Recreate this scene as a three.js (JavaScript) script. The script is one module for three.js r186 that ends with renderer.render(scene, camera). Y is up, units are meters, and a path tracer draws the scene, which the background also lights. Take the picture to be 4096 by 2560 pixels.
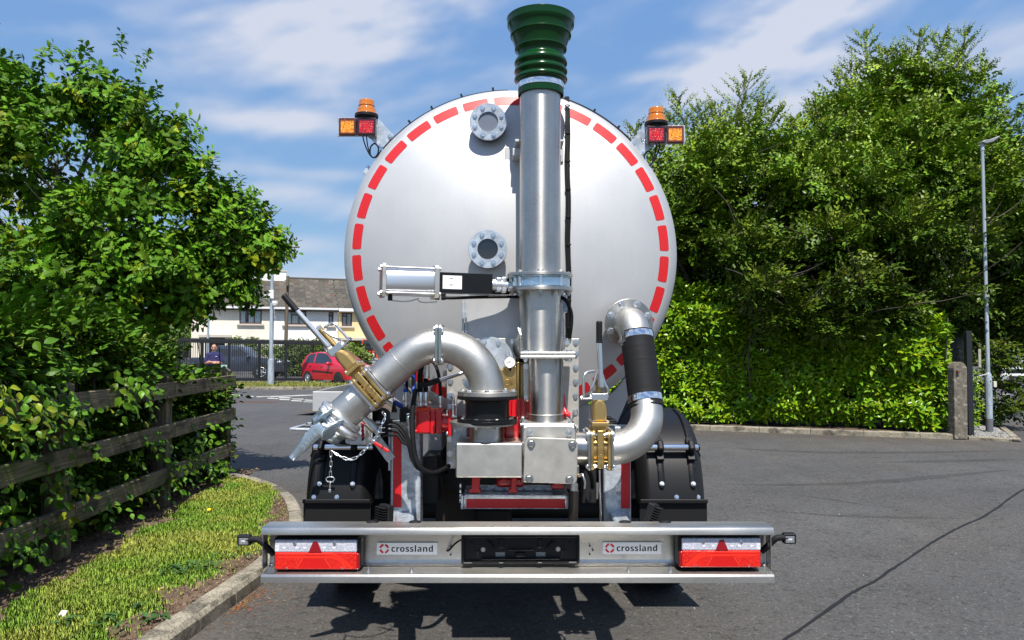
import * as THREE from 'three';
import { RoundedBoxGeometry } from 'three/addons/geometries/RoundedBoxGeometry.js';
import { mergeGeometries, mergeVertices, toCreasedNormals } from 'three/addons/utils/BufferGeometryUtils.js';
import { TextGeometry } from 'three/addons/geometries/TextGeometry.js';
import { FontLoader } from 'three/addons/loaders/FontLoader.js';
import { MarchingCubes } from 'three/addons/objects/MarchingCubes.js';

// ---------- camera, sky, sun, exposure ----------
const F = 2958, CX = 2048, CY = 1280, HZ = 1397, EYE = 1.6;
const PITCH = Math.atan((HZ - CY) / F);
const scene = new THREE.Scene();
const camera = new THREE.PerspectiveCamera(2 * Math.atan(1280 / F) * 180 / Math.PI, 1.6, 0.05, 3000);
camera.position.set(0, EYE, 0);
camera.rotation.x = PITCH;
scene.add(camera);
const renderer = new THREE.WebGLRenderer({ antialias: true });
renderer.setSize(1024, 640);
renderer.toneMapping = THREE.LinearToneMapping;
renderer.toneMappingExposure = 1.28;
renderer.shadowMap.enabled = true;

const V = (x, y, z) => new THREE.Vector3(x, y, z);
const { clamp, lerp, smoothstep } = THREE.MathUtils;
function rngOf(seed) { let a = seed >>> 0; return () => { a = (a + 0x6D2B79F5) | 0; let t = Math.imul(a ^ (a >>> 15), 1 | a); t = (t + Math.imul(t ^ (t >>> 7), 61 | t)) ^ t; return ((t ^ (t >>> 14)) >>> 0) / 4294967296; }; }
const hash2 = (x, y, s) => { let h = Math.imul(x | 0, 374761393) ^ Math.imul(y | 0, 668265263) ^ Math.imul(s | 0, 2246822519); h = Math.imul(h ^ (h >>> 13), 1274126177); return ((h ^ (h >>> 16)) >>> 0) / 4294967296; };
// value noise, periodic in per cells when per > 0
function vn(x, y, per, s) {
  const ix = Math.floor(x), iy = Math.floor(y), fx = x - ix, fy = y - iy, u = fx * fx * (3 - 2 * fx), v = fy * fy * (3 - 2 * fy);
  const w = (i) => per ? ((i % per) + per) % per : i;
  return lerp(lerp(hash2(w(ix), w(iy), s), hash2(w(ix + 1), w(iy), s), u), lerp(hash2(w(ix), w(iy + 1), s), hash2(w(ix + 1), w(iy + 1), s), u), v);
}
function fbm(x, y, oct, per, s) { let a = 0, n = 0, k = 1; for (let i = 0; i < oct; i++) { a += k * vn(x, y, per, s + i * 17); n += k; k *= 0.5; x *= 2; y *= 2; if (per) per *= 2; } return a / n; }

// sky: air and clouds computed for every direction
{
  const W = 2048, H = 1024, data = new Float32Array(W * H * 4);
  const cp = Math.cos(PITCH), sp = Math.sin(PITCH);
  // cloud banks: azimuth / elevation in degrees (0 = north of the yard), half sizes, slant, amount
  const banks = [
    [-15.0, 22.3, 12.5, 5.2, 0.10, 0.95], [-9.0, 24.5, 7, 3, -0.15, 0.5], [-17.5, 16.6, 9.5, 1.5, 0.06, 0.8], [-25, 24.5, 8, 4, 0.1, 0.35], [-4.5, 26.5, 5, 2.2, -0.3, 0.5],
    [-16, 13.0, 10, 0.8, 0.0, 0.45], [-15.0, 11.2, 7, 1.4, -0.03, 0.7], [-17.5, 7.4, 12, 1.6, 0.02, 0.55], [-13, 4.6, 16, 2.2, 0, 0.75], [-18, 2.4, 30, 2, 0, 0.6],
    [17.5, 20.5, 12, 3.6, 0.32, 0.85], [27, 25, 15, 4.0, 0.32, 1.0], [21, 17.5, 11, 2.5, 0.25, 0.6], [34, 18.5, 12, 3.2, 0.1, 0.7], [10, 15.5, 8, 2.0, 0.15, 0.5], [13, 27.5, 8, 1.8, 0.5, 0.35], [28, 10, 20, 3, 0, 0.6],
    [1, 20.5, 5, 1.6, 0.1, 0.3], [-34, 10, 10, 3, 0, 0.5],
  ];
  for (let j = 0; j < H; j++) {
    const el = ((j + 0.5) / H - 0.5) * Math.PI, y = Math.sin(el), ce = Math.cos(el);
    for (let i = 0; i < W; i++) {
      const ph = ((i + 0.5) / W - 0.5) * 2 * Math.PI, x = Math.cos(ph) * ce, z = Math.sin(ph) * ce;
      const k = (j * W + i) * 4;
      let r, g, b;
      const t = clamp(Math.max(y, 0), 0, 1);
      // clear air: pale at the horizon, deep blue above
      const e = Math.exp(-t * 3.5), e2 = Math.exp(-t * 20);
      r = 0.100 + 0.25 * e + 0.11 * e2; g = 0.228 + 0.33 * e + 0.07 * e2; b = 0.545 + 0.17 * e;
      const az = Math.atan2(x, -z) * 180 / Math.PI, ed = el * 180 / Math.PI;
      let c = 0;
      if (y > -0.05) {
        // streaked noise on a high layer
        const q = 1 / (Math.max(y, 0) + 0.16), px = x * q, pz = z * q;
        const w1 = fbm(px * 1.3 + 9, pz * 1.3 + 4, 3, 0, 91) - 0.5;
        const n1 = fbm(px * 2.1 + w1 * 1.6 + pz * 0.5, pz * 3.4 + w1 * 1.2, 6, 0, 11);
        const n2 = fbm((az * 0.22 + ed * 0.16) + w1 * 2, (ed * 0.75 - az * 0.17) + w1 * 2, 6, 0, 47);
        const inView = smoothstep(60 - Math.abs(az), 0, 18);
        c = smoothstep(n1, 0.42, 0.78) * (1 - inView) * 0.9;
        for (const [ba, be, sa, se, sl, am] of banks) {
          let da = az - ba; if (da > 180) da -= 360; if (da < -180) da += 360;
          const de = ed - be - sl * da;
          const m = (da / sa) ** 2 + (de / se) ** 2;
          if (m < 2.2) { const soft = Math.exp(-m * 1.35); c += am * soft * smoothstep(n2 * 0.75 + soft * 0.5, 0.30, 1.0) * 1.2; }
        }
        c += inView * 0.10 * smoothstep(n2, 0.5, 0.8);
        c = clamp(c, 0, 0.92);
      }
      r = lerp(r, 0.58, c); g = lerp(g, 0.61, c); b = lerp(b, 0.70, c);
      if (y < 0) { const d = smoothstep(-y, 0, 0.06); r = lerp(r, 0.09, d); g = lerp(g, 0.09, d); b = lerp(b, 0.085, d); }
      data[k] = r * 0.92; data[k + 1] = g * 0.93; data[k + 2] = b * 0.94; data[k + 3] = 1;
    }
  }
  const sky = new THREE.DataTexture(data, W, H, THREE.RGBAFormat, THREE.FloatType);
  sky.mapping = THREE.EquirectangularReflectionMapping; sky.magFilter = THREE.LinearFilter; sky.needsUpdate = true;
  scene.background = sky; scene.environment = sky;
}
const SUN = V(0.055, Math.sin(1.03), Math.cos(1.03)).normalize();
const sun = new THREE.DirectionalLight(new THREE.Color(1, 0.955, 0.88), 5.0);
sun.position.copy(SUN).multiplyScalar(60); sun.position.z -= 10; sun.target.position.set(0, 0, -10);
sun.castShadow = true; sun.shadow.mapSize.set(4096, 4096); sun.shadow.radius = 1;
Object.assign(sun.shadow.camera, { left: -30, right: 30, top: 40, bottom: -40, near: 1, far: 150 });
scene.add(sun, sun.target);

// ---------- lens geometry: a pixel of the 4096 x 2560 photograph and a depth give a point ----------
const ray = (X, Y) => { const xc = (X - CX) / F, yc = -(Y - CY) / F, c = Math.cos(PITCH), s = Math.sin(PITCH); return V(xc, yc * c + s, yc * s - c); };
const P = (X, Y, d) => { const r = ray(X, Y); return r.multiplyScalar(d / -r.z).add(V(0, EYE, 0)); };
const GP = (X, Y, y0 = 0) => { const r = ray(X, Y); return r.multiplyScalar((EYE - y0) / -r.y).add(V(0, EYE, 0)); };
const M = (px, d) => px * d / F;

// ---------- textures ----------
function dtex(w, h, fn, { srgb = false, rep = [1, 1] } = {}) {
  const a = new Uint8Array(w * h * 4);
  for (let j = 0; j < h; j++) for (let i = 0; i < w; i++) { const c = fn(i / w, j / h, i, j), k = (j * w + i) * 4; for (let m = 0; m < 3; m++) a[k + m] = clamp(Math.round((c.length ? c[m] : c) * 255), 0, 255); a[k + 3] = 255; }
  const t = new THREE.DataTexture(a, w, h); t.wrapS = t.wrapT = THREE.RepeatWrapping; t.magFilter = THREE.LinearFilter; t.minFilter = THREE.LinearMipmapLinearFilter; t.generateMipmaps = true;
  if (srgb) t.colorSpace = THREE.SRGBColorSpace; t.repeat.set(...rep); t.needsUpdate = true; return t;
}
const toS = (l) => l <= 0.0031308 ? 12.92 * l : 1.055 * Math.pow(l, 1 / 2.4) - 0.055;
function canvasTex(w, h, draw) { const c = document.createElement('canvas'); c.width = w; c.height = h; draw(c.getContext('2d'), w, h); const t = new THREE.CanvasTexture(c); t.colorSpace = THREE.SRGBColorSpace; return t; }
const rep = (t, x, y) => { const c = t.clone(); c.repeat.set(x, y); c.needsUpdate = true; return c; };

const tFine = dtex(256, 256, (u, v) => 0.35 + 0.3 * vn(u * 128, v * 128, 128, 3) + 0.35 * fbm(u * 16, v * 16, 3, 16, 5));
const tMottle = dtex(256, 256, (u, v) => { const n = fbm(u * 6, v * 6, 5, 6, 21); return 0.5 + (n - 0.5) * 1.1; });
const tBrush = dtex(256, 256, (u, v) => 0.3 + 0.4 * vn(u * 5, v * 128, 0, 8) * 1 + 0.3 * fbm(u * 4, v * 4, 3, 4, 9));
const tGalv = dtex(256, 256, (u, v) => {   // zinc spangle with white bloom
  const gx = u * 22, gy = v * 22; let best = 9, id = 0;
  for (let a = -1; a <= 1; a++) for (let b = -1; b <= 1; b++) { const ix = Math.floor(gx) + a, iy = Math.floor(gy) + b, wx = ((ix % 22) + 22) % 22, wy = ((iy % 22) + 22) % 22; const dx = ix + hash2(wx, wy, 1) - gx, dy = iy + hash2(wx, wy, 2) - gy, d = dx * dx + dy * dy; if (d < best) { best = d; id = hash2(wx, wy, 4); } }
  const b = fbm(u * 5, v * 5, 4, 5, 33); const s = 0.77 + 0.09 * (id - 0.5) + 0.24 * (b - 0.5); return [s * 0.97, s, s * 1.03];
}, { srgb: true });
const tDirt = dtex(256, 256, (u, v) => { const b = smoothstep(fbm(u * 7, v * 7, 5, 7, 63), 0.45, 0.75); const s = 0.94 - 0.18 * b; return [s, s * 0.985, s * 0.95]; }, { srgb: true });
const tSteel = dtex(512, 512, (u, v) => { const b = fbm(u * 6, v * 6, 5, 6, 71), f = vn(u * 170, v * 170, 170, 5); const s = 0.84 + 0.16 * (b - 0.5) + 0.06 * (f - 0.5); return [s, s * 0.995, s * 0.98]; }, { srgb: true });
const tHex = dtex(128, 128, (u, v) => {    // honeycomb of retroreflective tape
  const s = 6; let x = u * s, y = v * s; const row = Math.floor(y); x += (row % 2) * 0.5; const fx = x - Math.floor(x) - 0.5, fy = y - row - 0.5; const e = Math.max(Math.abs(fx), Math.abs(fy) * 0.9 + Math.abs(fx) * 0.3); const l = e > 0.43 ? 1 : 0.72 + 0.2 * vn(u * 64, v * 64, 64, 3); return [l, l, l];
}, { srgb: true });

const tRough = dtex(256, 256, (u, v) => 0.92 + 0.3 * (fbm(u * 5, v * 5, 5, 5, 91) - 0.5));
const tRuns = dtex(512, 512, (u, v) => { const a = fbm(u * 46, v * 2.5, 4, 0, 12), b = fbm(u * 7, v * 7, 5, 7, 15), f = vn(u * 200, v * 200, 200, 6); const s = 0.97 + 0.014 * (a - 0.5) + 0.035 * (b - 0.5) + 0.02 * (f - 0.5); return [s, s, s * 0.998]; }, { srgb: true });

// ---------- materials ----------
const C = (r, g, b) => new THREE.Color().setRGB(r, g, b);
const std = (o) => new THREE.MeshStandardMaterial(o), phys = (o) => new THREE.MeshPhysicalMaterial(o);
const m = {
  tank: phys({ color: C(0.60, 0.60, 0.605), metalness: 0.6, roughness: 0.62, roughnessMap: tRough, map: tRuns, bumpMap: rep(tFine, 14, 14), bumpScale: 0.0002 }),
  pipe: std({ color: C(0.80, 0.79, 0.77), metalness: 1, roughness: 0.52, roughnessMap: tRough, map: tSteel, bumpMap: rep(tFine, 3, 3), bumpScale: 0.0003 }),
  brushed: phys({ color: C(0.78, 0.765, 0.74), metalness: 1, roughness: 0.38, anisotropy: 0.62, anisotropyRotation: Math.PI / 2, map: tSteel, bumpMap: tBrush, bumpScale: 0.0002 }),
  rolled: phys({ color: C(0.76, 0.75, 0.73), metalness: 1, roughness: 0.36, anisotropy: 0.75, anisotropyRotation: Math.PI / 2, map: tSteel, bumpMap: rep(tBrush, 1, 1), bumpScale: 0.00012 }),
  plate: phys({ color: C(0.68, 0.66, 0.63), metalness: 0.95, roughness: 0.48, anisotropy: 0.5, anisotropyRotation: Math.PI / 2, map: tSteel, bumpMap: rep(tBrush, 2, 2), bumpScale: 0.0002 }),
  galv: std({ color: C(0.96, 0.98, 1.0), metalness: 0.35, roughness: 0.5, map: tGalv, roughnessMap: rep(tMottle, 2, 2) }),
  zinc: std({ color: C(0.78, 0.79, 0.80), metalness: 1, roughness: 0.28 }),
  bluezinc: std({ color: C(0.52, 0.66, 0.76), metalness: 0.95, roughness: 0.27, bumpMap: tMottle, bumpScale: 0.0015 }),
  lever: std({ color: C(0.60, 0.68, 0.72), metalness: 0.95, roughness: 0.34, bumpMap: tMottle, bumpScale: 0.002 }),
  chrome: std({ color: C(0.86, 0.86, 0.87), metalness: 1, roughness: 0.1 }),
  alu: std({ color: C(0.85, 0.85, 0.86), metalness: 1, roughness: 0.36 }),
  cast: std({ color: C(0.74, 0.74, 0.74), metalness: 0.9, roughness: 0.4, bumpMap: tMottle, bumpScale: 0.002 }),
  gold: std({ color: C(0.60, 0.43, 0.18), metalness: 0.85, roughness: 0.42, bumpMap: tFine, bumpScale: 0.0006, map: tDirt }),
  red: phys({ color: C(0.60, 0.006, 0.012), roughness: 0.32, clearcoat: 0.7, clearcoatRoughness: 0.12, bumpMap: tMottle, bumpScale: 0.0015 }),
  tape: phys({ color: C(0.80, 0.011, 0.016), roughness: 0.5, map: tHex, clearcoat: 0.12, clearcoatRoughness: 0.3 }),
  blackGloss: phys({ color: C(0.008, 0.008, 0.009), roughness: 0.34, specularIntensity: 0.6, bumpMap: tMottle, bumpScale: 0.0015 }),
  blackPlastic: phys({ color: C(0.011, 0.011, 0.012), roughness: 0.46, specularIntensity: 0.55, bumpMap: rep(tFine, 3, 3), bumpScale: 0.0003 }),
  rubber: phys({ color: C(0.013, 0.013, 0.014), roughness: 0.66, specularIntensity: 0.45, bumpMap: tFine, bumpScale: 0.0008 }),
  hoseRubber: phys({ color: C(0.011, 0.011, 0.012), roughness: 0.6, specularIntensity: 0.4 }),
  green: phys({ color: C(0.003, 0.045, 0.008), roughness: 0.22, specularIntensity: 0.7 }),
  blue: std({ color: C(0.008, 0.05, 0.38), roughness: 0.45 }),
  white: std({ color: C(0.80, 0.80, 0.79), roughness: 0.5 }),
  darkGlass: phys({ color: C(0.012, 0.013, 0.015), roughness: 0.04, clearcoat: 1, clearcoatRoughness: 0.02 }),
  chassis: std({ color: C(0.012, 0.012, 0.013), roughness: 0.6 }),
  tyre: std({ color: C(0.016, 0.016, 0.016), roughness: 0.8 }),
  copper: std({ color: C(0.7, 0.7, 0.7), metalness: 1, roughness: 0.3 }),
};

// ---------- object helpers ----------
const used = {};
const numbered = (n) => { if (!(n in used)) { used[n] = 0; return n; } used[n]++; return n + '_' + String(used[n]).padStart(3, '0'); };
function thing(name, label, category, pos = [0, 0, 0], group) {
  const o = new THREE.Group(); o.name = numbered(name); o.position.set(...pos); o.userData = { label, category }; if (group) o.userData.group = group; scene.add(o); return o;
}
function mesh(name, geo, mat, parent) { const o = new THREE.Mesh(geo, mat); o.name = name; o.castShadow = o.receiveShadow = true; parent.add(o); return o; }
const rootPos = (o) => { const p = V(0, 0, 0); for (let a = o; a && a !== scene; a = a.parent) p.add(a.position); return p; };
// geometry given in the place's own coordinates
function part(name, geo, mat, parent, label) {
  if (Array.isArray(geo)) geo = join(geo);
  const p = rootPos(parent); if (p.lengthSq()) geo.translate(-p.x, -p.y, -p.z);
  const o = mesh(name, geo, mat, parent); if (label) o.userData.label = label; return o;
}
function struct(name, geo, mat, parent = scene) { if (Array.isArray(geo)) geo = join(geo); const o = mesh(parent === scene ? numbered(name) : name, geo, mat, parent); if (parent === scene) o.userData.kind = 'structure'; return o; }
function single(name, label, category, geo, mat, group) { if (Array.isArray(geo)) geo = join(geo); const o = mesh(numbered(name), geo, mat, scene); o.userData = { label, category }; if (group) o.userData.group = group; return o; }
function norm(g) { let q = g.index ? g.toNonIndexed() : g.clone(); for (const k of Object.keys(q.attributes)) if (!['position', 'normal', 'uv'].includes(k)) q.deleteAttribute(k); if (!q.attributes.normal) q.computeVertexNormals(); if (!q.attributes.uv) q.setAttribute('uv', new THREE.BufferAttribute(new Float32Array(q.attributes.position.count * 2), 2)); q.morphAttributes = {}; return q; }
const join = (list) => list.length === 1 ? norm(list[0]) : mergeGeometries(list.map(norm));
const YUP = V(0, 1, 0);
const qTo = (dir, from = YUP) => new THREE.Quaternion().setFromUnitVectors(from, dir.clone().normalize());
function aim(g, pos, dir) { g.applyQuaternion(qTo(dir)); g.translate(pos.x, pos.y, pos.z); return g; }   // geometry built along +y
function boxUV(g, s = 1) {   // uv in metres from the dominant axis of each face
  const p = g.attributes.position, n = g.attributes.normal, uv = new Float32Array(p.count * 2);
  for (let i = 0; i < p.count; i++) { const ax = Math.abs(n.getX(i)), ay = Math.abs(n.getY(i)), az = Math.abs(n.getZ(i)); const [a, b] = ax > ay && ax > az ? [p.getZ(i), p.getY(i)] : ay > az ? [p.getX(i), p.getZ(i)] : [p.getX(i), p.getY(i)]; uv[i * 2] = a * s; uv[i * 2 + 1] = b * s; }
  g.setAttribute('uv', new THREE.BufferAttribute(uv, 2)); return g;
}
function rbox(w, h, d, r = 0.004, seg = 2) { const g = norm(new RoundedBoxGeometry(w, h, d, seg, Math.min(r, w / 2.01, h / 2.01, d / 2.01))); return boxUV(g, 3); }
// box whose front face covers a pixel rectangle at depth d and runs back by t
function pbox(X0, Y0, X1, Y1, d, t, r = 0.004) { const a = P(X0, Y0, d), b = P(X1, Y1, d); const g = rbox(Math.abs(b.x - a.x), Math.abs(a.y - b.y), t, r); g.translate((a.x + b.x) / 2, (a.y + b.y) / 2, -d - t / 2); return g; }
function cylBetween(a, b, r, seg = 24, r2 = r) { const d = b.clone().sub(a), L = d.length(); const g = new THREE.CylinderGeometry(r2, r, L, seg); g.translate(0, L / 2, 0); return aim(g, a, d); }
function barBetween(a, b, w, t, up = V(0, 0, 1), r = 0.002) { // flat bar w wide, t thick (along up)
  const d = b.clone().sub(a), L = d.length(); const g = rbox(w, L, t, r); const y = d.normalize(), z = up.clone().addScaledVector(y, -up.dot(y)).normalize(), x = y.clone().cross(z); const mt = new THREE.Matrix4().makeBasis(x, y, z); g.applyMatrix4(mt); const c = a.clone().add(b).multiplyScalar(0.5); g.translate(c.x, c.y, c.z); return g;
}
const lathe = (pts, seg = 40) => new THREE.LatheGeometry(pts.map(([r, y]) => new THREE.Vector2(r, y)), seg);
// disc with optional hole and chamfered edges, from y = 0 to y = t
function disc(R, t, r0 = 0, seg = 48, c = 0.002) { const g = lathe([[r0 + 0.0001, 0], [R - c, 0], [R, c], [R, t - c], [R - c, t], [r0 + 0.0001, t], ...(r0 ? [[r0, 0]] : [])], seg); return toCreasedNormals(norm(g), 0.5); }
class Poly extends THREE.Curve {   // arc-length walk on a list of points
  constructor(pts) { super(); this.pts = pts; this.L = [0]; for (let i = 1; i < pts.length; i++) this.L.push(this.L[i - 1] + pts[i].distanceTo(pts[i - 1])); }
  getPoint(t, o = V(0, 0, 0)) { const s = t * this.L[this.L.length - 1]; let i = 1; while (i < this.L.length - 1 && this.L[i] < s) i++; const k = (s - this.L[i - 1]) / ((this.L[i] - this.L[i - 1]) || 1); return o.copy(this.pts[i - 1]).lerp(this.pts[i], clamp(k, 0, 1)); }
  getPointAt(t, o) { return this.getPoint(t, o); }
}
// polyline with rounded corners: radius list per inner corner
function fillet(pts, rad, n = 14) {
  const out = [pts[0].clone()];
  for (let i = 1; i < pts.length - 1; i++) {
    const a = pts[i - 1], b = pts[i], c = pts[i + 1], u = a.clone().sub(b).normalize(), w = c.clone().sub(b).normalize(), R = Array.isArray(rad) ? rad[i - 1] : rad;
    const ang = u.angleTo(w), cut = R / Math.tan(ang / 2), ctr = b.clone().add(u.clone().add(w).normalize().multiplyScalar(R / Math.sin(ang / 2)));
    const p0 = b.clone().addScaledVector(u, cut).sub(ctr), p1 = b.clone().addScaledVector(w, cut).sub(ctr), th = p0.angleTo(p1), ax = p0.clone().cross(p1).normalize();
    for (let k = 0; k <= n; k++) out.push(p0.clone().applyAxisAngle(ax, th * k / n).add(ctr));
  }
  out.push(pts[pts.length - 1].clone()); return out;
}
const smooth = (pts, n = 40) => new THREE.CatmullRomCurve3(pts, false, 'centripetal').getPoints(n);
function tube(pts, r, seg = 20, caps = false) {
  const c = new Poly(pts); const n = Math.max(2, Math.min(160, pts.length * 2));
  const g = norm(new THREE.TubeGeometry(c, n, r, seg, false)); const L = c.L[c.L.length - 1], uv = g.attributes.uv; for (let i = 0; i < uv.count; i++) uv.setXY(i, uv.getX(i) * L * 2, uv.getY(i) * r * 12.5);
  if (!caps) return g;
  const s = (a, b) => { const q = new THREE.CircleGeometry(r, seg); q.applyQuaternion(qTo(a.clone().sub(b), V(0, 0, 1))); q.translate(a.x, a.y, a.z); return q; };
  return join([g, s(pts[0], pts[1]), s(pts[pts.length - 1], pts[pts.length - 2])]);
}
// outline in photograph pixels, laid at depth d and extruded backwards
function extr(pts, d, t, bevel = 0.003, holes = []) {
  const f = (l) => l.map(([X, Y]) => { const q = P(X, Y, d); return new THREE.Vector2(q.x, q.y); });
  const s = new THREE.Shape(f(pts)); for (const h of holes) s.holes.push(new THREE.Path(f(h)));
  const g = new THREE.ExtrudeGeometry(s, { depth: Math.max(0.0005, t - 2 * bevel), bevelEnabled: bevel > 0, bevelThickness: bevel, bevelSize: bevel, bevelOffset: -bevel, bevelSegments: 2, curveSegments: 12 });
  g.translate(0, 0, -d - t + bevel); return boxUV(norm(g), 3);
}
// rounded pixel rectangle, turned by a (radians)
function rrect(cx, cy, w, h, r, a = 0) { const o = []; for (const [sx, sy, s] of [[1, 1, 0], [-1, 1, 1], [-1, -1, 2], [1, -1, 3]]) for (let k = 0; k <= 4; k++) { const t = (s + k / 4) * Math.PI / 2; const x = sx * (w / 2 - r) + r * Math.cos(t), y = sy * (h / 2 - r) + r * Math.sin(t); o.push([cx + x * Math.cos(a) - y * Math.sin(a), cy + x * Math.sin(a) + y * Math.cos(a)]); } return o; }
// hexagon bolt with washer, built once and shared
const boltGeo = (() => { const h = new THREE.CylinderGeometry(0.86, 1, 0.12, 6), b = new THREE.CylinderGeometry(1, 1, 0.55, 6), w = new THREE.CylinderGeometry(1.3, 1.3, 0.16, 16); w.translate(0, 0.08, 0); b.translate(0, 0.43, 0); h.translate(0, 0.765, 0); return join([w, b, h].map((g) => toCreasedNormals(norm(g), 0.4))); })();
const nutGeo = (() => { const b = new THREE.CylinderGeometry(1, 1, 0.8, 6), w = new THREE.CylinderGeometry(1.3, 1.3, 0.16, 16), s = new THREE.CylinderGeometry(0.55, 0.55, 0.6, 10); w.translate(0, 0.08, 0); b.translate(0, 0.56, 0); s.translate(0, 1.2, 0); return join([w, b, s].map((g) => toCreasedNormals(norm(g), 0.4))); })();
function bolt(parent, pos, dir, r, mat = m.zinc, geo = boltGeo, name = 'bolt') { const o = mesh(name, geo, mat, parent); o.position.copy(pos).sub(rootPos(parent)); o.quaternion.copy(qTo(dir)); o.rotateY(((pos.x * 37.7 + pos.y * 51.3) % 1) * 1.05); o.scale.setScalar(r); return o; }
const FWD = V(0, 0, 1), DOWN = V(0, -1, 0);
const font = await new FontLoader().loadAsync('fonts/droid/droid_sans_bold.typeface.json');
function text3(str, size, depth) { const g = new TextGeometry(str, { font, size, depth, curveSegments: 3, bevelEnabled: false }); g.computeBoundingBox(); const b = g.boundingBox; g.translate(-(b.min.x + b.max.x) / 2, -(b.min.y + b.max.y) / 2, 0); return norm(g); }
// ---------- the yard ----------
const mAsphalt = std({ color: C(1, 1, 1), roughness: 0.92, vertexColors: true,
  map: dtex(1024, 1024, (u, v, i, j) => {   // 2.6 m of worn tarmac: chippings in dark binder
    const s = 210; let gx = u * s, gy = v * s, best = 9, id = 0, id2 = 0;
    const bx = Math.floor(gx), by = Math.floor(gy);
    for (let a = -1; a <= 1; a++) for (let b = -1; b <= 1; b++) { const ix = bx + a, iy = by + b, wx = ((ix % s) + s) % s, wy = ((iy % s) + s) % s; const dx = ix + hash2(wx, wy, 1) - gx, dy = iy + hash2(wx, wy, 2) - gy, d = dx * dx + dy * dy; if (d < best) { best = d; id = hash2(wx, wy, 4); id2 = hash2(wx, wy, 6); } }
    const edge = smoothstep(best, 0.12, 0.5), big = fbm(u * 8, v * 8, 4, 8, 71), pit = fbm(u * 60, v * 60, 2, 60, 17);
    let l = 0.071 + 0.030 * (id - 0.45) + (id > 0.95 ? 0.05 * id2 : 0) - 0.016 * edge + 0.022 * (big - 0.5) - (pit > 0.70 ? 0.016 : 0);
    l = Math.max(0.012, l); const w = 1 + 0.16 * (id2 - 0.5) * (id > 0.4 ? 1 : 0);
    return [toS(l * 1.03 * w), toS(l), toS(l * 0.96 / w)];
  }, { srgb: true }),
  bumpMap: dtex(512, 512, (u, v) => 0.5 * vn(u * 105, v * 105, 105, 3) + 0.5 * vn(u * 210, v * 210, 210, 7)), bumpScale: 0.004 });
const KERB = [[-3, -2.35], [1, -2.05], [2.5, -1.92], [3.9, -1.80], [4.74, -1.73], [5.3, -1.69], [5.9, -1.70], [6.46, -1.80], [7.1, -2.0], [7.6, -2.2], [8.0, -2.42], [8.5, -2.78], [8.9, -3.18], [9.25, -3.75], [9.5, -4.6], [9.62, -6], [9.66, -9.5]];
const kerbCurve = new THREE.CatmullRomCurve3(KERB.map(([d, x]) => V(x, 0, -d)), false, 'centripetal');
const kerbX = (d) => { for (let i = 1; i < KERB.length; i++) if (d <= KERB[i][0]) { const a = KERB[i - 1], b = KERB[i]; return lerp(a[1], b[1], (d - a[0]) / (b[0] - a[0])); } return -99; };
{
  const axis = (a, b, st, far) => { const o = []; for (let x = a; x <= b + 1e-6; x += st) o.push(x); let g = st; let x = b; while (x < far) { g *= 1.5; x += g; o.push(x); } g = st; x = a; while (x > -far) { g *= 1.5; x -= g; o.unshift(x); } return o; };
  const xs = axis(-9, 11, 0.25, 700), zs = axis(-34, 3, 0.25, 900), pos = [], uv = [], col = [], idx = [];
  for (const z of zs) for (const x of xs) {
    pos.push(x, 0, z); uv.push(x / 2.6, z / 2.6);
    let s = 1 + 0.5 * (fbm(x * 0.5 + 40, z * 0.5 + 90, 4, 0, 5) - 0.5) + 0.25 * (fbm(x * 0.13 + 7, z * 0.9 + 3, 3, 0, 8) - 0.5);
    let r = 1, g = 1, b = 1;
    const d = -z, near = Math.exp(-(((x - kerbX(clamp(d, -3, 9.6))) / 0.6) ** 2)) * (d < 9.5 ? 1 : 0), kr = Math.exp(-(((d - (15.7 - 0.33 * x)) / 0.9) ** 2)) * (x > 0 ? 1 : 0);
    const dirt = clamp(near * 0.7 + kr * 0.6 + smoothstep(fbm(x * 0.8, z * 0.8, 4, 0, 31), 0.5, 0.8) * 0.35, 0, 1);
    r = s * (1 + 0.20 * dirt); g = s * (1 + 0.05 * dirt); b = s * (1 - 0.12 * dirt);
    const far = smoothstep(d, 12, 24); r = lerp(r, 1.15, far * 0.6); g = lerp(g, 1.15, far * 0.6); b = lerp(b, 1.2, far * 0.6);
    col.push(r, g, b);
  }
  const W = xs.length; for (let j = 0; j < zs.length - 1; j++) for (let i = 0; i < W - 1; i++) { const a = j * W + i; idx.push(a, a + W, a + 1, a + 1, a + W, a + W + 1); }
  const g = new THREE.BufferGeometry(); g.setAttribute('position', new THREE.Float32BufferAttribute(pos, 3)); g.setAttribute('uv', new THREE.Float32BufferAttribute(uv, 2)); g.setAttribute('color', new THREE.Float32BufferAttribute(col, 3)); g.setIndex(idx); g.computeVertexNormals();
  var yard = struct('asphalt_yard', g, mAsphalt);
}
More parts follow.
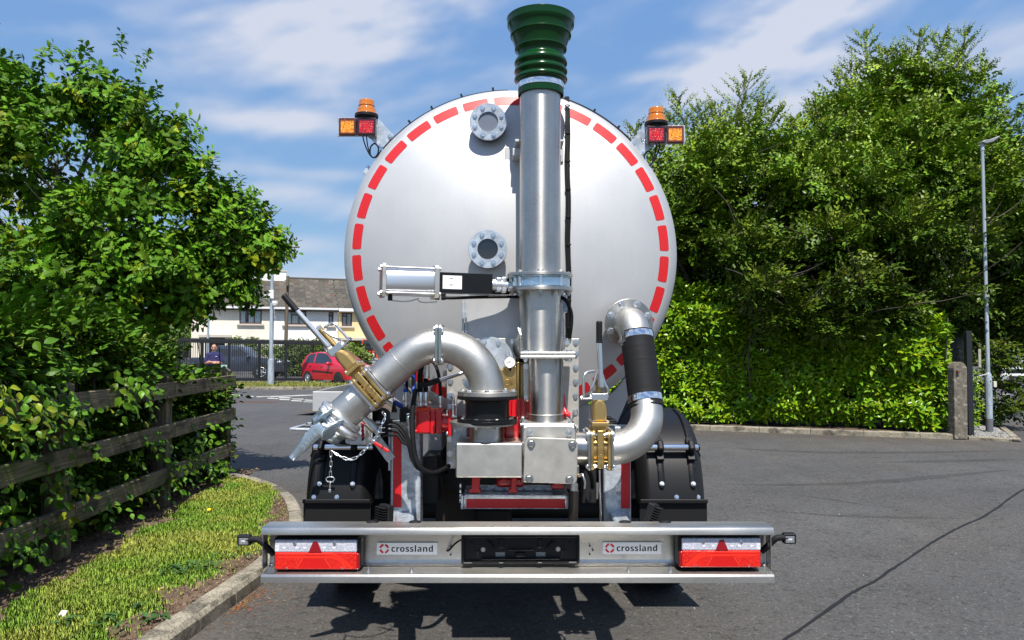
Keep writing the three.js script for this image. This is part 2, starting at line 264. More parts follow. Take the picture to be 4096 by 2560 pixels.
// ragged strip lying on the ground: centre line of ground points, half width, height
function strip(pts, hw, y, seed, rag = 0.5, taper = false) {
  const c = new Poly(smooth(pts, 90).map((p) => V(p.x, 0, p.z))), n = 110, pos = [], idx = [];
  for (let i = 0; i <= n; i++) { const t = i / n, p = c.getPoint(t), q = c.getPoint(Math.min(1, t + 0.01)), p2 = c.getPoint(Math.max(0, t - 0.01)), d = q.sub(p2).normalize(), k = taper ? Math.sin(Math.PI * clamp(t, 0.02, 0.98)) : 1; const w1 = hw * k * (1 - rag / 2 + rag * fbm(t * 40, 0.5, 3, 0, seed)), w2 = hw * k * (1 - rag / 2 + rag * fbm(t * 40, 9.5, 3, 0, seed)); pos.push(p.x - d.z * w1, y, p.z + d.x * w1, p.x + d.z * w2, y, p.z - d.x * w2); if (i < n) { const a = i * 2; idx.push(a, a + 2, a + 1, a + 1, a + 2, a + 3); } }
  const g = new THREE.BufferGeometry(); g.setAttribute('position', new THREE.Float32BufferAttribute(pos, 3)); g.setIndex(idx); g.computeVertexNormals(); const N = g.attributes.normal; for (let i = 0; i < N.count; i++) N.setXYZ(i, 0, 1, 0); return boxUV(norm(g), 0.4);
}
const L5 = (x, y) => GP(2600 + x / 1.4265, 1500 + y / 1.4265);
struct('tar_seam', strip([[700, 1600], [770, 1512], [860, 1450], [950, 1390], [1060, 1310], [1170, 1235], [1280, 1180], [1380, 1110], [1480, 1045], [1590, 970], [1700, 905], [1800, 855], [1880, 822], [1980, 760], [2060, 700], [2140, 650], [2300, 560]].map(([x, y]) => L5(x, y)), 0.012, 0.004, 5, 1.6), std({ color: C(0.012, 0.012, 0.012), roughness: 0.65 }), yard);
const mMark = std({ color: C(0.02, 0.02, 0.02), roughness: 0.9, transparent: true, opacity: 0.17, alphaMap: null });
for (const [pts, w] of [[[[330, 620], [800, 628], [1300, 612], [1700, 575], [2130, 535]], 0.10], [[[330, 410], [900, 440], [1500, 442], [2134, 430]], 0.13], [[[600, 765], [1000, 800], [1500, 815], [1850, 820]], 0.05], [[[800, 680], [1050, 715], [1350, 760]], 0.03], [[[1300, 500], [1700, 492], [2134, 480]], 0.12]]) struct('tyre_mark', strip(pts.map(([x, y]) => L5(x, y)), w, 0.003, 9, 0.9, true), mMark, yard);
// chippings and leaf litter lying on the tarmac
function scatter(name, geo, mat, parent, list, colours) {
  const im = new THREE.InstancedMesh(geo, mat, list.length); im.name = name; im.castShadow = im.receiveShadow = true; const o = new THREE.Object3D(), rp = rootPos(parent);
  list.forEach((q, i) => { o.position.copy(q.p).sub(rp); if (q.q) o.quaternion.copy(q.q); else o.rotation.set(q.rx || 0, q.ry || 0, q.rz || 0); if (Array.isArray(q.s)) o.scale.set(...q.s); else o.scale.setScalar(q.s); o.updateMatrix(); im.setMatrixAt(i, o.matrix); if (colours) im.setColorAt(i, q.c); });
  parent.add(im); return im;
}
const curl = (() => { const g = new THREE.PlaneGeometry(1, 0.35, 3, 2), p = g.attributes.position; for (let i = 0; i < p.count; i++) { const x = p.getX(i), y = p.getY(i); p.setXYZ(i, x, 0.25 * x * x + 0.6 * y * y, y * (1 - 1.2 * x * x)); } g.computeVertexNormals(); return norm(g); })();
{
  const R = rngOf(5), list = [];
  const put = (x, z, s, y = 0.004) => { const k = R(); list.push({ p: V(x, y, z), ry: R() * 6.3, rx: (R() - 0.5) * 0.6, rz: (R() - 0.5) * 0.6, s: [s * (0.7 + R()), s * 0.8, s * (0.3 + 0.7 * R())], c: k < 0.75 ? C(0.22 + 0.12 * R(), 0.07 + 0.04 * R(), 0.015) : C(0.22, 0.16, 0.09) }); };
  for (let i = 0; i < 1500; i++) { const d = 3.3 + R() * 2.4, e = -Math.log(1 - R()) * 0.055, heap = 0.05 + 0.95 * smoothstep(vn(d * 2.3, 1.5, 0, 4), 0.5, 0.85); if (R() < heap) put(kerbX(d) + 0.02 + e, -d, 0.012 + 0.012 * R()); }
  for (let i = 0; i < 60; i++) { const d = 4.4 + R() * 0.5; put(-1.62 + 0.55 * R(), -d, 0.010); }
  for (let i = 0; i < 500; i++) { const x = 2.5 + R() * 5.6; put(x, -(15.6 - 0.33 * x) + 0.05 + R() * R() * 0.7, 0.02); }
  for (let i = 0; i < 260; i++) put(9.6 + R() * 1.4, -13.2 - R() * 2.6, 0.022);
  const q = scatter('leaf_litter', curl, std({ color: C(1, 1, 1), roughness: 0.9, side: THREE.DoubleSide }), scene, list, true); q.userData = { kind: 'stuff', label: 'dry orange leaf litter lying along the kerbs on the asphalt', category: 'leaf litter' };
  const st = [], R2 = rngOf(8), chip = new THREE.IcosahedronGeometry(1, 0);
  for (let i = 0; i < 1100; i++) { const d = 3.4 + R2() * R2() * 11, x = (R2() - 0.5) * 1.5 * d; if (x < kerbX(Math.min(d, 9.6)) + 0.05) continue; const l = R2() < 0.08 ? 0.26 : 0.05 + 0.10 * R2(); st.push({ p: V(x, 0.002, -d), rx: R2() * 3, ry: R2() * 3, s: [0.004 + 0.004 * R2(), 0.003 + 0.002 * R2(), 0.004 + 0.004 * R2()], c: C(l, l * 0.97, l * 0.92) }); }
  const c2 = scatter('loose_chippings', chip, std({ color: C(1, 1, 1), roughness: 0.9 }), scene, st, true); c2.userData = { kind: 'stuff', label: 'loose stone chippings scattered over the asphalt yard', category: 'gravel' };
}
// far road markings, laid as paint sheets
const mPaint = std({ color: C(0.62, 0.62, 0.60), roughness: 0.8, map: tDirt });
const L1 = (x, y) => [650 + x / 2.3267, 1000 + y / 2.3267];
function paint(q) { const p = q.map(([x, y]) => GP(...L1(x, y), 0.004)); const g = new THREE.BufferGeometry(); g.setAttribute('position', new THREE.Float32BufferAttribute([0, 1, 2, 0, 2, 3].flatMap((i) => [p[i].x, 0.004, p[i].z]), 3)); g.computeVertexNormals(); if (g.attributes.normal.getY(0) < 0) { const a = g.attributes.position; for (const t of [0, 3]) { const x = a.getX(t + 1), z = a.getZ(t + 1); a.setXYZ(t + 1, a.getX(t + 2), 0.004, a.getZ(t + 2)); a.setXYZ(t + 2, x, 0.004, z); } g.computeVertexNormals(); } struct('road_marking', boxUV(norm(g), 0.5), mPaint, yard); }
for (const q of [[[585, 1341], [665, 1345], [668, 1350], [590, 1346]], [[670, 1346], [760, 1351], [755, 1357], [668, 1351]], [[775, 1356], [850, 1359], [850, 1365], [780, 1362]], [[870, 1363], [1100, 1358], [1390, 1345], [1395, 1352], [1110, 1366], [880, 1370]].slice(0, 3).concat([[880, 1370]]), [[1000, 1363], [1400, 1345], [1400, 1352], [1005, 1369]], [[975, 1374], [1080, 1380], [1075, 1387], [975, 1381]], [[1075, 1370], [1180, 1372], [1205, 1380], [1095, 1379]], [[1085, 1386], [1185, 1390], [1180, 1397], [1090, 1394]], [[1205, 1381], [1310, 1384], [1315, 1391], [1210, 1389]], [[1195, 1397], [1300, 1402], [1295, 1409], [1200, 1405]], [[1322, 1392], [1400, 1396], [1400, 1402], [1325, 1400]], [[1310, 1408], [1400, 1411], [1400, 1417], [1315, 1415]]]) paint(q);
{ const LR = (x, y) => GP(3500 + x / 2.326, 1200 + y / 2.326, 0.004); for (const [a, b, w] of [[[1150, 808], [1345, 805], 0.10], [[1140, 880], [1250, 876], 0.08], [[1180, 788], [1400, 790], 0.12]]) { const p = LR(...a), q = LR(...b); const g = strip([p, p.clone().lerp(q, 0.5), q], w, 0.004, 3, 0.15); struct('road_marking', g, mPaint, yard); } }
{ const c = GP(650 + 900 / 2.3267, 1000 + 1415 / 2.3267); struct('rust_stain', strip([V(c.x - 0.9, 0, c.z), V(c.x, 0, c.z), V(c.x + 0.9, 0, c.z)], 0.35, 0.003, 4, 0.6, true), std({ color: C(0.10, 0.05, 0.03), roughness: 0.9 }), yard); }

// ---------- kerbs ----------
const mKerb = std({ color: C(0.42, 0.385, 0.31), roughness: 0.92, map: dtex(256, 256, (u, v) => { const b = fbm(u * 9, v * 9, 5, 9, 3), f = vn(u * 120, v * 120, 120, 4), st = smoothstep(fbm(u * 5, v * 5, 4, 5, 9), 0.52, 0.72); const s = 0.80 + 0.32 * (b - 0.5) + 0.34 * (f - 0.5) - 0.24 * st; return [s, s * 0.985, s * 0.95]; }, { srgb: true }), bumpMap: tFine, bumpScale: 0.0012 });
const mKerbB = mKerb.clone(); mKerbB.color = C(0.36, 0.33, 0.27); const mKerbC = mKerb.clone(); mKerbC.color = C(0.47, 0.43, 0.35);
// section: [offset to the planted side, height]; stones swept along a curve (road on its right side when walking away)
function kerbRun(name, curve, len, sec, y0 = 0, gap = 0.006, side = 1, seed = 1) {
  const run = new THREE.Group(); run.name = numbered(name); run.userData = { kind: 'structure' }; scene.add(run);
  const L = curve.getLength(), n = Math.round(L / len), R = rngOf(seed);
  for (let k = 0; k < n; k++) {
    const a = (k * len + gap / 2) / L, b = Math.min(1, ((k + 1) * len - gap / 2) / L), pos = [], idx = [], S = 4, J = sec.length, dy = (R() - 0.5) * 0.004, dx = (R() - 0.5) * 0.004;
    const rows = []; for (let i = 0; i <= S; i++) { const t = lerp(a, b, i / S), p = curve.getPointAt(Math.min(1, t)), d = curve.getTangentAt(Math.min(1, t)), nrm = V(d.z, 0, -d.x).multiplyScalar(side); const sh = i === 0 || i === S ? 0.004 : 0; rows.push(sec.map(([o, h]) => V(p.x + nrm.x * (o + dx), y0 + (h > 0 ? h + dy - sh : h), p.z + nrm.z * (o + dx)))); }
    const tri = (p, q, r) => pos.push(p.x, p.y, p.z, q.x, q.y, q.z, r.x, r.y, r.z);
    for (let i = 0; i < S; i++) for (let j = 0; j < J - 1; j++) { const [p, q, r, s] = [rows[i][j], rows[i][j + 1], rows[i + 1][j + 1], rows[i + 1][j]]; tri(p, q, r); tri(p, r, s); }
    for (const row of [rows[0], rows[S]]) for (let j = 1; j < J - 1; j++) tri(row[0], row[j], row[j + 1]);
    const g = new THREE.BufferGeometry(); g.setAttribute('position', new THREE.Float32BufferAttribute(pos, 3)); g.computeVertexNormals(); boxUV(g, 1.1); const uv = g.attributes.uv, ou = R(), ov = R(); for (let i = 0; i < uv.count; i++) uv.setXY(i, uv.getX(i) + ou, uv.getY(i) + ov);
    struct('kerb_stone', toCreasedNormals(g, 0.5), [mKerb, mKerbB, mKerbC][Math.floor(R() * 3)], run);
  }
  return run;
}
const SEC = [[0, -0.02], [0.0, 0.074], [0.008, 0.084], [0.022, 0.104], [0.034, 0.110], [0.125, 0.110], [0.13, 0.105], [0.13, -0.02]];
kerbRun('island_kerb', kerbCurve, 0.455, SEC, 0, 0.006, 1, 4);
{
  const mortar = new THREE.TubeGeometry(kerbCurve, 200, 0.045, 6); mortar.scale(1, 1, 1); mortar.translate(-0.06, 0.045, 0); struct('kerb_mortar', mortar, std({ color: C(0.12, 0.10, 0.08), roughness: 1 }));
}
{ // right-hand kerb before the laurel, then the corner round the gravel
  const a = GP(2300, 1703), b = GP(3822, 1758), d = b.clone().sub(a).normalize();
  kerbRun('hedge_kerb', new THREE.LineCurve3(a, b), 0.915, [[0, -0.02], [0.0, 0.085], [0.012, 0.098], [0.125, 0.10], [0.13, -0.02]], 0, 0.008, 1, 9);
  const g0 = GP(3500 + 872 / 2.326, 1200 + 1300 / 2.326), g1 = GP(3500 + 1372 / 2.326, 1200 + 1324 / 2.326), g2 = GP(3500 + 1150 / 2.326, 1200 + 1150 / 2.326);
  kerbRun('gate_kerb', new Poly(fillet([g0, g1, g2], 0.15)), 0.6, [[0, -0.02], [0.0, 0.045], [0.01, 0.055], [0.12, 0.06], [0.125, -0.02]], 0, 0.008, 1, 12);
  // gravel patch
  const pad = new THREE.Shape([g0, g1, g2, g2.clone().add(V(-1.6, 0, -0.4))].map((p) => new THREE.Vector2(p.x, -p.z))); const pg = new THREE.ShapeGeometry(pad); pg.rotateX(-Math.PI / 2); pg.translate(0, 0.03, 0); struct('gravel_bed', boxUV(norm(pg), 1), std({ color: C(0.16, 0.15, 0.13), roughness: 1 }));
  const R = rngOf(31), st = []; for (let i = 0; i < 2600; i++) { const u = R(), v = R(), p = g0.clone().multiplyScalar(1 - u).add(g1.clone().multiplyScalar(u)).lerp(g2, v * 0.98).add(V(-0.25 * v, 0, -0.12)); const l = 0.14 + 0.26 * R(); st.push({ p: p.setY(0.035 + 0.012 * R()), rx: R() * 3, ry: R() * 3, s: [0.012 + 0.012 * R(), 0.008, 0.012 + 0.01 * R()], c: C(l, l * 0.98, l * 0.93) }); }
  const im = scatter('gravel', new THREE.IcosahedronGeometry(1, 0), std({ color: C(1, 1, 1), roughness: 0.9 }), scene, st, true); im.userData = { kind: 'stuff', label: 'pale grey gravel round the foot of the right lamp post', category: 'gravel' };
  // bed under the laurel
  const bed = new THREE.PlaneGeometry(14, 10, 60, 20); bed.rotateX(-Math.PI / 2); const bp = bed.attributes.position; for (let i = 0; i < bp.count; i++) bp.setY(i, 0.06 + 0.04 * fbm(bp.getX(i) * 3, bp.getZ(i) * 3, 3, 0, 8)); bed.rotateY(Math.atan2(-(d.z), d.x)); const n = V(d.z, 0, -d.x); const c = b.clone().addScaledVector(d, -7).addScaledVector(n, 5.11); bed.translate(c.x, 0, c.z); bed.computeVertexNormals(); struct('planting_bed', boxUV(bed, 1), std({ color: C(0.10, 0.065, 0.04), roughness: 1 }));
}
{ // far kerb and verge
  const z = -29.4; kerbRun('far_kerb', new THREE.LineCurve3(V(-16, 0, z), V(2, 0, z)), 0.915, [[0, -0.02], [0, 0.09], [0.012, 0.105], [0.125, 0.11], [0.13, -0.02]], 0, 0.01, 1, 3);
  const g = new THREE.PlaneGeometry(24, 4.2, 60, 12); g.rotateX(-Math.PI / 2); g.translate(-8, 0.1, z - 2.22); const p = g.attributes.position; for (let i = 0; i < p.count; i++) p.setY(i, 0.09 + 0.03 * fbm(p.getX(i) * 2, p.getZ(i) * 2, 3, 0, 5)); g.computeVertexNormals(); struct('far_verge', boxUV(g, 1), std({ color: C(0.10, 0.105, 0.03), roughness: 1 }));
}

// ---------- island: soil, grass ----------
const interp = (T, d) => { if (d <= T[0][0]) return T[0][1]; for (let i = 1; i < T.length; i++) if (d <= T[i][0]) return lerp(T[i - 1][1], T[i][1], (d - T[i - 1][0]) / (T[i][0] - T[i - 1][0])); return T[T.length - 1][1]; };
const GL = [[2, -2.72], [3.95, -2.73], [4.48, -2.84], [5.2, -2.9], [6.04, -3.0], [6.65, -3.02], [7.7, -3.14], [8.45, -3.24], [8.75, -3.3]], GR = [[2, -2.1], [3.81, -2.1], [4.26, -2.13], [4.64, -2.16], [5.09, -2.03], [5.64, -1.97], [6.65, -2.14], [7.48, -2.45], [8.2, -2.79], [8.55, -3.1], [8.75, -3.28]];
const soilY = (x, d) => 0.085 + 0.05 * (fbm(x * 5, d * 5, 4, 0, 13) - 0.4) + 0.02 * (vn(x * 28, d * 28, 0, 5) - 0.5);
{
  const pos = [], col = [], uv = [], idx = [], W = 150, D = []; for (let d = -2; d < 2.8; d += 0.3) D.push(d); for (let d = 2.8; d <= 9.6; d += 0.04) D.push(d);
  for (const d of D) for (let i = 0; i < W; i++) { const t = i / (W - 1), x0 = kerbX(d) - 0.115, x = lerp(x0, -9, t * t * 0.75 + t * 0.25), n = fbm(x * 9, d * 9, 4, 0, 3); pos.push(x, i === 0 ? 0.098 : soilY(x, d), -d); uv.push(x, d); const gl = interp(GL, d), gr = interp(GR, d), inG = smoothstep(x, gl - 0.05, gl + 0.05) * (1 - smoothstep(x, gr - 0.05, gr + 0.05)); let r = 0.125 * (0.6 + 0.8 * n), g = 0.084 * (0.6 + 0.8 * n), b = 0.055 * (0.6 + 0.8 * n); r = lerp(r, 0.11, inG * 0.8); g = lerp(g, 0.11, inG * 0.8); b = lerp(b, 0.02, inG * 0.8); col.push(r, g, b); }
  for (let j = 0; j < D.length - 1; j++) for (let i = 0; i < W - 1; i++) { const a = j * W + i; idx.push(a, a + 1, a + W, a + 1, a + W + 1, a + W); }
  const g = new THREE.BufferGeometry(); g.setAttribute('position', new THREE.Float32BufferAttribute(pos, 3)); g.setAttribute('color', new THREE.Float32BufferAttribute(col, 3)); g.setAttribute('uv', new THREE.Float32BufferAttribute(uv, 2)); g.setIndex(idx); g.computeVertexNormals(); struct('island_soil', g, std({ color: C(1, 1, 1), vertexColors: true, roughness: 1, bumpMap: rep(tFine, 3, 3), bumpScale: 0.01 }));
  // clods and bark
  const R = rngOf(77), cl = []; for (let i = 0; i < 9000; i++) { const d = 3.2 + R() * 6.2, k = R(); const x = k < 0.45 ? lerp(interp(GR, d) - 0.08, kerbX(d) - 0.13, R()) : lerp(interp(GL, d) + 0.12, -3.7, R()); const s = 0.004 + 0.016 * R() * R() * R(); const q = 0.5 + R(); const pale = R() < 0.06 ? 2.4 : 1; cl.push({ p: V(x, soilY(x, d) + s * 0.3, -d), rx: R() * 3, ry: R() * 6, rz: R() * 3, s: [s * 1.3, s * 0.8, s], c: C(0.145 * q * pale, 0.096 * q * pale, 0.062 * q * pale) }); }
  const im = scatter('soil_clods', new THREE.IcosahedronGeometry(1, 1), std({ color: C(1, 1, 1), roughness: 1 }), scene, cl, true); im.userData = { kind: 'stuff', label: 'crumbled brown soil and bark between the kerb and the fence', category: 'soil' };
}
function tuftGeo(seed, n = 8, h = 1, spread = 0.6) {
  const R = rngOf(seed), pos = [], nor = [], col = [];
  for (let k = 0; k < n; k++) { const a = R() * 6.28, l = h * (0.55 + 0.6 * R()), lean = spread * (0.2 + R()), w = 0.05 + 0.04 * R(), bx = (R() - 0.5) * 0.7, bz = (R() - 0.5) * 0.7, dx = Math.cos(a), dz = Math.sin(a), px = -dz * w, pz = dx * w; const P3 = (t, s) => [bx + dx * lean * l * t * t + px * s * (1 - t * 0.6), l * t * (1 - 0.25 * lean * t), bz + dz * lean * l * t * t + pz * s * (1 - t * 0.6)]; const A = P3(0, 1), B = P3(0, -1), c = P3(0.55, 0.8), D = P3(0.55, -0.8), E = P3(1, 0); for (const t of [[A, B, D], [A, D, c], [c, D, E]]) for (const q of t) { pos.push(...q); nor.push(dx * 0.5, 0.85, dz * 0.5); } const v = 0.7 + 0.6 * R(), y = R() < 0.14; for (let i = 0; i < 9; i++) col.push(y ? v * 1.9 : v, y ? v * 1.35 : v, y ? v * 2 : v); }
  const g = new THREE.BufferGeometry(); g.setAttribute('position', new THREE.Float32BufferAttribute(pos, 3)); g.setAttribute('normal', new THREE.Float32BufferAttribute(nor, 3)); g.setAttribute('color', new THREE.Float32BufferAttribute(col, 3)); return g;
}
const mGrass = std({ color: C(1, 1, 1), vertexColors: true, roughness: 0.75, side: THREE.DoubleSide });
{
  const grass = new THREE.Group(); grass.name = 'grass'; grass.userData = { kind: 'stuff', label: 'short sunlit lawn grass between kerb and wooden fence', category: 'grass' }; scene.add(grass);
  for (let v = 0; v < 3; v++) {
    const R = rngOf(40 + v), list = [];
    while (list.length < 16500) { const d = 3.1 + R() * 5.7, gl = interp(GL, d), gr = interp(GR, d), x = lerp(gl - 0.16, gr + 0.15, R()), e = Math.min(x - gl, gr - x); const n = fbm(x * 3.2, d * 3.2, 3, 0, 6); if (e + (n - 0.5) * 0.42 < -0.05 + 0.05 * R() && R() > 0.03) continue; if (n < 0.34 && R() < 0.5) continue; const rich = smoothstep(fbm(x * 1.6 + 3, d * 1.6, 3, 0, 19), 0.38, 0.66), s = (0.020 + 0.014 * R()) * (0.8 + 0.5 * n) * (d < 4.4 ? 1.3 : 1), q = 0.75 + 0.5 * R(); list.push({ p: V(x, soilY(x, d) - 0.004, -d), ry: R() * 6.28, rx: (R() - 0.5) * 0.3, s: [s * 1.1, s * (0.9 + 0.5 * R()), s * 1.1], c: C(lerp(0.33, 0.19, rich) * q, lerp(0.40, 0.35, rich) * q, lerp(0.06, 0.03, rich) * q) }); }
    scatter('grass_tufts', tuftGeo(60 + v), mGrass, grass, list, true);
  }
  const far = [], R = rngOf(99); for (let i = 0; i < 5200; i++) { const q = 0.7 + 0.6 * R(); far.push({ p: V(-16 + 18 * R(), 0.1, -29.7 - R() * 3.8), ry: R() * 6, s: 0.07 + 0.05 * R(), c: C(0.27 * q, 0.29 * q, 0.06 * q) }); }
  const fg = scatter('verge_grass', tuftGeo(5, 9), mGrass, scene, far, true); fg.userData = { kind: 'stuff', label: 'mown grass verge in front of the far black fence', category: 'grass' };
}
// ferny weeds, a yellow flower and a scrap of paper on the lawn
const leafShape = (ws, L, fold, bend, flat = 0) => { const n = ws.length - 1, pos = [], uv = []; const pt = (i, s) => { const t = i / n, x = L * t, w = ws[i] * L * s; return [x, bend * L * t * t * -1 + Math.abs(s) * ws[i] * L * fold, w]; }; for (let i = 0; i < n; i++) for (const s of [-1, 1]) { const a = pt(i, 0), b = pt(i, s), c = pt(i + 1, s), d = pt(i + 1, 0); const q = s < 0 ? [a, b, c, a, c, d] : [a, c, b, a, d, c]; for (const p of q) { pos.push(...p); uv.push(p[0] / L, p[2] / L + 0.5); } } const g = new THREE.BufferGeometry(); g.setAttribute('position', new THREE.Float32BufferAttribute(pos, 3)); g.setAttribute('uv', new THREE.Float32BufferAttribute(uv, 2)); g.computeVertexNormals(); return g; };
const mLeafOf = (o) => phys({ color: C(1, 1, 1), roughness: 0.5, specularIntensity: 0.28, side: THREE.DoubleSide, ...o });
{
  const R = rngOf(15); const lf = leafShape([0.02, 0.14, 0.1, 0.16, 0.08, 0.1, 0], 1, 0.2, 0.4);
  for (const [X, Y, n, s] of [[755, 2285, 46, 0.075], [935, 2232, 22, 0.06], [330, 2495, 14, 0.08], [555, 2480, 16, 0.085]]) { const c = GP(X, Y, 0.1), list = []; for (let i = 0; i < n; i++) { const a = R() * 6.3, r = Math.sqrt(R()) * 0.13, q = 0.7 + 0.6 * R(); list.push({ p: V(c.x + Math.cos(a) * r * 1.5, 0.115 + 0.03 * R(), c.z + Math.sin(a) * r), ry: R() * 6.3, rz: 0.5 * R(), rx: (R() - 0.5) * 0.6, s: s * (0.6 + 0.6 * R()), c: C(0.05 * q, 0.11 * q, 0.03 * q) }); } const t = thing('weed', ['low ferny weed at the soil edge halfway along the kerb', 'small leafy weed next to the kerb near the left side marker lamp', 'small dark weed among grass beside the white paper scrap', 'low broad weed in the grass near the bottom edge'][[755, 935, 330, 555].indexOf(X)], 'weed', [c.x, 0.09, c.z]); const im = scatter('foliage', lf, mLeafOf({ color: C(1, 1, 1) }), t, list, true); im.userData.kind = 'stuff'; }
  const f = GP(836, 2047, 0.13), t = thing('yellow_flower', 'single yellow dandelion flower in the lawn', 'flower', [f.x, 0.09, f.z]);
  part('flower_head', aim(disc(0.018, 0.01), V(f.x, 0.145, f.z), V(0, 1, 0.5)), std({ color: C(0.8, 0.6, 0.01), roughness: 0.8 }), t); part('stem', cylBetween(V(f.x, 0.08, f.z), V(f.x, 0.145, f.z), 0.002, 6), std({ color: C(0.08, 0.12, 0.03) }), t);
  const s = GP(252, 2462, 0.12), pg = new THREE.PlaneGeometry(0.036, 0.034, 4, 4), pp = pg.attributes.position; for (let i = 0; i < pp.count; i++) pp.setZ(i, 0.02 * (R() - 0.3)); pg.rotateX(-0.7); pg.translate(s.x, 0.13, s.z); pg.computeVertexNormals(); single('paper_scrap', 'crumpled white scrap of paper lying on the grass', 'litter', pg, std({ color: C(0.8, 0.8, 0.8), side: THREE.DoubleSide }));
}

// ---------- wooden fence on the left ----------
const mWood = std({ color: C(0.47, 0.385, 0.28), roughness: 0.88, map: dtex(512, 256, (u, v) => { const g = fbm(u * 4, v * 40 + 2 * fbm(u * 3, v * 5, 3, 3, 2), 4, 0, 5), st = smoothstep(fbm(u * 5, v * 3, 4, 0, 17), 0.5, 0.75), gr = smoothstep(fbm(u * 9, v * 4, 4, 0, 23), 0.55, 0.75); const s = 0.72 + 0.4 * (g - 0.5) - 0.26 * st; return [s * (1 - 0.16 * gr), s * (0.985 - 0.02 * gr), s * (0.93 - 0.25 * gr)]; }, { srgb: true }), bumpMap: dtex(256, 256, (u, v) => fbm(u * 3, v * 60, 3, 0, 9)), bumpScale: 0.003 });
{
  const fx = (d) => -3.14 - 0.056 * (d - 4.5), dir = V(-0.056, 0, -1).normalize();
  const fence = thing('wooden_fence', 'weathered three-rail timber fence in front of the left hedge', 'fence', [fx(5.4), 0, -5.4]);
  const posts = [1.6, 3.5, 5.4, 7.2, 9.0];
  const plank = (L, h, t) => { const g = rbox(t, h, L, 0.006); const p = g.attributes.position, n = g.attributes.normal, uv = g.attributes.uv; for (let i = 0; i < p.count; i++) uv.setXY(i, p.getZ(i) * 0.7, (Math.abs(n.getX(i)) > 0.5 ? p.getY(i) : p.getX(i)) * 2.5); return g; };
  const yaw = Math.atan2(dir.x, dir.z) + Math.PI, R = rngOf(3);
  for (const d of posts) { // square post with a four-way weathered cap
    const g = new THREE.CylinderGeometry(0.1, 0.1, 1.34, 4); g.rotateY(Math.PI / 4); g.translate(0, 0.67, 0); const c = new THREE.ConeGeometry(0.1, 0.06, 4); c.rotateY(Math.PI / 4); c.translate(0, 1.37, 0); const q = boxUV(toCreasedNormals(join([g, c]), 0.4), 2); const uv = q.attributes.uv; for (let i = 0; i < uv.count; i++) uv.setXY(i, uv.getY(i) * 0.4, uv.getX(i)); q.rotateY(yaw); q.translate(fx(d) - 0.105, 0.0, -d); part('post', q, mWood, fence);
  }
  for (const [lo, hi] of [[1.135, 1.285], [0.745, 0.885], [0.33, 0.475]]) {
    const cuts = [-1, 1.6, 3.52, 5.42, 7.21, 9.08];
    for (let i = 0; i < cuts.length - 1; i++) { const L = cuts[i + 1] - cuts[i] - 0.006, dm = (cuts[i] + cuts[i + 1]) / 2; const g = plank(L, hi - lo, 0.045); const uv = g.attributes.uv, o = R(); for (let k = 0; k < uv.count; k++) uv.setXY(k, uv.getX(k) + o, uv.getY(k) + o * 3); g.rotateY(yaw); g.translate(fx(dm), (lo + hi) / 2 + (R() - 0.5) * 0.008, -dm); part('rail', g, mWood, fence); }
  }
}

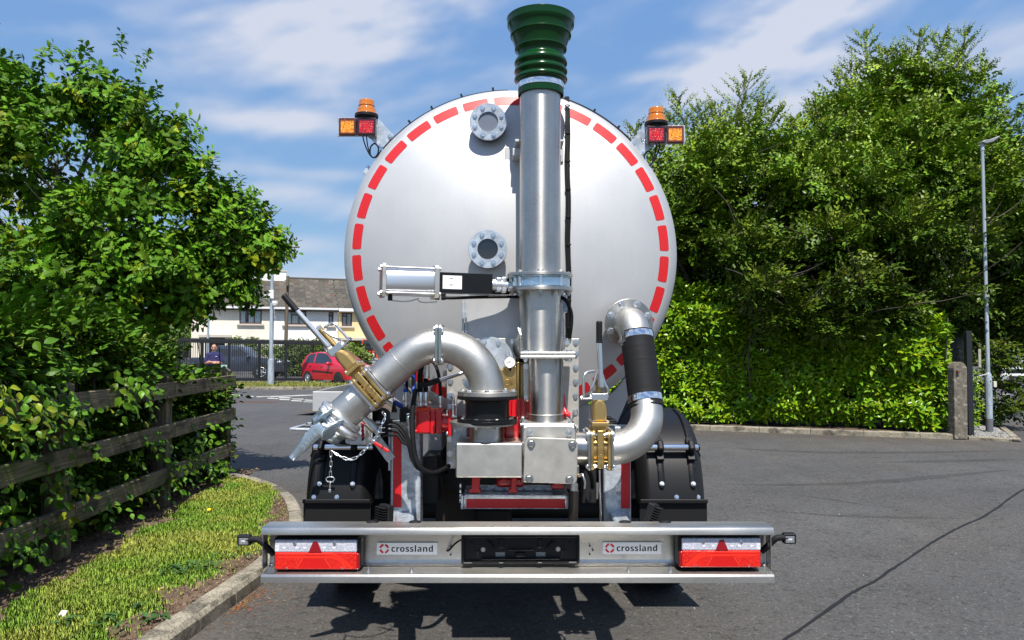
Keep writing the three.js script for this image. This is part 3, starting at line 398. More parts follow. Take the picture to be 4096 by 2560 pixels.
// ---------- foliage ----------
function cluster(kind, seed) {
  const R = rngOf(seed), list = [];
  const add = (g, m4, v) => { const q = norm(g); q.applyMatrix4(m4); const c = new Float32Array(q.attributes.position.count * 3); for (let i = 0; i < c.length; i += 3) { c[i] = v[0]; c[i + 1] = v[1]; c[i + 2] = v[2]; } q.setAttribute('color', new THREE.BufferAttribute(c, 3)); list.push(q); };
  const o = new THREE.Object3D(), tone = (a = 0.5) => { const v = 1 - a / 2 + a * R(), y = R() < 0.10 ? 1.5 : 1 + 0.25 * (R() - 0.5); return [v * y, v * (y > 1.3 ? 1.15 : 1), v * 0.9]; };
  if (kind === 'oak') {   // tuft of lobed leaves at a twig's end, spread along 16 cm
    const L = [leafShape([0.02, 0.10, 0.07, 0.24, 0.12, 0.33, 0.17, 0.30, 0.13, 0.16, 0.0], 1, 0.25, 0.25), leafShape([0.02, 0.08, 0.17, 0.09, 0.30, 0.16, 0.36, 0.18, 0.22, 0.1, 0.0], 1, -0.2, 0.4)];
    for (let k = 0; k < 11; k++) { const up = k / 11; o.position.set((R() - 0.5) * 0.05, up * 0.17, (R() - 0.5) * 0.05); o.rotation.set(0, 0, 0); o.rotateY(k * 2.4 + R()); o.rotateZ(lerp(-0.15, 0.75, up) + (R() - 0.5) * 0.7); o.rotateX((R() - 0.5) * 1.1); o.scale.setScalar(0.085 + 0.045 * R()); o.updateMatrix(); add(L[k % 2], o.matrix, tone(0.55)); }
  } else if (kind === 'beech') { // flat spray, leaves alternate along two twigs
    const L = leafShape([0.02, 0.22, 0.31, 0.27, 0.14, 0], 1, 0.22, 0.2);
    for (let b = 0; b < 3; b++) { const yaw = (b - 1) * 0.65, n = 8; for (let k = 0; k < n; k++) { const t = (k + 0.5) / n * 0.36, s = k % 2 ? 1 : -1; o.position.set(Math.cos(yaw) * t, 0.02 * Math.sin(t * 9 + b) - t * t * 0.25, Math.sin(yaw) * t); o.rotation.set(0, 0, 0); o.rotateY(-yaw + s * (0.75 + 0.3 * R())); o.rotateX((R() - 0.5) * 1.0); o.rotateZ((R() - 0.5) * 0.6); o.scale.setScalar(0.066 + 0.04 * R()); o.updateMatrix(); add(L, o.matrix, tone(0.7)); } }
  } else if (kind === 'shoot') { // upright leader, leaves on all sides
    const L = leafShape([0.02, 0.22, 0.31, 0.27, 0.14, 0], 1, 0.25, 0.2);
    for (let k = 0; k < 18; k++) { const t = k / 18 * 0.55; o.position.set(0.02 * Math.sin(k), t, 0.02 * Math.cos(k * 1.7)); o.rotation.set(0, 0, 0); o.rotateY(k * 2.4 + R() * 0.6); o.rotateZ(0.45 + 0.5 * R()); o.rotateX((R() - 0.5) * 1.0); o.scale.setScalar((0.08 + 0.035 * R()) * (1.1 - t)); o.updateMatrix(); add(L, o.matrix, tone(0.6)); }
  } else if (kind === 'hedge') { // beech hedge spray, larger leaves, drooping tip
    const L = leafShape([0.02, 0.2, 0.30, 0.31, 0.24, 0.12, 0], 1, 0.2, 0.3);
    for (let b = 0; b < 2; b++) { const yaw = (b - 0.5) * 0.8; for (let k = 0; k < 6; k++) { const t = (k + 0.6) / 6 * 0.30, s = k % 2 ? 1 : -1; o.position.set(Math.cos(yaw) * t, -t * t * 0.9, Math.sin(yaw) * t); o.rotation.set(0, 0, 0); o.rotateY(-yaw + s * (0.7 + 0.4 * R())); o.rotateX((R() - 0.5) * 1.3); o.rotateZ(-0.3 * R() - 0.1); o.scale.setScalar(0.05 + 0.04 * R()); o.updateMatrix(); add(L, o.matrix, tone(0.7)); } }
  } else {   // laurel: whorl of long glossy leaves round an upright tip
    const L = leafShape([0.03, 0.13, 0.19, 0.20, 0.16, 0.08, 0], 1, 0.3, 0.25);
    for (let k = 0; k < 9; k++) { const up = k / 9; o.position.set(0, up * 0.10, 0); o.rotation.set(0, 0, 0); o.rotateY(k * 2.4 + R() * 0.5); o.rotateZ(lerp(0.0, 1.05, up) + (R() - 0.5) * 0.4); o.rotateX((R() - 0.5) * 0.9); o.scale.setScalar(0.10 + 0.05 * R()); o.updateMatrix(); add(L, o.matrix, tone(0.45)); }
  }
  return mergeGeometries(list);
}
const mOak = mLeafOf({ vertexColors: true, roughness: 0.5 }), mBeech = mLeafOf({ vertexColors: true, roughness: 0.42, specularIntensity: 0.55 }), mLaurel = mLeafOf({ vertexColors: true, roughness: 0.3, specularIntensity: 0.6 }), mHedge = mLeafOf({ vertexColors: true, roughness: 0.36 });
const mBark = std({ color: C(0.11, 0.09, 0.07), roughness: 0.95, bumpMap: tMottle, bumpScale: 0.01 });
// scatter sprays through blobs: each blob [centre, radius m]; returns instance list
function inBlobs(R, blobs, n, { shell = 0.55, lift = 0.5, tilt = 0.5, size = [0.8, 1.3], col, squash = 0.85, seed = 1, axis = YUP }) {
  const list = [], area = blobs.reduce((s, b) => s + b[1] * b[1], 0);
  for (const [c, r] of blobs) { const k = Math.round(n * r * r / area); for (let i = 0; i < k; i++) {
    const u = R() * 2 - 1, a = R() * 6.2832, s = Math.sqrt(1 - u * u), dir = V(s * Math.cos(a), u, s * Math.sin(a)); const lump = 0.72 + 0.56 * fbm(dir.x * 2.2 + c.x * 3 + 20, dir.y * 2.2 + dir.z * 1.7 + c.y * 3 + 20, 3, 0, seed); const rr = r * lump * (1 - (1 - shell) * Math.pow(R(), 1.6) * 1.0);
    const p = c.clone().add(V(dir.x * rr, dir.y * rr * squash, dir.z * rr)); const out = dir.clone().lerp(YUP, lift).add(V((R() - 0.5) * tilt * 2, (R() - 0.5) * tilt, (R() - 0.5) * tilt * 2)).normalize();
    const q = axis === YUP ? qTo(out) : new THREE.Quaternion().setFromUnitVectors(V(1, 0, 0), V(dir.x + (R() - 0.5) * 0.8, dir.y * 0.4 + lift * 0.3 + (R() - 0.5) * 0.5, dir.z + (R() - 0.5) * 0.8).normalize()); if (axis === YUP) q.multiply(new THREE.Quaternion().setFromAxisAngle(YUP, R() * 6.28)); else q.multiply(new THREE.Quaternion().setFromAxisAngle(V(1, 0, 0), (R() - 0.5) * 1.4));
    list.push({ p, q, s: lerp(size[0], size[1], R()), c: col(R, dir, p) }); } }
  return list;
}
// break blobs into leafy clumps with gaps between them
function clumps(R, blobs, dens, r0, r1, shrink = 0.2, flat = 1) { const o = []; for (const [c, r] of blobs) { const q = Math.max(0.06, r - shrink), k = Math.round(dens * r * r) + 3; for (let i = 0; i < k; i++) { const u = R() * 2 - 1, a = R() * 6.2832, s = Math.sqrt(1 - u * u), f = q * Math.pow(R(), 0.3); o.push([c.clone().add(V(s * Math.cos(a) * f, u * f * 0.95, s * Math.sin(a) * f)), lerp(r0, r1, R())]); } } return o; }
function leaves(parent, kinds, mat, list, name = 'foliage') { kinds.forEach(([k, s], i) => { const sub = list.filter((_, j) => j % kinds.length === i); const im = scatter(name, cluster(k, s), mat, parent, sub, true); im.userData.kind = 'stuff'; }); }
function limb(a, b, r0, r1, R, n = 5) { const pts = []; for (let i = 0; i <= n; i++) { const t = i / n, w = Math.sin(Math.PI * t) * a.distanceTo(b) * 0.07; pts.push(a.clone().lerp(b, t).add(V((R() - 0.5) * w * 2, (R() - 0.5) * w, (R() - 0.5) * w * 2))); } const L = smooth(pts, 12), g = []; for (let i = 0; i < L.length - 1; i++) { const t = i / (L.length - 1), t2 = (i + 1) / (L.length - 1); g.push(cylBetween(L[i], L[i + 1].clone().add(L[i + 1].clone().sub(L[i]).multiplyScalar(0.06)), lerp(r0, r1, t), 8, lerp(r0, r1, t2))); } return join(g); }
// individual leaves near the lens, each a part
function singles(parent, geo, mats, list) { const rp = rootPos(parent); for (const q of list) { const o = mesh('leaf', geo, mats[Math.floor(q.k * mats.length)], parent); o.position.copy(q.p).sub(rp); o.quaternion.copy(q.q); o.scale.setScalar(q.s); } }
{ // oak on the left
  const R = rngOf(101), B = [[60, 420, 9.2, 0.9], [400, 440, 9.2, 0.80], [-190, 480, 9.2, 1.0], [230, 640, 8.8, 1.0], [560, 600, 9, 0.66], [640, 760, 8.8, 0.72], [-60, 780, 8.5, 1.1], [350, 880, 8.3, 0.9], [840, 840, 8.8, 0.52], [940, 890, 8.8, 0.36], [1010, 970, 8.7, 0.30], [1062, 1018, 8.7, 0.20], [745, 1010, 8.6, 0.62], [915, 1040, 8.7, 0.34], [560, 1080, 8.4, 0.72], [180, 1080, 8.1, 0.85], [-200, 1080, 8.2, 0.9], [800, 1180, 8.7, 0.34], [640, 1240, 8.6, 0.5], [380, 1230, 8.3, 0.6], [965, 1180, 8.8, 0.16], [60, 1240, 8.1, 0.6]].map(([X, Y, d, r]) => [P(X, Y, d), r]);
  const t = thing('oak_tree', 'leafy young oak rising above the left hedge and fence', 'tree', [-5.6, 0, -9.2]); const base = V(-5.6, 0.05, -9.2), fork = V(-5.55, 1.5, -9.15);
  const tr = [limb(base, fork, 0.15, 0.12, R)]; for (const [c] of B) { const h = fork.clone().lerp(c, 0.25 + 0.2 * R()).add(V(0, 0.2, 0)); tr.push(limb(fork, h, 0.06, 0.04, R, 3), limb(h, c, 0.035, 0.012, R)); for (let k = 0; k < 4; k++) tr.push(limb(c.clone().lerp(h, 0.3 * R()), c.clone().add(V((R() - 0.5) * 1.0, (R() - 0.2) * 0.7, (R() - 0.2) * 0.8)), 0.010, 0.003, R, 3)); }
  part('trunk', tr, mBark, t);
  const col = (R, dir, p) => { const q = 0.5 + 0.7 * R(), y = R() < 0.07 ? 1 : 0; return C((0.09 + 0.11 * y) * q, (0.215 + 0.05 * y) * q, 0.012 * q); };
  const tips = []; for (const [c, r] of B) for (let i = 0; i < 7; i++) { const a = R() * 6.28, dir = V(Math.cos(a) * 0.9, Math.abs(Math.sin(a)) * 0.9 - 0.15, (R() - 0.2) * 0.7).normalize(); for (let k = 0; k < 3; k++) { const p = c.clone().addScaledVector(dir, r - 0.12 + k * 0.10 + R() * 0.04); tips.push({ p, q: qTo(dir.clone().add(V((R() - 0.5) * 0.7, 0.3, (R() - 0.5) * 0.7)).normalize()).multiply(new THREE.Quaternion().setFromAxisAngle(YUP, R() * 6.28)), s: 0.95 - 0.15 * k, c: col(R) }); } }
  const fine = clumps(R, B, 17, 0.09, 0.27, 0.22).filter(([c]) => fbm(c.x * 1.3 + 7, c.y * 1.3 + c.z, 3, 0, 5) > 0.455); leaves(t, [['oak', 1], ['oak', 2], ['oak', 3]], mOak, inBlobs(R, fine, 2450, { shell: 0.3, lift: 0.5, tilt: 0.6, size: [0.75, 1.15], col, seed: 3 }).concat(inBlobs(R, B.filter((b) => b[1] > 0.55).map(([c, r]) => [c.clone().add(V(-0.2, -0.1, -0.5)), r * 0.75]), 300, { shell: 0.2, lift: 0.4, tilt: 0.7, size: [0.9, 1.3], col, seed: 3 })).concat(tips));
  // nearest leaves one by one
  const mats = [C(0.05, 0.12, 0.014), C(0.075, 0.15, 0.02), C(0.04, 0.10, 0.014), C(0.16, 0.17, 0.02)].map((c) => mLeafOf({ color: c, roughness: 0.5 })), list = inBlobs(R, B.filter((b) => b[0].z > -8.9), 150, { shell: 0.95, lift: 0.5, tilt: 0.7, size: [0.09, 0.13], col }); for (const q of list) q.k = R();
  singles(t, leafShape([0.02, 0.10, 0.07, 0.24, 0.12, 0.33, 0.17, 0.30, 0.13, 0.16, 0.0], 1, 0.25, 0.25), mats, list);
}
{ // beech hedge spilling over the fence
  const R = rngOf(202), t = thing('beech_hedge', 'dark beech hedge spilling over and through the timber fence', 'hedge', [-3.9, 0, -6]);
  const fx = (d) => -3.14 - 0.056 * (d - 4.5), list = [], hh = (d) => interp([[2, 1.72], [5.5, 1.70], [7, 1.46], [8, 1.12], [9, 0.90], [9.6, 0.85]], d) + 0.08 * Math.sin(d * 2.3);
  const col = (top) => { const q = 0.5 + 0.7 * R(), y = R() < 0.05 ? 1 : 0; return C((0.085 + 0.09 * y) * q, (0.185 + 0.03 * y) * q, 0.014 * q); };
  const X1 = V(1, 0, 0), add = (x, y, d, dir) => { const q = new THREE.Quaternion().setFromUnitVectors(X1, dir.normalize()); q.multiply(new THREE.Quaternion().setFromAxisAngle(X1, (R() - 0.5) * 1.6)); list.push({ p: V(x, y, -d), q, s: 0.7 + 0.45 * R(), c: col() }); };
  for (let i = 0; i < 5200; i++) { const d = 2.4 + R() * 6.8, H = hh(d); // body
    const y = 0.18 + R() * (H - 0.2), bulge = 0.12 * (fbm(d * 1.7, y * 2.2, 3, 0, 4) - 0.35) + (y > 1.3 ? 0.12 : 0), hole = fbm(d * 2.4 + 8, y * 3, 3, 0, 14); if (hole > 0.62) continue; add(fx(d) - 0.46 + bulge * 1.6 - R() * R() * 0.8, y, d, V(0.8 + R() * 0.3, (R() - 0.3) * 0.7, (R() - 0.3) * 1.2)); }
  for (let i = 0; i < 2400; i++) { const d = 2.4 + R() * 6.8, H = hh(d); add(fx(d) - 0.12 - R() * 1.3, H + (R() - 0.4) * 0.18, d, V((R() - 0.3), 0.15 + R() * 0.8, (R() - 0.2))); }
  for (let i = 0; i < 150; i++) { const d = 2.8 + R() * 6.2, y = 0.3 + R() * (hh(d) - 0.45); if (fbm(d * 2.4 + 8, y * 3, 3, 0, 24) < 0.54) continue; add(fx(d) - 0.12 + R() * 0.12, y, d, V(0.7, -0.2 - R() * 0.6, (R() - 0.3))); } // through the rails
  for (let i = 0; i < 150; i++) { const d = 8.9 + R() * 0.4, y = 0.2 + R() * 0.95; add(fx(d) - 0.45 + R() * 0.25, y, d - 0.2, V(0.9, (R() - 0.5) * 0.8, 0.2)); }
  for (let i = 0; i < 75; i++) { const d = 3 + R() * 3.6; if (fbm(d * 2.1 + 3, 7, 3, 0, 9) < 0.44) continue; add(fx(d) - 0.06 + R() * 0.12, 1.16 + R() * 0.3, d, V(0.6, -0.2 - R() * 0.7, (R() - 0.4) * 0.9)); } // over the top rail
  leaves(t, [['hedge', 11], ['hedge', 12], ['hedge', 13]], mHedge, list);
  const st = []; for (let i = 0; i < 46; i++) { const d = 2.6 + i * 0.15, x = fx(d) - 0.3 - R() * 0.6; st.push(limb(V(x, 0.05, -d), V(x + (R() - 0.4) * 0.5, 1.2 + R() * 0.5, -d + (R() - 0.5) * 0.5), 0.018, 0.006, R, 3)); }
  part('stems', st, mBark, t);
  const mats = [C(0.06, 0.15, 0.014), C(0.09, 0.19, 0.02), C(0.05, 0.12, 0.014), C(0.21, 0.23, 0.02), C(0.30, 0.10, 0.02)].map((c) => mLeafOf({ color: c, roughness: 0.36 })), s = []; for (let i = 0; i < 260; i++) { const d = 3.6 + R() * R() * 5, top = R() < 0.6, y = top ? hh(d) - 0.25 + R() * 0.35 : 0.3 + R() * 0.9, q = qTo(V(0.4 + R() * 0.6, 0.6, R() - 0.2).normalize()); q.multiply(new THREE.Quaternion().setFromAxisAngle(YUP, R() * 6.28)); const k = R(); s.push({ p: V(fx(d) + (top ? -0.2 : -0.02) + R() * 0.14, y, -d), q, s: 0.05 + 0.035 * R(), k: k < 0.985 ? k * 0.78 : 0.95 }); }
  singles(t, leafShape([0.02, 0.2, 0.30, 0.31, 0.24, 0.12, 0], 1, 0.2, 0.3), mats, s);
}
{ // beech trees on the right
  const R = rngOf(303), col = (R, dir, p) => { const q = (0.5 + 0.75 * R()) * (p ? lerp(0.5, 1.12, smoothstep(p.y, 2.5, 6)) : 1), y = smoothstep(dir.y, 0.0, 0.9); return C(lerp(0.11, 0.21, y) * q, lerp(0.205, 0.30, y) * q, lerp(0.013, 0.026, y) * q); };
  const mk = (label, base, B, n, shoots, sd) => {
    const blobs = B.map(([X, Y, d, r]) => [P(X, Y, d), r]); const t = thing('beech_tree', label, 'tree', [base.x, 0, base.z]); const fork = base.clone().setY(2.2);
    const tr = [limb(base.clone().setY(0.02), fork, 0.2, 0.16, R)]; for (const [c] of blobs) { tr.push(limb(fork, c, 0.08, 0.02, R)); for (let k = 0; k < 5; k++) tr.push(limb(c, c.clone().add(V((R() - 0.5) * 2.2, R() * 1.2, (R() - 0.3) * 1.8)), 0.016, 0.004, R, 3)); } 
    const sh = []; for (const [X, Y, X2, Y2, d] of shoots) { const a = P(X, Y, d), b = P(X2, Y2, d), L = a.distanceTo(b); tr.push(limb(a, b, 0.018, 0.004, R, 3)); const nn = Math.ceil(L / 0.12); for (let k = 0; k < nn; k++) { const f = k / nn, p = a.clone().lerp(b, f), w = (1 - f) * 0.35 * L; sh.push({ p: p.clone(), q: qTo(b.clone().sub(a)).multiply(new THREE.Quaternion().setFromAxisAngle(YUP, R() * 6.28)), s: 0.6 - f * 0.2, c: col(R, V(0, 0.9, 0), p) }); if (k % 2 === 0) { const t0 = R() * 6.28; for (const a2 of [t0, t0 + 2.1, t0 + 4.2]) { const dv = V(Math.cos(a2), 0.75, Math.sin(a2) * 0.7).normalize(), e = p.clone().addScaledVector(dv, w * 2.0); tr.push(cylBetween(p, e, 0.005, 4, 0.002)); for (let j = 1; j <= 3; j++) sh.push({ p: p.clone().lerp(e, j / 3), q: qTo(dv.clone().add(V((R() - 0.5) * 0.5, 0.2, (R() - 0.5) * 0.5)).normalize()).multiply(new THREE.Quaternion().setFromAxisAngle(YUP, R() * 6.28)), s: 0.5 + 0.2 * R(), c: col(R, V(0, 0.9, 0), p) }); } } } }
    part('trunk', tr, mBark, t);
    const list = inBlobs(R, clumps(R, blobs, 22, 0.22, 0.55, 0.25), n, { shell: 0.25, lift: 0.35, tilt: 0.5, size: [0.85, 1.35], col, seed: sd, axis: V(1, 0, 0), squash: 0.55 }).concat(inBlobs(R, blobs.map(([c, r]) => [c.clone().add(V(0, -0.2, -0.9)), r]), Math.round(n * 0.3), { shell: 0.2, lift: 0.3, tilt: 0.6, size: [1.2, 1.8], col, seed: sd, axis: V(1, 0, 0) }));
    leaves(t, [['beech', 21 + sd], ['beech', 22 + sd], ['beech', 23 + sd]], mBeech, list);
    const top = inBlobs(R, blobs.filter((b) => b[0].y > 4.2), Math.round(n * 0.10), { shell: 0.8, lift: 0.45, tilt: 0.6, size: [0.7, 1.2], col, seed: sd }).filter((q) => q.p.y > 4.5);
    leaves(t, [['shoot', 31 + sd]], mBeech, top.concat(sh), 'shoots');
  };
  mk('smaller beech tree with thin twigs at its top, close to the tank', P(2860, 1700, 16.8), [[2790, 760, 15.9, 1.35], [2960, 660, 16.3, 1.15], [2660, 900, 15.9, 1.2], [3120, 760, 16.3, 1.2], [2900, 980, 17.3, 1.3], [3120, 1000, 17.1, 1.2], [2740, 1120, 17.5, 1.1], [2980, 1180, 16.9, 0.9], [2860, 1260, 17.1, 0.8], [3080, 1270, 17.1, 0.8]], 2500, [[2940, 520, 3005, 295, 16.6], [2880, 560, 2860, 420, 16.6], [2990, 560, 3070, 390, 16.6], [2760, 560, 2700, 380, 16.4], [2820, 540, 2790, 420, 16.4], [2620, 620, 2520, 500, 16.4], [3040, 560, 3120, 440, 16.6], [2650, 600, 2680, 470, 16.5]], 2);
  mk('tall spreading beech tree behind laurel and lamp post', P(3660, 1700, 17.6), [[3310, 640, 16.7, 1.2], [3450, 500, 17.2, 1.15], [3600, 400, 17.2, 1.05], [3770, 420, 17.2, 1.05], [3880, 560, 16.9, 1.2], [3640, 640, 16.1, 1.5], [3400, 800, 15.7, 1.4], [3820, 800, 15.7, 1.4], [4000, 740, 16.9, 1.1], [4060, 900, 16.3, 1.2], [3600, 980, 17.1, 1.5], [3330, 1060, 16.9, 1.2], [3880, 1080, 17.1, 1.3], [4100, 1120, 17.7, 1], [3600, 1220, 16.5, 0.9], [3960, 1280, 16.9, 0.9], [3760, 1180, 16.7, 1], [3280, 1290, 17.2, 0.8], [3480, 1290, 17.2, 0.8], [4060, 1340, 17.3, 0.6], [3000, 970, 14.8, 0.55], [3330, 960, 14.5, 0.6], [3620, 900, 14.4, 0.6], [3880, 960, 14.5, 0.5], [3060, 1150, 14.2, 0.5], [3450, 1160, 13.9, 0.6], [3350, 1275, 14.0, 0.34], [3170, 1260, 14.1, 0.3], [3560, 1240, 14.0, 0.34], [3830, 1170, 14.2, 0.45]], 6700, [[3480, 340, 3455, 140, 17.2], [3520, 330, 3560, 190, 17.2], [3660, 300, 3680, 130, 17.2], [3720, 300, 3780, 140, 17.2], [3820, 330, 3865, 130, 17.2], [3880, 380, 3950, 250, 17.2], [3960, 480, 4010, 360, 17.2], [4010, 520, 4090, 440, 17.2], [3360, 440, 3360, 300, 17.2], [3280, 500, 3250, 400, 17.0], [3200, 560, 3160, 480, 16.8], [3790, 320, 3830, 210, 17.2], [3600, 310, 3620, 200, 17.2], [3420, 400, 3400, 250, 17.2]], 5);
  // low beech boughs reaching past the lamp post
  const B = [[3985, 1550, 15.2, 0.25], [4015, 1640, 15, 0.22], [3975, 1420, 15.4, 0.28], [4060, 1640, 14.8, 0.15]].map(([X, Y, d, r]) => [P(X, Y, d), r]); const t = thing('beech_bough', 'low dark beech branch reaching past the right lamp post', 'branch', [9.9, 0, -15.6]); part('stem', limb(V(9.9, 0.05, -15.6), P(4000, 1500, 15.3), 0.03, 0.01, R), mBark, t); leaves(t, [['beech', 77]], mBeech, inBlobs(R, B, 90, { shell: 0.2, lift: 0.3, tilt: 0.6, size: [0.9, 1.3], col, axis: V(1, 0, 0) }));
}
{ // laurel hedge
  const R = rngOf(404), a = GP(2300, 1703), b = GP(3835, 1758.5), d = b.clone().sub(a), L = d.length(), u = d.clone().normalize(), n = V(u.z, 0, -u.x), list = [];
  const col = () => { const q = 0.75 + 0.55 * R(), y = R(); return C(lerp(0.12, 0.23, y) * q, lerp(0.26, 0.36, y) * q, 0.010 * q); };
  const t = thing('laurel_hedge', 'bright glossy laurel hedge behind the right kerb', 'hedge', [a.x + d.x / 2, 0, a.z + d.z / 2]);
  const H = (s) => lerp(3.05, 2.1, smoothstep(s / L, 0.2, 0.95)) + 1.1 * (fbm(s * 0.8, 2, 4, 0, 5) - 0.5);
  for (let i = 0; i < 6500; i++) { const s = R() * L, h = H(s), y = 0.14 + Math.pow(R(), 0.9) * (h - 0.1), lump = fbm(s * 1.1 + 5, y * 1.3 + 2, 4, 0, 6), foot = 0.45 * smoothstep(y, 0.5, 0), hole = fbm(s * 2.2 + 31, y * 2.6, 3, 0, 26); if (hole > 0.60 && R() < 0.75) continue; const dep = 0.28 + foot * 0.6 + 1.15 * (0.60 - lump) + R() * R() * 0.55 + smoothstep(y, h - 0.5, h) * 0.35; const p = a.clone().addScaledVector(u, s).addScaledVector(n, dep).setY(y); const out = n.clone().multiplyScalar(-0.75).add(V((R() - 0.5) * 1.1, 0.55 + R() * 0.7, (R() - 0.5) * 0.8)).normalize(); list.push({ p, q: qTo(out).multiply(new THREE.Quaternion().setFromAxisAngle(YUP, R() * 6.28)), s: 0.75 + 0.5 * R(), c: col() }); }
  for (let i = 0; i < 2600; i++) { const s = R() * L, p = a.clone().addScaledVector(u, s).addScaledVector(n, 1.0 + R() * 0.9).setY(0.15 + R() * (H(s) - 0.1)); list.push({ p, q: qTo(V(R() - 0.5, 0.6, R() - 0.2)), s: 1.0 + 0.5 * R(), c: col() }); }
  for (let i = 0; i < 900; i++) { const s = R() * L, h = H(s), p = a.clone().addScaledVector(u, s).addScaledVector(n, 0.4 + R() * 1.6).setY(h + (R() - 0.6) * 0.5); list.push({ p, q: qTo(V(R() - 0.5, 1, R() - 0.5)), s: 0.8 + 0.4 * R(), c: col() }); }
  leaves(t, [['laurel', 41], ['laurel', 42], ['laurel', 43]], mLaurel, list);
  const st = []; for (let i = 0; i < 60; i++) { const p = a.clone().addScaledVector(u, R() * L).addScaledVector(n, 0.7 + R() * 0.8); st.push(limb(p.clone().setY(0.03), p.clone().add(V((R() - 0.5) * 0.6, 1.2 + R(), (R() - 0.5) * 0.5)), 0.022, 0.008, R, 3)); } part('stems', st, mBark, t);
  // leaves nearest the kerb, one by one
  const mats = [C(0.13, 0.27, 0.01), C(0.18, 0.31, 0.012), C(0.10, 0.22, 0.01)].map((c) => mLeafOf({ color: c, roughness: 0.28 })), sl = []; for (let i = 0; i < 220; i++) { const s = L * (0.35 + 0.65 * R()), y = 0.25 + R() * 1.9, p = a.clone().addScaledVector(u, s).addScaledVector(n, 0.12 + 0.75 * (0.62 - fbm(s * 1.1 + 5, y * 1.3 + 2, 4, 0, 6)) + R() * 0.1).setY(y); sl.push({ p, q: qTo(n.clone().multiplyScalar(-0.6).add(V((R() - 0.5), 0.8, (R() - 0.5) * 0.6)).normalize()).multiply(new THREE.Quaternion().setFromAxisAngle(YUP, R() * 6.28)), s: 0.1 + 0.05 * R(), k: R() }); }
  singles(t, leafShape([0.03, 0.13, 0.19, 0.20, 0.16, 0.08, 0], 1, 0.3, 0.25), mats, sl);
  // sprig growing through the gate
  const sp = thing('laurel_sprig', 'bright laurel sprig growing through the black gate', 'plant', [8.45, 0, -13.7]); part('stem', limb(V(8.45, 0.05, -13.7), V(8.55, 1.25, -13.6), 0.012, 0.004, R, 3), mBark, sp); const l2 = []; for (let i = 0; i < 16; i++) l2.push({ p: V(8.47 + 0.12 * (R() - 0.3), 0.2 + i * 0.065, -13.62 + 0.1 * (R() - 0.5)), q: qTo(V(R() - 0.3, 0.8, R())), s: 0.55 + 0.3 * R(), c: col() }); leaves(sp, [['laurel', 44]], mLaurel, l2);
}
// ---------- the tanker, seen from behind ----------
const T = thing('tanker', 'silver vacuum tanker seen from behind, with green hopper pipe and steel bumper', 'tanker', [0, 0, -5]);
const dot = (geo, mat, name, parent, label) => part(name, geo, mat, parent, label);
// tank: dished end, shell behind
const TD = 4.28, TC = P(2042, 1020, TD), TR = M(667, TD), TX = TC.x, TY = TC.y, RC = 2.6, RK = 0.91, KD = 0.085;
const sag = (r) => RC - Math.sqrt(RC * RC - r * r), BULGE = sag(RK) + KD;
const knuckle = new THREE.QuadraticBezierCurve(new THREE.Vector2(RK, KD), new THREE.Vector2(TR - 0.004, KD - 0.032), new THREE.Vector2(TR, 0));
const kPts = knuckle.getPoints(10);
function dishZ(r) { if (r <= RK) return BULGE - sag(r); for (let i = 1; i < kPts.length; i++) if (r <= kPts[i].x) { const a = kPts[i - 1], b = kPts[i]; return lerp(a.y, b.y, (r - a.x) / (b.x - a.x)); } return 0; }
function onDish(X, Y) { let d = TD - 0.15; for (let i = 0; i < 12; i++) { const p = P(X, Y, d), r = Math.hypot(p.x - TX, p.y - TY); d = TD - dishZ(r); } const p = P(X, Y, d), r = Math.hypot(p.x - TX, p.y - TY), s = r / Math.sqrt(RC * RC - r * r); p.n = V((p.x - TX) / (r || 1) * s, (p.y - TY) / (r || 1) * s, 1).normalize(); return p; }
{
  const prof = []; for (let i = 0; i <= 44; i++) { const r = RK * i / 44; prof.push([Math.max(r, 1e-4), BULGE - sag(r)]); } for (const q of kPts.slice(1)) prof.push([q.x, q.y]);
  const g = lathe(prof, 160); g.rotateX(Math.PI / 2); const p = g.attributes.position, nn = g.attributes.normal; // faint hand-made waviness of the pressing
  g.translate(TX, TY, -TD); const uv = g.attributes.uv; for (let i = 0; i < p.count; i++) uv.setXY(i, p.getX(i), p.getY(i));
  dot(g, m.tank, 'tank_end', T);
  const sh = new THREE.CylinderGeometry(TR, TR, 6.6, 128, 1, true); sh.rotateX(Math.PI / 2); sh.translate(TX, TY, -TD - 3.3); dot(boxUV(norm(sh), 1), m.tank, 'tank_shell', T);
  const far = new THREE.CircleGeometry(TR, 64); far.rotateY(Math.PI); far.translate(TX, TY, -TD - 6.6); dot(far, m.tank, 'tank_front', T);
  const seam = new THREE.TorusGeometry(TR + 0.001, 0.006, 8, 160); seam.translate(TX, TY, -TD - 0.05); dot(seam, m.tank, 'weld_seam', T);
  const s2 = new THREE.TorusGeometry(TR + 0.001, 0.005, 8, 160); s2.translate(TX, TY, -TD - 0.11); dot(s2, m.tank, 'weld_seam', T);
}
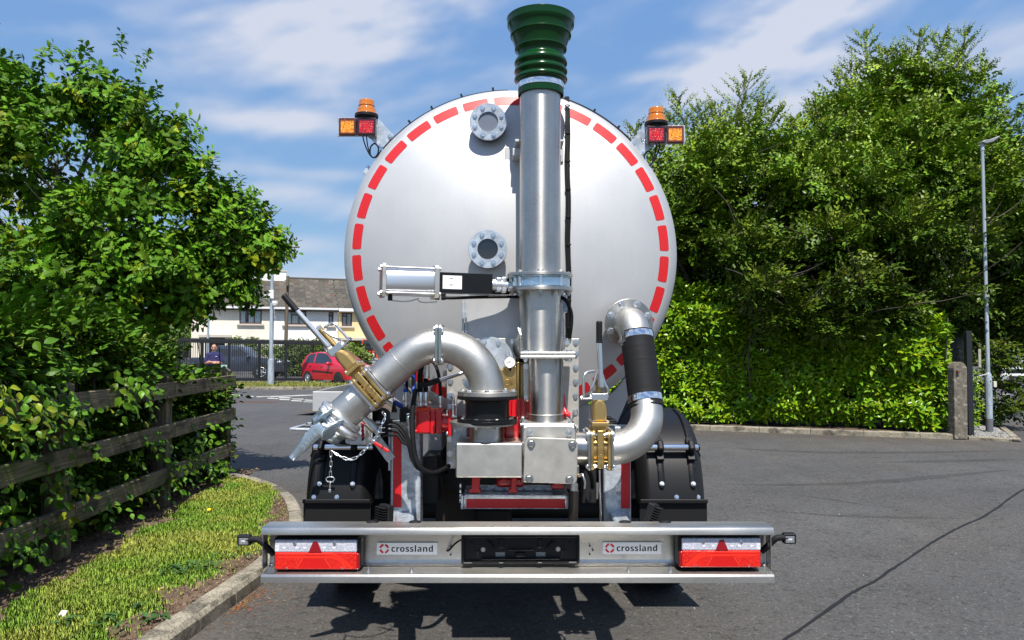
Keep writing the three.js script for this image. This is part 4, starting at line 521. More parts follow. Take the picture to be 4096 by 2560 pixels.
// red reflective tape round the end
{
  const mT = m.tape;
  const arcs = []; for (let k = 0; k < 15; k++) arcs.push(-1.4 - 11.78 * k); for (let k = -1; k < 12; k++) arcs.push(26.5 + 11.6 * k);
  const rm = M(620, TD - 0.11);
  for (const a0 of arcs) {
    const span = 9.55, ts = [0, 0.012, 0.035, 0.08, 0.2, 0.35, 0.5, 0.65, 0.8, 0.92, 0.965, 0.988, 1], pos = [], uv = [], idx = [], J = 4;
    ts.forEach((t, i) => { const e = Math.min(t, 1 - t), hw = 0.0275 * (e < 0.01 ? 0.62 : e < 0.02 ? 0.82 : e < 0.05 ? 0.95 : 1), a = (a0 + (t - 0.5) * span) * Math.PI / 180; for (let j = 0; j <= J; j++) { const r = rm + hw * (1 - 2 * j / J), z = dishZ(r) + 0.0016; pos.push(TX + r * Math.sin(a), TY + r * Math.cos(a), -TD + z); uv.push(a * rm * 14, r * 14); } if (i < ts.length - 1) for (let j = 0; j < J; j++) { const q = i * (J + 1) + j; idx.push(q, q + J + 1, q + 1, q + 1, q + J + 1, q + J + 2); } });
    const g = new THREE.BufferGeometry(); g.setAttribute('position', new THREE.Float32BufferAttribute(pos, 3)); g.setAttribute('uv', new THREE.Float32BufferAttribute(uv, 2)); g.setIndex(idx); g.computeVertexNormals(); if (g.attributes.normal.getZ(0) < 0) { const q = g.index.array; for (let i = 0; i < q.length; i += 3) { const s = q[i]; q[i] = q[i + 1]; q[i + 1] = s; } g.computeVertexNormals(); }
    dot(g, mT, 'reflective_tape', T);
  }
}
// sight glasses
function flangeRing(name, parent, c, dir, R, r0, t, mat) { return dot(aim(disc(R, t, r0, 56), c, dir), mat, name, parent); }
function sightGlass(X, Y, glass) {
  const p = onDish(X, Y), n = FWD, R = M(77.4, 3.98), c = p.clone(), d0 = 0.085; c.z = p.z; const q = P(X, Y, -p.z - d0);
  const g = dot(aim(lathe([[R * 0.68, -0.03], [R * 0.68, d0 - 0.028], [R * 0.99, d0 - 0.028], [R * 0.99, d0 - 0.004]], 48), V(q.x, q.y, p.z), n), m.rubber, 'sight_glass', T);
  flangeRing('flange', g, V(q.x, q.y, p.z + d0 - 0.004), n, R, R * 0.53, 0.018, m.galv);
  const gl = new THREE.CircleGeometry(R * 0.54, 40); gl.translate(q.x, q.y, p.z + d0 + 0.004); dot(gl, glass, 'glass', g);
  for (let k = 0; k < 8; k++) { const a = (k + 0.5) * Math.PI / 4; bolt(g, V(q.x + R * 0.765 * Math.sin(a), q.y + R * 0.765 * Math.cos(a), p.z + d0 + 0.014), n, 0.0115); }
}
sightGlass(1953, 489, phys({ color: C(0.16, 0.18, 0.22), roughness: 0.06, clearcoat: 1, clearcoatRoughness: 0.03 }));
sightGlass(1951, 997, m.darkGlass);

// generic flange on a pipe axis, with bolts
function flange(parent, c, dir, R, t, mat, { n = 8, br = 0.012, both = true, off = 0, rb = 0.84, r0 = 0, name = 'flange' } = {}) {
  dir = dir.clone().normalize(); const f = dot(aim(disc(R, t, r0, 64), c.clone().addScaledVector(dir, -t / 2), dir), mat, name, parent);
  const e1 = Math.abs(dir.y) > 0.9 ? V(1, 0, 0) : V(0, 1, 0).cross(dir).normalize(), e2 = dir.clone().cross(e1);
  for (let k = 0; k < n; k++) { const a = (k + off) / n * Math.PI * 2, p = c.clone().addScaledVector(e1, Math.cos(a) * R * rb).addScaledVector(e2, Math.sin(a) * R * rb); if (both !== 'minus') bolt(f, p.clone().addScaledVector(dir, t / 2 - 0.001), dir, br); if (both !== 'plus') bolt(f, p.clone().addScaledVector(dir, -t / 2 + 0.001), dir.clone().negate(), br, m.zinc, nutGeo, 'nut'); }
  return f;
}
// square flange plate across a pipe axis: side, thickness, corner radius
function sqFlange(parent, c, dir, S, t, mat, { br = 0.012, sides = [1, -1], up = FWD, name = 'flange' } = {}) {
  dir = dir.clone().normalize(); const z = up.clone().addScaledVector(dir, -up.dot(dir)).normalize(), x = dir.clone().cross(z);
  const s = new THREE.Shape(rrect(0, 0, S, S, S * 0.12).map(([a, b]) => new THREE.Vector2(a, b))); const g = new THREE.ExtrudeGeometry(s, { depth: t - 0.004, bevelEnabled: true, bevelSize: 0.002, bevelThickness: 0.002, bevelOffset: -0.002, bevelSegments: 2 }); g.translate(0, 0, -(t - 0.004) / 2);
  const q = boxUV(norm(g), 3); q.applyMatrix4(new THREE.Matrix4().makeBasis(x, z.clone(), x.clone().cross(z))); q.translate(c.x, c.y, c.z);
  const f = dot(q, mat, name, parent); const h = S * 0.39;
  for (const a of [-1, 1]) for (const b of [-1, 1]) for (const sd of sides) bolt(f, c.clone().addScaledVector(x, a * h).addScaledVector(z, b * h).addScaledVector(dir, sd * t * 0.48), dir.clone().multiplyScalar(sd), br, m.zinc, sd > 0 ? boltGeo : nutGeo, sd > 0 ? 'bolt' : 'nut');
  return f;
}
const weld = (c, dir, R, t = 0.004) => { const g = new THREE.TorusGeometry(R, t, 6, 48); const p = g.attributes.position; for (let i = 0; i < p.count; i++) { const k = 1 + 0.012 * (hash2(i, 7, 3) - 0.5); p.setXYZ(i, p.getX(i) * k, p.getY(i) * k, p.getZ(i)); } g.applyQuaternion(qTo(dir, FWD)); g.translate(c.x, c.y, c.z); g.computeVertexNormals(); return g; };

// ---- tall overflow pipe with its green hopper ----
{
  const d = 3.85, xs = 2161.5, top = P(xs, 350, d), bot = P(2160, 1096, d), r = M(82, d);
  const st = dot([cylBetween(bot, top.clone().add(V(0, 0.02, 0)), r, 64)], m.rolled, 'overflow_pipe', T);
  const Y = (y) => P(2163, y, d).y, ax = P(2163, 300, d), ph = [];
  const pr = [[331, 90], [384, 89], [384, 93], [337, 93], [333, 98], [331, 96], [330, 100], [327, 106], [322, 108], [314, 106], [309, 99], [307, 96], [303, 99], [296, 106], [290, 108], [282, 106], [276, 98], [273, 95], [268, 99], [262, 106], [255, 107.5], [246, 105], [238, 98], [232, 93], [226, 92], [216, 95], [207, 99], [204, 105], [199, 106], [196, 103.5], [153, 117], [150, 123], [145, 124], [142, 121], [111, 130], [108, 135], [98, 136], [84, 137], [80, 139], [78, 138.5], [78, 136], [100, 132], [200, 98], [230, 88], [330, 85]];
  const v = pr.map(([y, R]) => new THREE.Vector2(M(R, d), Y(y) - ax.y)); const g = new THREE.LatheGeometry(v.reverse(), 72); g.translate(ax.x, ax.y, -d);
  dot(g, m.green, 'green_hopper', T);
  const cl = lathe([[M(92, d), 0], [M(95, d), 0.001], [M(95, d), M(21, d)], [M(92, d), M(21, d) + 0.001]], 64); cl.translate(ax.x, Y(360), -d); const c = dot(cl, m.chrome, 'hose_clamp', T); dot(rbox(0.03, 0.02, 0.018), m.chrome, 'clamp_screw', c).position.set(ax.x - M(96, d), Y(350), -d - 0.04 + 5);
  // bracket from the dish
  const b = P(2075, 620, 3.98); dot([pbox(2060, 556, 2200, 566, 3.9, 0.16, 0.002), pbox(2050, 592, 2085, 622, 3.96, 0.12, 0.004), pbox(2240, 558, 2256, 566, 3.9, 0.16, 0.002)], m.tank, 'pipe_bracket', T);
  const pad = onDish(2160, 618); dot(extr(rrect(2136, 618, 236, 62, 10), -pad.z - 0.012, 0.03, 0.004), m.tank, 'mounting_pad', T);
}
// ---- knife valve with pneumatic cylinder ----
{
  const d = 3.85, c = P(2160, 1132, d), R = M(131, d);
  const val = dot(aim(lathe([[M(84, d), -0.03], [M(118, d), -0.028], [M(114, d), -0.018], [M(114, d), 0.018], [M(118, d), 0.028], [M(84, d), 0.03]], 64), c, YUP), m.bluezinc, 'knife_valve', T);
  for (const s of [1, -1]) { dot(aim(disc(R, 0.017, M(80, d), 64), c.clone().add(V(0, s * 0.037 - 0.0085, 0)), YUP), m.rolled, 'flange', val); dot(aim(disc(R * 0.985, 0.005, M(80, d), 64), c.clone().add(V(0, s * 0.0255 - 0.0025, 0)), YUP), m.bluezinc, 'gasket', val); }
  for (let k = 0; k < 8; k++) { const a = (k + 0.02) / 8 * Math.PI * 2 + Math.PI / 2, p = V(c.x + R * 0.86 * Math.cos(a), c.y, c.z + R * 0.86 * Math.sin(a)); dot(cylBetween(p.clone().add(V(0, -0.03, 0)), p.clone().add(V(0, 0.03, 0)), 0.009, 12), m.zinc, 'stud', val); bolt(val, p.clone().add(V(0, 0.045, 0)), YUP, 0.0145, m.brushed); bolt(val, p.clone().add(V(0, -0.045, 0)), DOWN, 0.0145, m.brushed, nutGeo, 'nut'); }
  // arrow cast in the ring
  dot(extr([[2112, 1134], [2123, 1124], [2134, 1134], [2128, 1134], [2128, 1142], [2118, 1142], [2118, 1134]], d - M(116, d), 0.01, 0.001), m.bluezinc, 'cast_arrow', val);
  // actuator built along its own axis, turned so its far end sits nearer the tank
  const act = new THREE.Group(); act.name = 'actuator'; act.position.copy(P(2040, 1141, d)).sub(rootPos(T)); act.rotation.y = 0.26; act.rotation.z = -0.012; T.add(act);
  const A = (name, g, mat) => mesh(name, g, mat, act), cx = (x, l, r, s = 32, y = 0, z = 0) => { const q = new THREE.CylinderGeometry(r, r, l, s); q.rotateZ(Math.PI / 2); q.translate(x, y, z); return norm(q); }, bx = (x, y, z, w, h, t, r = 0.004) => { const q = rbox(w, h, t, r); q.translate(x, y, z); return q; };
  const px = M(1, 3.9) / Math.cos(0.26);   // metres along the axis per photograph pixel
  const at = (X) => (X - 2040) * px;
  A('rod_fork', join([cx(at(1985), at(2010) - at(1965), 0.03, 8), cx(at(2030), at(2130) - at(1975), 0.02, 20), bx(at(1993), 0, 0, 0.03, 0.075, 0.05, 0.008), bx(at(2015), 0, 0, 0.03, 0.085, 0.035, 0.01)]), m.cast);
  const xb0 = at(1754), xb1 = at(1965); A('black_housing', bx((xb0 + xb1) / 2, 0, -0.005, xb1 - xb0, M(78, 3.9), 0.09, 0.003), m.blackGloss);
  A('housing_tail', bx(at(2000), -0.004, -0.035, 0.12, M(66, 3.9), 0.01, 0.002), m.blackGloss);
  const xc0 = at(1566), xc1 = at(1744), h = M(104, 3.95); 
  const barrel = (() => { const s = new THREE.Shape(rrect(0, 0, h, h, h * 0.36).map(([a, b]) => new THREE.Vector2(a, b))); const q = new THREE.ExtrudeGeometry(s, { depth: xc1 - xc0, bevelEnabled: false, curveSegments: 8 }); q.rotateY(Math.PI / 2); q.translate(xc0, 0, 0); return toCreasedNormals(norm(q), 0.5); })();
  A('cylinder_barrel', boxUV(barrel, 2), m.alu);
  for (const [x, w] of [[at(1559), 0.017], [at(1750), 0.022]]) A('end_plate', (() => { const S = M(121, 3.95), s = new THREE.Shape([[S / 2, S / 2 - 0.018], [S / 2 - 0.018, S / 2], [-S / 2 + 0.018, S / 2], [-S / 2, S / 2 - 0.018], [-S / 2, -S / 2 + 0.018], [-S / 2 + 0.018, -S / 2], [S / 2 - 0.018, -S / 2], [S / 2, -S / 2 + 0.018]].map(([a, b]) => new THREE.Vector2(a, b))); const q = new THREE.ExtrudeGeometry(s, { depth: w, bevelEnabled: true, bevelSize: 0.002, bevelThickness: 0.002, bevelSegments: 1 }); q.rotateY(Math.PI / 2); q.translate(x - w / 2, 0, 0); return boxUV(norm(q), 3); })(), m.brushed);
  for (const sy of [-1, 1]) for (const sz of [-1, 1]) { const e = M(60, 3.95) - 0.017; A('tie_rod', cx((xc0 + xc1) / 2, xc1 - xc0 + 0.06, 0.0065, 12, sy * e, sz * e), m.zinc); for (const [x, s] of [[at(1566) - 0.02, -1], [at(1757), 1]]) { const b = mesh('bolt', boltGeo, m.zinc, act); b.position.set(x, sy * e, sz * e); b.quaternion.copy(qTo(V(s, 0, 0))); b.scale.setScalar(0.011); } }
  const lab = canvasTex(256, 192, (g, w, hh) => { g.fillStyle = '#f4f4f2'; g.fillRect(0, 0, w, hh); g.strokeStyle = '#555'; g.lineWidth = 2; for (const y of [38, 128]) { g.strokeRect(80, y, 70, 14); g.beginPath(); g.moveTo(40, y + 7); g.lineTo(215, y + 7); g.stroke(); g.fillStyle = '#333'; g.fillRect(104, y + 2, 20, 10); } g.strokeRect(160, 70, 26, 34); g.fillStyle = '#888'; for (let i = 0; i < 7; i++) { g.fillRect(10, 30 + i * 20, 14, 2); g.fillRect(222, 20 + i * 22, 20, 2); } });
  const lg = new THREE.PlaneGeometry(at(1847) - at(1775), M(53, 3.82)); lg.translate(at(1811), 0.001, 0.0412); A('data_label', lg, std({ map: lab, roughness: 0.45 }));
  for (const X of [1757, 1780]) A('air_fitting', join([cx(at(X), 0.02, 0.012, 12, -0.078, 0.03), bx(at(X), -0.07, 0.03, 0.022, 0.03, 0.022)]), m.blackPlastic);
  A('air_fitting', join([bx(at(1585), -0.085, 0.02, 0.022, 0.03, 0.02)]), m.blackPlastic);
  A('air_line', join([tube(smooth([V(at(1590), -0.098, 0.02), V(at(1630), -0.102, 0.02), V(at(1660), -0.098, 0.02), V(at(1690), -0.085, 0.02)], 16), 0.0035, 8), tube(smooth([V(at(1685), -0.094, 0.02), V(at(1700), -0.103, 0.02), V(at(1730), -0.103, 0.02), V(at(1757), -0.1, 0.028)], 16), 0.0035, 8)]), std({ color: C(0.6, 0.6, 0.55), roughness: 0.3 }));
}
// ---- conduit, cable bundle, stand-off box ----
{
  const q = (X, Y, d) => P(X, Y, d);
  dot(pbox(1850, 1190, 2256, 1356, 4.0, 0.14, 0.004), m.tank, 'stand_off_box', T);
  dot([pbox(1850, 1188, 1857, 1352, 3.985, 0.02, 0.001), pbox(1861, 1188, 1867, 1352, 3.985, 0.02, 0.001)], m.galv, 'edge_strip', T);
  dot([pbox(2243, 1100, 2254, 1353, 3.95, 0.04, 0.002), pbox(2255, 1180, 2269, 1250, 3.98, 0.02, 0.002)], m.galv, 'cable_channel', T);
  dot(tube(smooth([q(1775, 1191, 3.9), q(1800, 1192, 3.9), q(1900, 1189, 3.92), q(2020, 1187, 3.95), q(2100, 1187, 4.02)], 40), 0.0085, 12), m.rubber, 'conduit', T);
  dot(tube(smooth([q(2200, 1189, 4.0), q(2240, 1188, 3.9), q(2262, 1200, 3.88), q(2278, 1230, 3.88), q(2286, 1262, 3.9), q(2284, 1310, 3.92), q(2278, 1352, 3.95)], 40), 0.010, 12), m.rubber, 'conduit', T);
  for (const [dx, r] of [[-7, 0.006], [-1, 0.0065], [5, 0.006]]) { const pts = []; for (let k = 0; k <= 12; k++) { const Y = lerp(396, 1352, k / 12), X = 2268 + dx + 6 * k / 12, p = onDish(X + 2 * Math.sin(k * 1.7 + dx), Y); pts.push(p.addScaledVector(p.n, 0.016)); } dot(tube(smooth(pts, 60), r, 8), m.hoseRubber, 'cable', T); }
  for (let k = 0; k < 9; k++) { const Y = 430 + k * 110, p = onDish(2267 + k * 0.8, Y); p.addScaledVector(p.n, 0.016); const g = new THREE.TorusGeometry(0.014, 0.003, 6, 16); g.rotateX(Math.PI / 2); g.translate(p.x, p.y, p.z); dot(g, m.blackPlastic, 'cable_tie', T); }
  // cable along the rim to the beacons
  const rim = (a0, a1) => { const pts = []; for (let k = 0; k <= 30; k++) { const a = lerp(a0, a1, k / 30) * Math.PI / 180; pts.push(V(TX + (TR + 0.010) * Math.sin(a), TY + (TR + 0.010) * Math.cos(a), -TD - 0.02)); } return pts; };
  dot(tube(rim(-50, -1), 0.006, 8), m.hoseRubber, 'cable', T); dot(tube(rim(16, 49), 0.010, 8), m.hoseRubber, 'cable', T);
  for (const a of [-46, -37, -28, -17, -6, 20, 30, 40, 47]) { const t = a * Math.PI / 180, g = rbox(0.012, 0.034, 0.012, 0.002); g.rotateZ(-t); g.translate(TX + (TR + 0.014) * Math.sin(t), TY + (TR + 0.014) * Math.cos(t), -TD - 0.012); dot(g, m.blackPlastic, 'cable_tie', T); }
}
// ---- bolted sump plate on the tank end ----
{
  const d = 3.96; const pl = dot(extr([[1787, 1462], [1860, 1380], [1905, 1352], [2316, 1354], [2316, 1880], [1786, 1874]], d, 0.05, 0.002), m.plate, 'sump_plate', T);
  for (const [X, Y] of [[1910, 1365], [1980, 1366], [2054, 1366], [2267, 1368], [2303, 1368], [2303, 1414], [2303, 1470], [2303, 1527], [2302, 1584], [2302, 1647], [2302, 1712], [1802, 1467], [1802, 1525], [1802, 1581], [1800, 1757], [1800, 1815], [1799, 1859], [1838, 1420]]) bolt(pl, P(X, Y, d - 0.001), FWD, 0.0125);
  const c = P(1960, 1440, d - 0.03); const rp = flange(T, c, FWD, M(92, d), 0.02, m.galv, { n: 8, both: 'plus', off: 0.4, rb: 0.8 }); rp.name = 'round_flange';
}
// ---- pipe below the valve, its mitred elbow, lower flange and chest ----
{
  const d = 3.85, a = P(2160, 1165, d), b = P(2160, 1412, d), r = M(83, d);
  const p = dot([cylBetween(b, a, r, 64)], m.rolled, 'valve_pipe', T);
  dot(cylBetween(P(2150, 1310, d), P(2110, 1420, d + 0.22), r * 0.97, 48), m.rolled, 'branch_pipe', T);
  const d2 = 3.78, c = P(2187, 1420, d2); const fl = dot([(() => { const g = rbox(M(214, d2), 0.0145, 0.27, 0.004); g.translate(c.x, c.y + 0.009, -d2); return g; })(), (() => { const g = rbox(M(214, d2), 0.0145, 0.27, 0.004); g.translate(c.x, c.y - 0.009, -d2); return g; })()], m.brushed, 'square_flange', T);
  const hw = M(107, d2) - 0.028; for (const sx of [-1, 1]) for (const z of [0.107, -0.107]) { bolt(fl, V(c.x + sx * hw, c.y + 0.0155, -d2 + z), YUP, 0.0125); bolt(fl, V(c.x + sx * hw, c.y - 0.0155, -d2 + z), DOWN, 0.0125, m.zinc, nutGeo, 'nut'); } for (const sx of [-1, 1]) bolt(fl, V(c.x + sx * (hw - 0.022), c.y + 0.0155, -d2 + 0.09), YUP, 0.012, m.zinc);
  const lo = dot(cylBetween(P(2184, 1690, d2), P(2184, 1424, d2), M(69.5, d2), 64), m.rolled, 'chest_pipe', T); dot(weld(P(2184, 1655, d2), YUP, M(69.5, d2), 0.003), m.pipe, 'weld_bead', lo);
  // chest
  const db = 3.62; const bp = dot((() => { const c = P(2184, 1688, d2), g = rbox(M(212, d2), 0.014, 0.29, 0.005); g.translate(c.x, c.y, -d2); return g; })(), m.brushed, 'base_plate', T);
  { const c = P(2184, 1688, d2), w = M(92, d2); for (const sx of [-1, 1]) for (const z of [0.115, -0.1]) bolt(bp, V(c.x + sx * w, c.y + 0.007, -d2 + z), YUP, 0.0135, m.zinc, nutGeo, 'nut'); }
  const ch = dot(pbox(2084, 1700, 2308, 1935, db, 0.32, 0.018), m.brushed, 'valve_chest', T);
  const c1 = dot(extr(rrect(2198, 1788, 210, 168, 26), db - 0.012, 0.014, 0.002), m.brushed, 'cover_plate', ch); for (const [X, Y] of [[2118, 1733], [2275, 1734]]) { const o = bolt(c1, P(X, Y, db - 0.011), FWD, 0.0125, m.zinc, nutGeo, 'nut'); }
  const dc = db - 0.075; const c2 = dot(extr(rrect(2203, 1843, 214, 180, 20, 0.035), dc, 0.016, 0.002), m.plate, 'inspection_cover', ch); for (const [X, Y] of [[2125, 1774], [2290, 1778], [2278, 1917], [2117, 1914]]) bolt(c2, P(X, Y, dc - 0.001), FWD, 0.0155, m.brushed);
  dot(cylBetween(P(2205, 1843, dc + 0.01).add(V(0, 0, -0.012)), P(2205, 1843, dc + 0.01).add(V(0, 0, -0.1)), M(80, 3.6), 48), m.brushed, 'cover_neck', ch);
  // long horizontal box and stub
  const dh = 3.58; dot(pbox(1822, 1773, 2092, 1912, dh, 0.24, 0.009), m.brushed, 'manifold_box', T);
  dot(cylBetween(P(1948, 1770, 3.70), P(1948, 1690, 3.70), M(69, 3.70), 56), m.rolled, 'stub_pipe', T);
}
// ---- suction line: flanges, rubber joint, swan neck ----
const D6 = 3.67;
{
  const cx = 1949, R = M(119, D6);
  const low = flange(T, P(1933, 1690, 3.70), YUP, M(134, 3.7), 0.016, m.plate, { n: 6, both: 'minus', off: 0.2, rb: 0.62, name: 'lower_flange' });
  const j = dot(aim(lathe([[M(119, D6), -0.047], [M(119, D6), -0.066], [M(113, D6), -0.068]], 56).scale(1, 1, 1), P(cx, 1632, D6), YUP), m.blackGloss, 'rubber_joint', T);
  dot(aim(lathe([[0.02, -0.068], [M(118, D6), -0.068], [M(119.5, D6), -0.065], [M(119.5, D6), -0.052], [M(118, D6), -0.049], [M(90, D6), -0.047], [M(87, D6), -0.040], [M(86.5, D6), 0.03], [M(90, D6), 0.045], [M(119, D6), 0.05], [M(120, D6), 0.052], [M(120, D6), 0.066], [M(119, D6), 0.068], [0.02, 0.068]], 64), P(cx, 1636, D6), YUP), m.blackGloss, 'joint_body', j);
  for (let k = 0; k < 8; k++) { const a = (k + 0.5) / 8 * Math.PI * 2, c = P(cx, 1636, D6); bolt(j, V(c.x + R * 0.86 * Math.cos(a), c.y - 0.049, c.z + R * 0.86 * Math.sin(a)), YUP, 0.012, m.brushed); }
  const c = P(1951, 1573, D6); const fl = flange(T, c, YUP, R, 0.021, m.plate, { n: 8, both: true, off: 0.0, rb: 0.86, br: 0.0125, name: 'neck_flange' });
  // pipe centre line
  const apex = P(1757, 1380, D6), r = M(68.5, D6), Rb = M(192, D6), th = 42 * Math.PI / 180;
  const pr = [P(1949, 1575, D6), P(1949, 1380, D6), apex]; const right = fillet([V(pr[0].x, c.y - 0.01, -D6), V(pr[0].x, apex.y, -D6), V(apex.x + 0.005, apex.y, -D6)], Rb * 0.985, 26);
  const rp = dot(tube(right, r, 40), m.pipe, 'swan_neck', T); dot(weld(V(pr[0].x, c.y + 0.014, -D6), YUP, r + 0.001, 0.005), m.pipe, 'weld_bead', rp);
  const dir = V(-Math.cos(th), -Math.sin(th), 0), bend = []; for (let k = 0; k <= 20; k++) { const t = th * k / 20; bend.push(V(apex.x - Rb * Math.sin(t), apex.y - Rb * (1 - Math.cos(t)), -D6)); }
  const e0 = bend[bend.length - 1]; const S = (px) => e0.clone().addScaledVector(dir, M(px, D6));
  const left = bend.concat([S(60), S(137)]); const lp = dot(tube(left, r, 40), m.pipe, 'suction_elbow', T); dot(weld(S(30), dir, r + 0.0005, 0.0022), m.pipe, 'weld_bead', lp);
  // apex flange pair, green gasket
  const e = M(1, D6); const ap = sqFlange(T, V(apex.x - 4 * e, apex.y, -D6), V(-1, 0, 0), M(160, D6), M(11, D6), m.brushed, { sides: [1], br: 0.0115 }); const ap2 = sqFlange(T, V(apex.x + 10 * e, apex.y, -D6), V(1, 0, 0), M(160, D6), M(11, D6), m.brushed, { sides: [1], br: 0.0115 }); dot(aim(disc(M(76, D6), M(4, D6), 0, 32), V(apex.x + 1 * e, apex.y, -D6), V(1, 0, 0)), std({ color: C(0.02, 0.12, 0.09), roughness: 0.7 }), 'gasket', ap);
  // gate valve: flanges at 141 and 226 px down the line
  goldValve('gate_valve', S(139), S(226), dir, V(-0.67, 0.743, 0), D6, { gs: -1, spindle: 330, label: 'brass gate valve on the left suction pipe with slanting lever', handle: [P(1300, 1372, D6 - 0.05), P(1187, 1243, D6 - 0.05), P(1133, 1180, D6 - 0.05)] });
  // tail pipe to the lever coupling
  const tp = dot(tube([S(226), S(300), S(355)], r, 40), m.pipe, 'tail_pipe', T);
  { // white tag wrapped on the pipe
    const n = V(-0.67, 0.743, 0), g = new THREE.CylinderGeometry(r + 0.0012, r + 0.0012, M(40, D6), 16, 1, true, -0.60, 0.30); const y = dir.clone().negate(), zz = FWD, xx = y.clone().cross(zz); g.applyMatrix4(new THREE.Matrix4().makeBasis(xx, y, zz)); const q = S(255); g.translate(q.x, q.y, q.z); dot(g, std({ color: C(0.8, 0.8, 0.8), roughness: 0.5, side: THREE.DoubleSide }), 'paper_tag', tp); }
  coupling(S, dir, r);
  // drain cock under the tail pipe
  const dn = V(0.69, -0.72, 0), q0 = S(290).addScaledVector(dn, r * 0.95); const dc = dot([cylBetween(q0, q0.clone().addScaledVector(dn, M(35, D6)), 0.017, 16), cylBetween(q0.clone().addScaledVector(dn, M(22, D6)), q0.clone().addScaledVector(dn, M(66, D6)), 0.024, 8), cylBetween(q0.clone().addScaledVector(dn, M(66, D6)), q0.clone().addScaledVector(dn, M(84, D6)), 0.015, 12)], m.brushed, 'drain_cock', T);
  const h0 = P(1492, 1772, D6 - 0.04), h1 = P(1555, 1807, D6 - 0.06); dot(barBetween(P(1475, 1752, D6 - 0.04), P(1500, 1773, D6 - 0.04), 0.012, 0.003), m.zinc, 'handle_stem', dc); dot(barBetween(P(1497, 1770, D6 - 0.04), h1, 0.016, 0.008, FWD, 0.004), std({ color: C(0.6, 0.01, 0.01), roughness: 0.4 }), 'red_handle', dc);
}
function goldValve(name, A, B, dir, up, d, o = {}) {
  const L = A.distanceTo(B), c = A.clone().lerp(B, 0.5), e = M(1, d), side = up.clone().cross(dir).normalize(); if (side.z < 0) side.negate();
  const g = thingPart(name, o.label), at = (u, w, z = 0) => c.clone().addScaledVector(up, u * e).addScaledVector(dir, w * e).addScaledVector(side, z);
  const zt = o.z || 0, S = 158;
  // steel counter flanges and brass flanges
  const fa = L / e / 2 - 6; for (const s of [-1, 1]) { sqFlange(g, at(0, s * fa), dir.clone().multiplyScalar(s), M(S, d), M(10, d), m.brushed, { sides: [1], br: 0.0115, up: side }); sqFlange(g, at(0, s * (fa - 12)), dir.clone().multiplyScalar(s), M(S - 2, d), M(11, d), m.gold, { sides: [-1], br: 0.0115, up: side, name: 'brass_flange' }); }
  const body = dot([cylBetween(at(0, -fa + 10), at(0, fa - 10), M(64, d), 40), (() => { const q = disc(M(72, d), M(24, d), 0, 40, 0.006); q.translate(0, -M(12, d), 0); return aim(q, at(0, 0), dir); })()], m.gold, 'valve_body', g);
  // ribs and raised spine
  for (const s of [-1, 1]) for (const u of [-42, 30]) dot(barBetween(at(u, s * 12, M(64, d)), at(u, s * (fa - 10), M(64, d)), 0.006, 0.014, side), m.gold, 'rib', body);
  dot(barBetween(at(-70, 0, M(60, d)), at(80, 0, M(60, d)), M(28, d), 0.03, side, 0.008), m.gold, 'spine', body);
  // bonnet: collar, tall housing with rounded head
  const slab = (pts, z0, z1, nm, bev = 0.006) => { const s = new THREE.Shape(pts.map(([u, w]) => new THREE.Vector2(w * e, u * e))); const q = new THREE.ExtrudeGeometry(s, { depth: z1 - z0 - 2 * bev, bevelEnabled: true, bevelSize: bev, bevelThickness: bev, bevelOffset: -bev, bevelSegments: 3 }); q.translate(0, 0, z0 + bev); const x = up.clone().cross(side); q.applyMatrix4(new THREE.Matrix4().makeBasis(x, up, side)); q.translate(c.x, c.y, c.z); return dot(boxUV(norm(q), 3), m.gold, nm, body); };
  slab([[62, -30], [62, 30], [100, 27], [100, -27]], -0.045, 0.05, 'neck');
  slab([[94, -33], [94, 33], [110, 33], [110, -33]], -0.075, 0.085, 'collar', 0.004);
  slab([[108, -27], [108, 27], [160, 27], [182, 22], [197, 13], [203, 0], [197, -13], [182, -22], [160, -27]], -0.065, 0.065, 'bonnet', 0.014);
  for (const z of [0.07, 0.01, -0.06]) for (const w of [-28, 28]) bolt(g, at(110, w, z), up, 0.009, m.brushed);
  // cast marks
  const xx = up.clone().cross(side), mark = (str, size, u, w, z, turn = 0) => { const q = text3(str, size, 0.003); const X = xx.clone(), Yv = up.clone(); q.rotateZ(turn); q.applyMatrix4(new THREE.Matrix4().makeBasis(X, Yv, side)); const p = at(u, w, z); q.translate(p.x, p.y, p.z); dot(q, m.gold, 'cast_mark', g); };
  const zf = M(60, d) + 0.0148; if (!o.plain) mark('6', 0.03, 48, 0, zf, o.mt || 0); mark('MADE', 0.0085, o.plain ? 8 : 16, 0, zf); mark('ITALY', 0.0085, -26, 0, zf); { const t = new THREE.TorusGeometry(0.0125, 0.0016, 6, 24); t.applyMatrix4(new THREE.Matrix4().makeBasis(xx, up, side)); const p = at(-5, 0, zf + 0.001); t.translate(p.x, p.y, p.z); dot(t, m.gold, 'cast_mark', g); mark('MZ', 0.0105, -5, 0, zf); }
  // yoke, spindle, links and hand lever
  const y0 = 196, yk = o.yoke || 0; dot([barBetween(at(y0 + 12, -29, 0.06), at(y0 + 12, 29, 0.06), M(26, d), 0.005, side), barBetween(at(y0 + 12, -29, 0.062), at(y0 + 12, -29, -0.06), M(26, d), 0.005, xx.clone()), barBetween(at(y0 + 12, 29, 0.062), at(y0 + 12, 29, -0.06), M(26, d), 0.005, xx.clone())].map((q) => q), m.zinc, 'yoke', g);
  for (const w of [-32, 32]) bolt(g, at(y0 + 12, w, 0.02), dir.clone().multiplyScalar(Math.sign(w)), 0.0105);
  dot(cylBetween(at(195, 0, 0), at(o.spindle || 320, 0, 0), M(11, d), 20), m.gold, 'spindle', g); bolt(g, at((o.spindle || 320) - 8, 0, M(11, d)), side, 0.009);
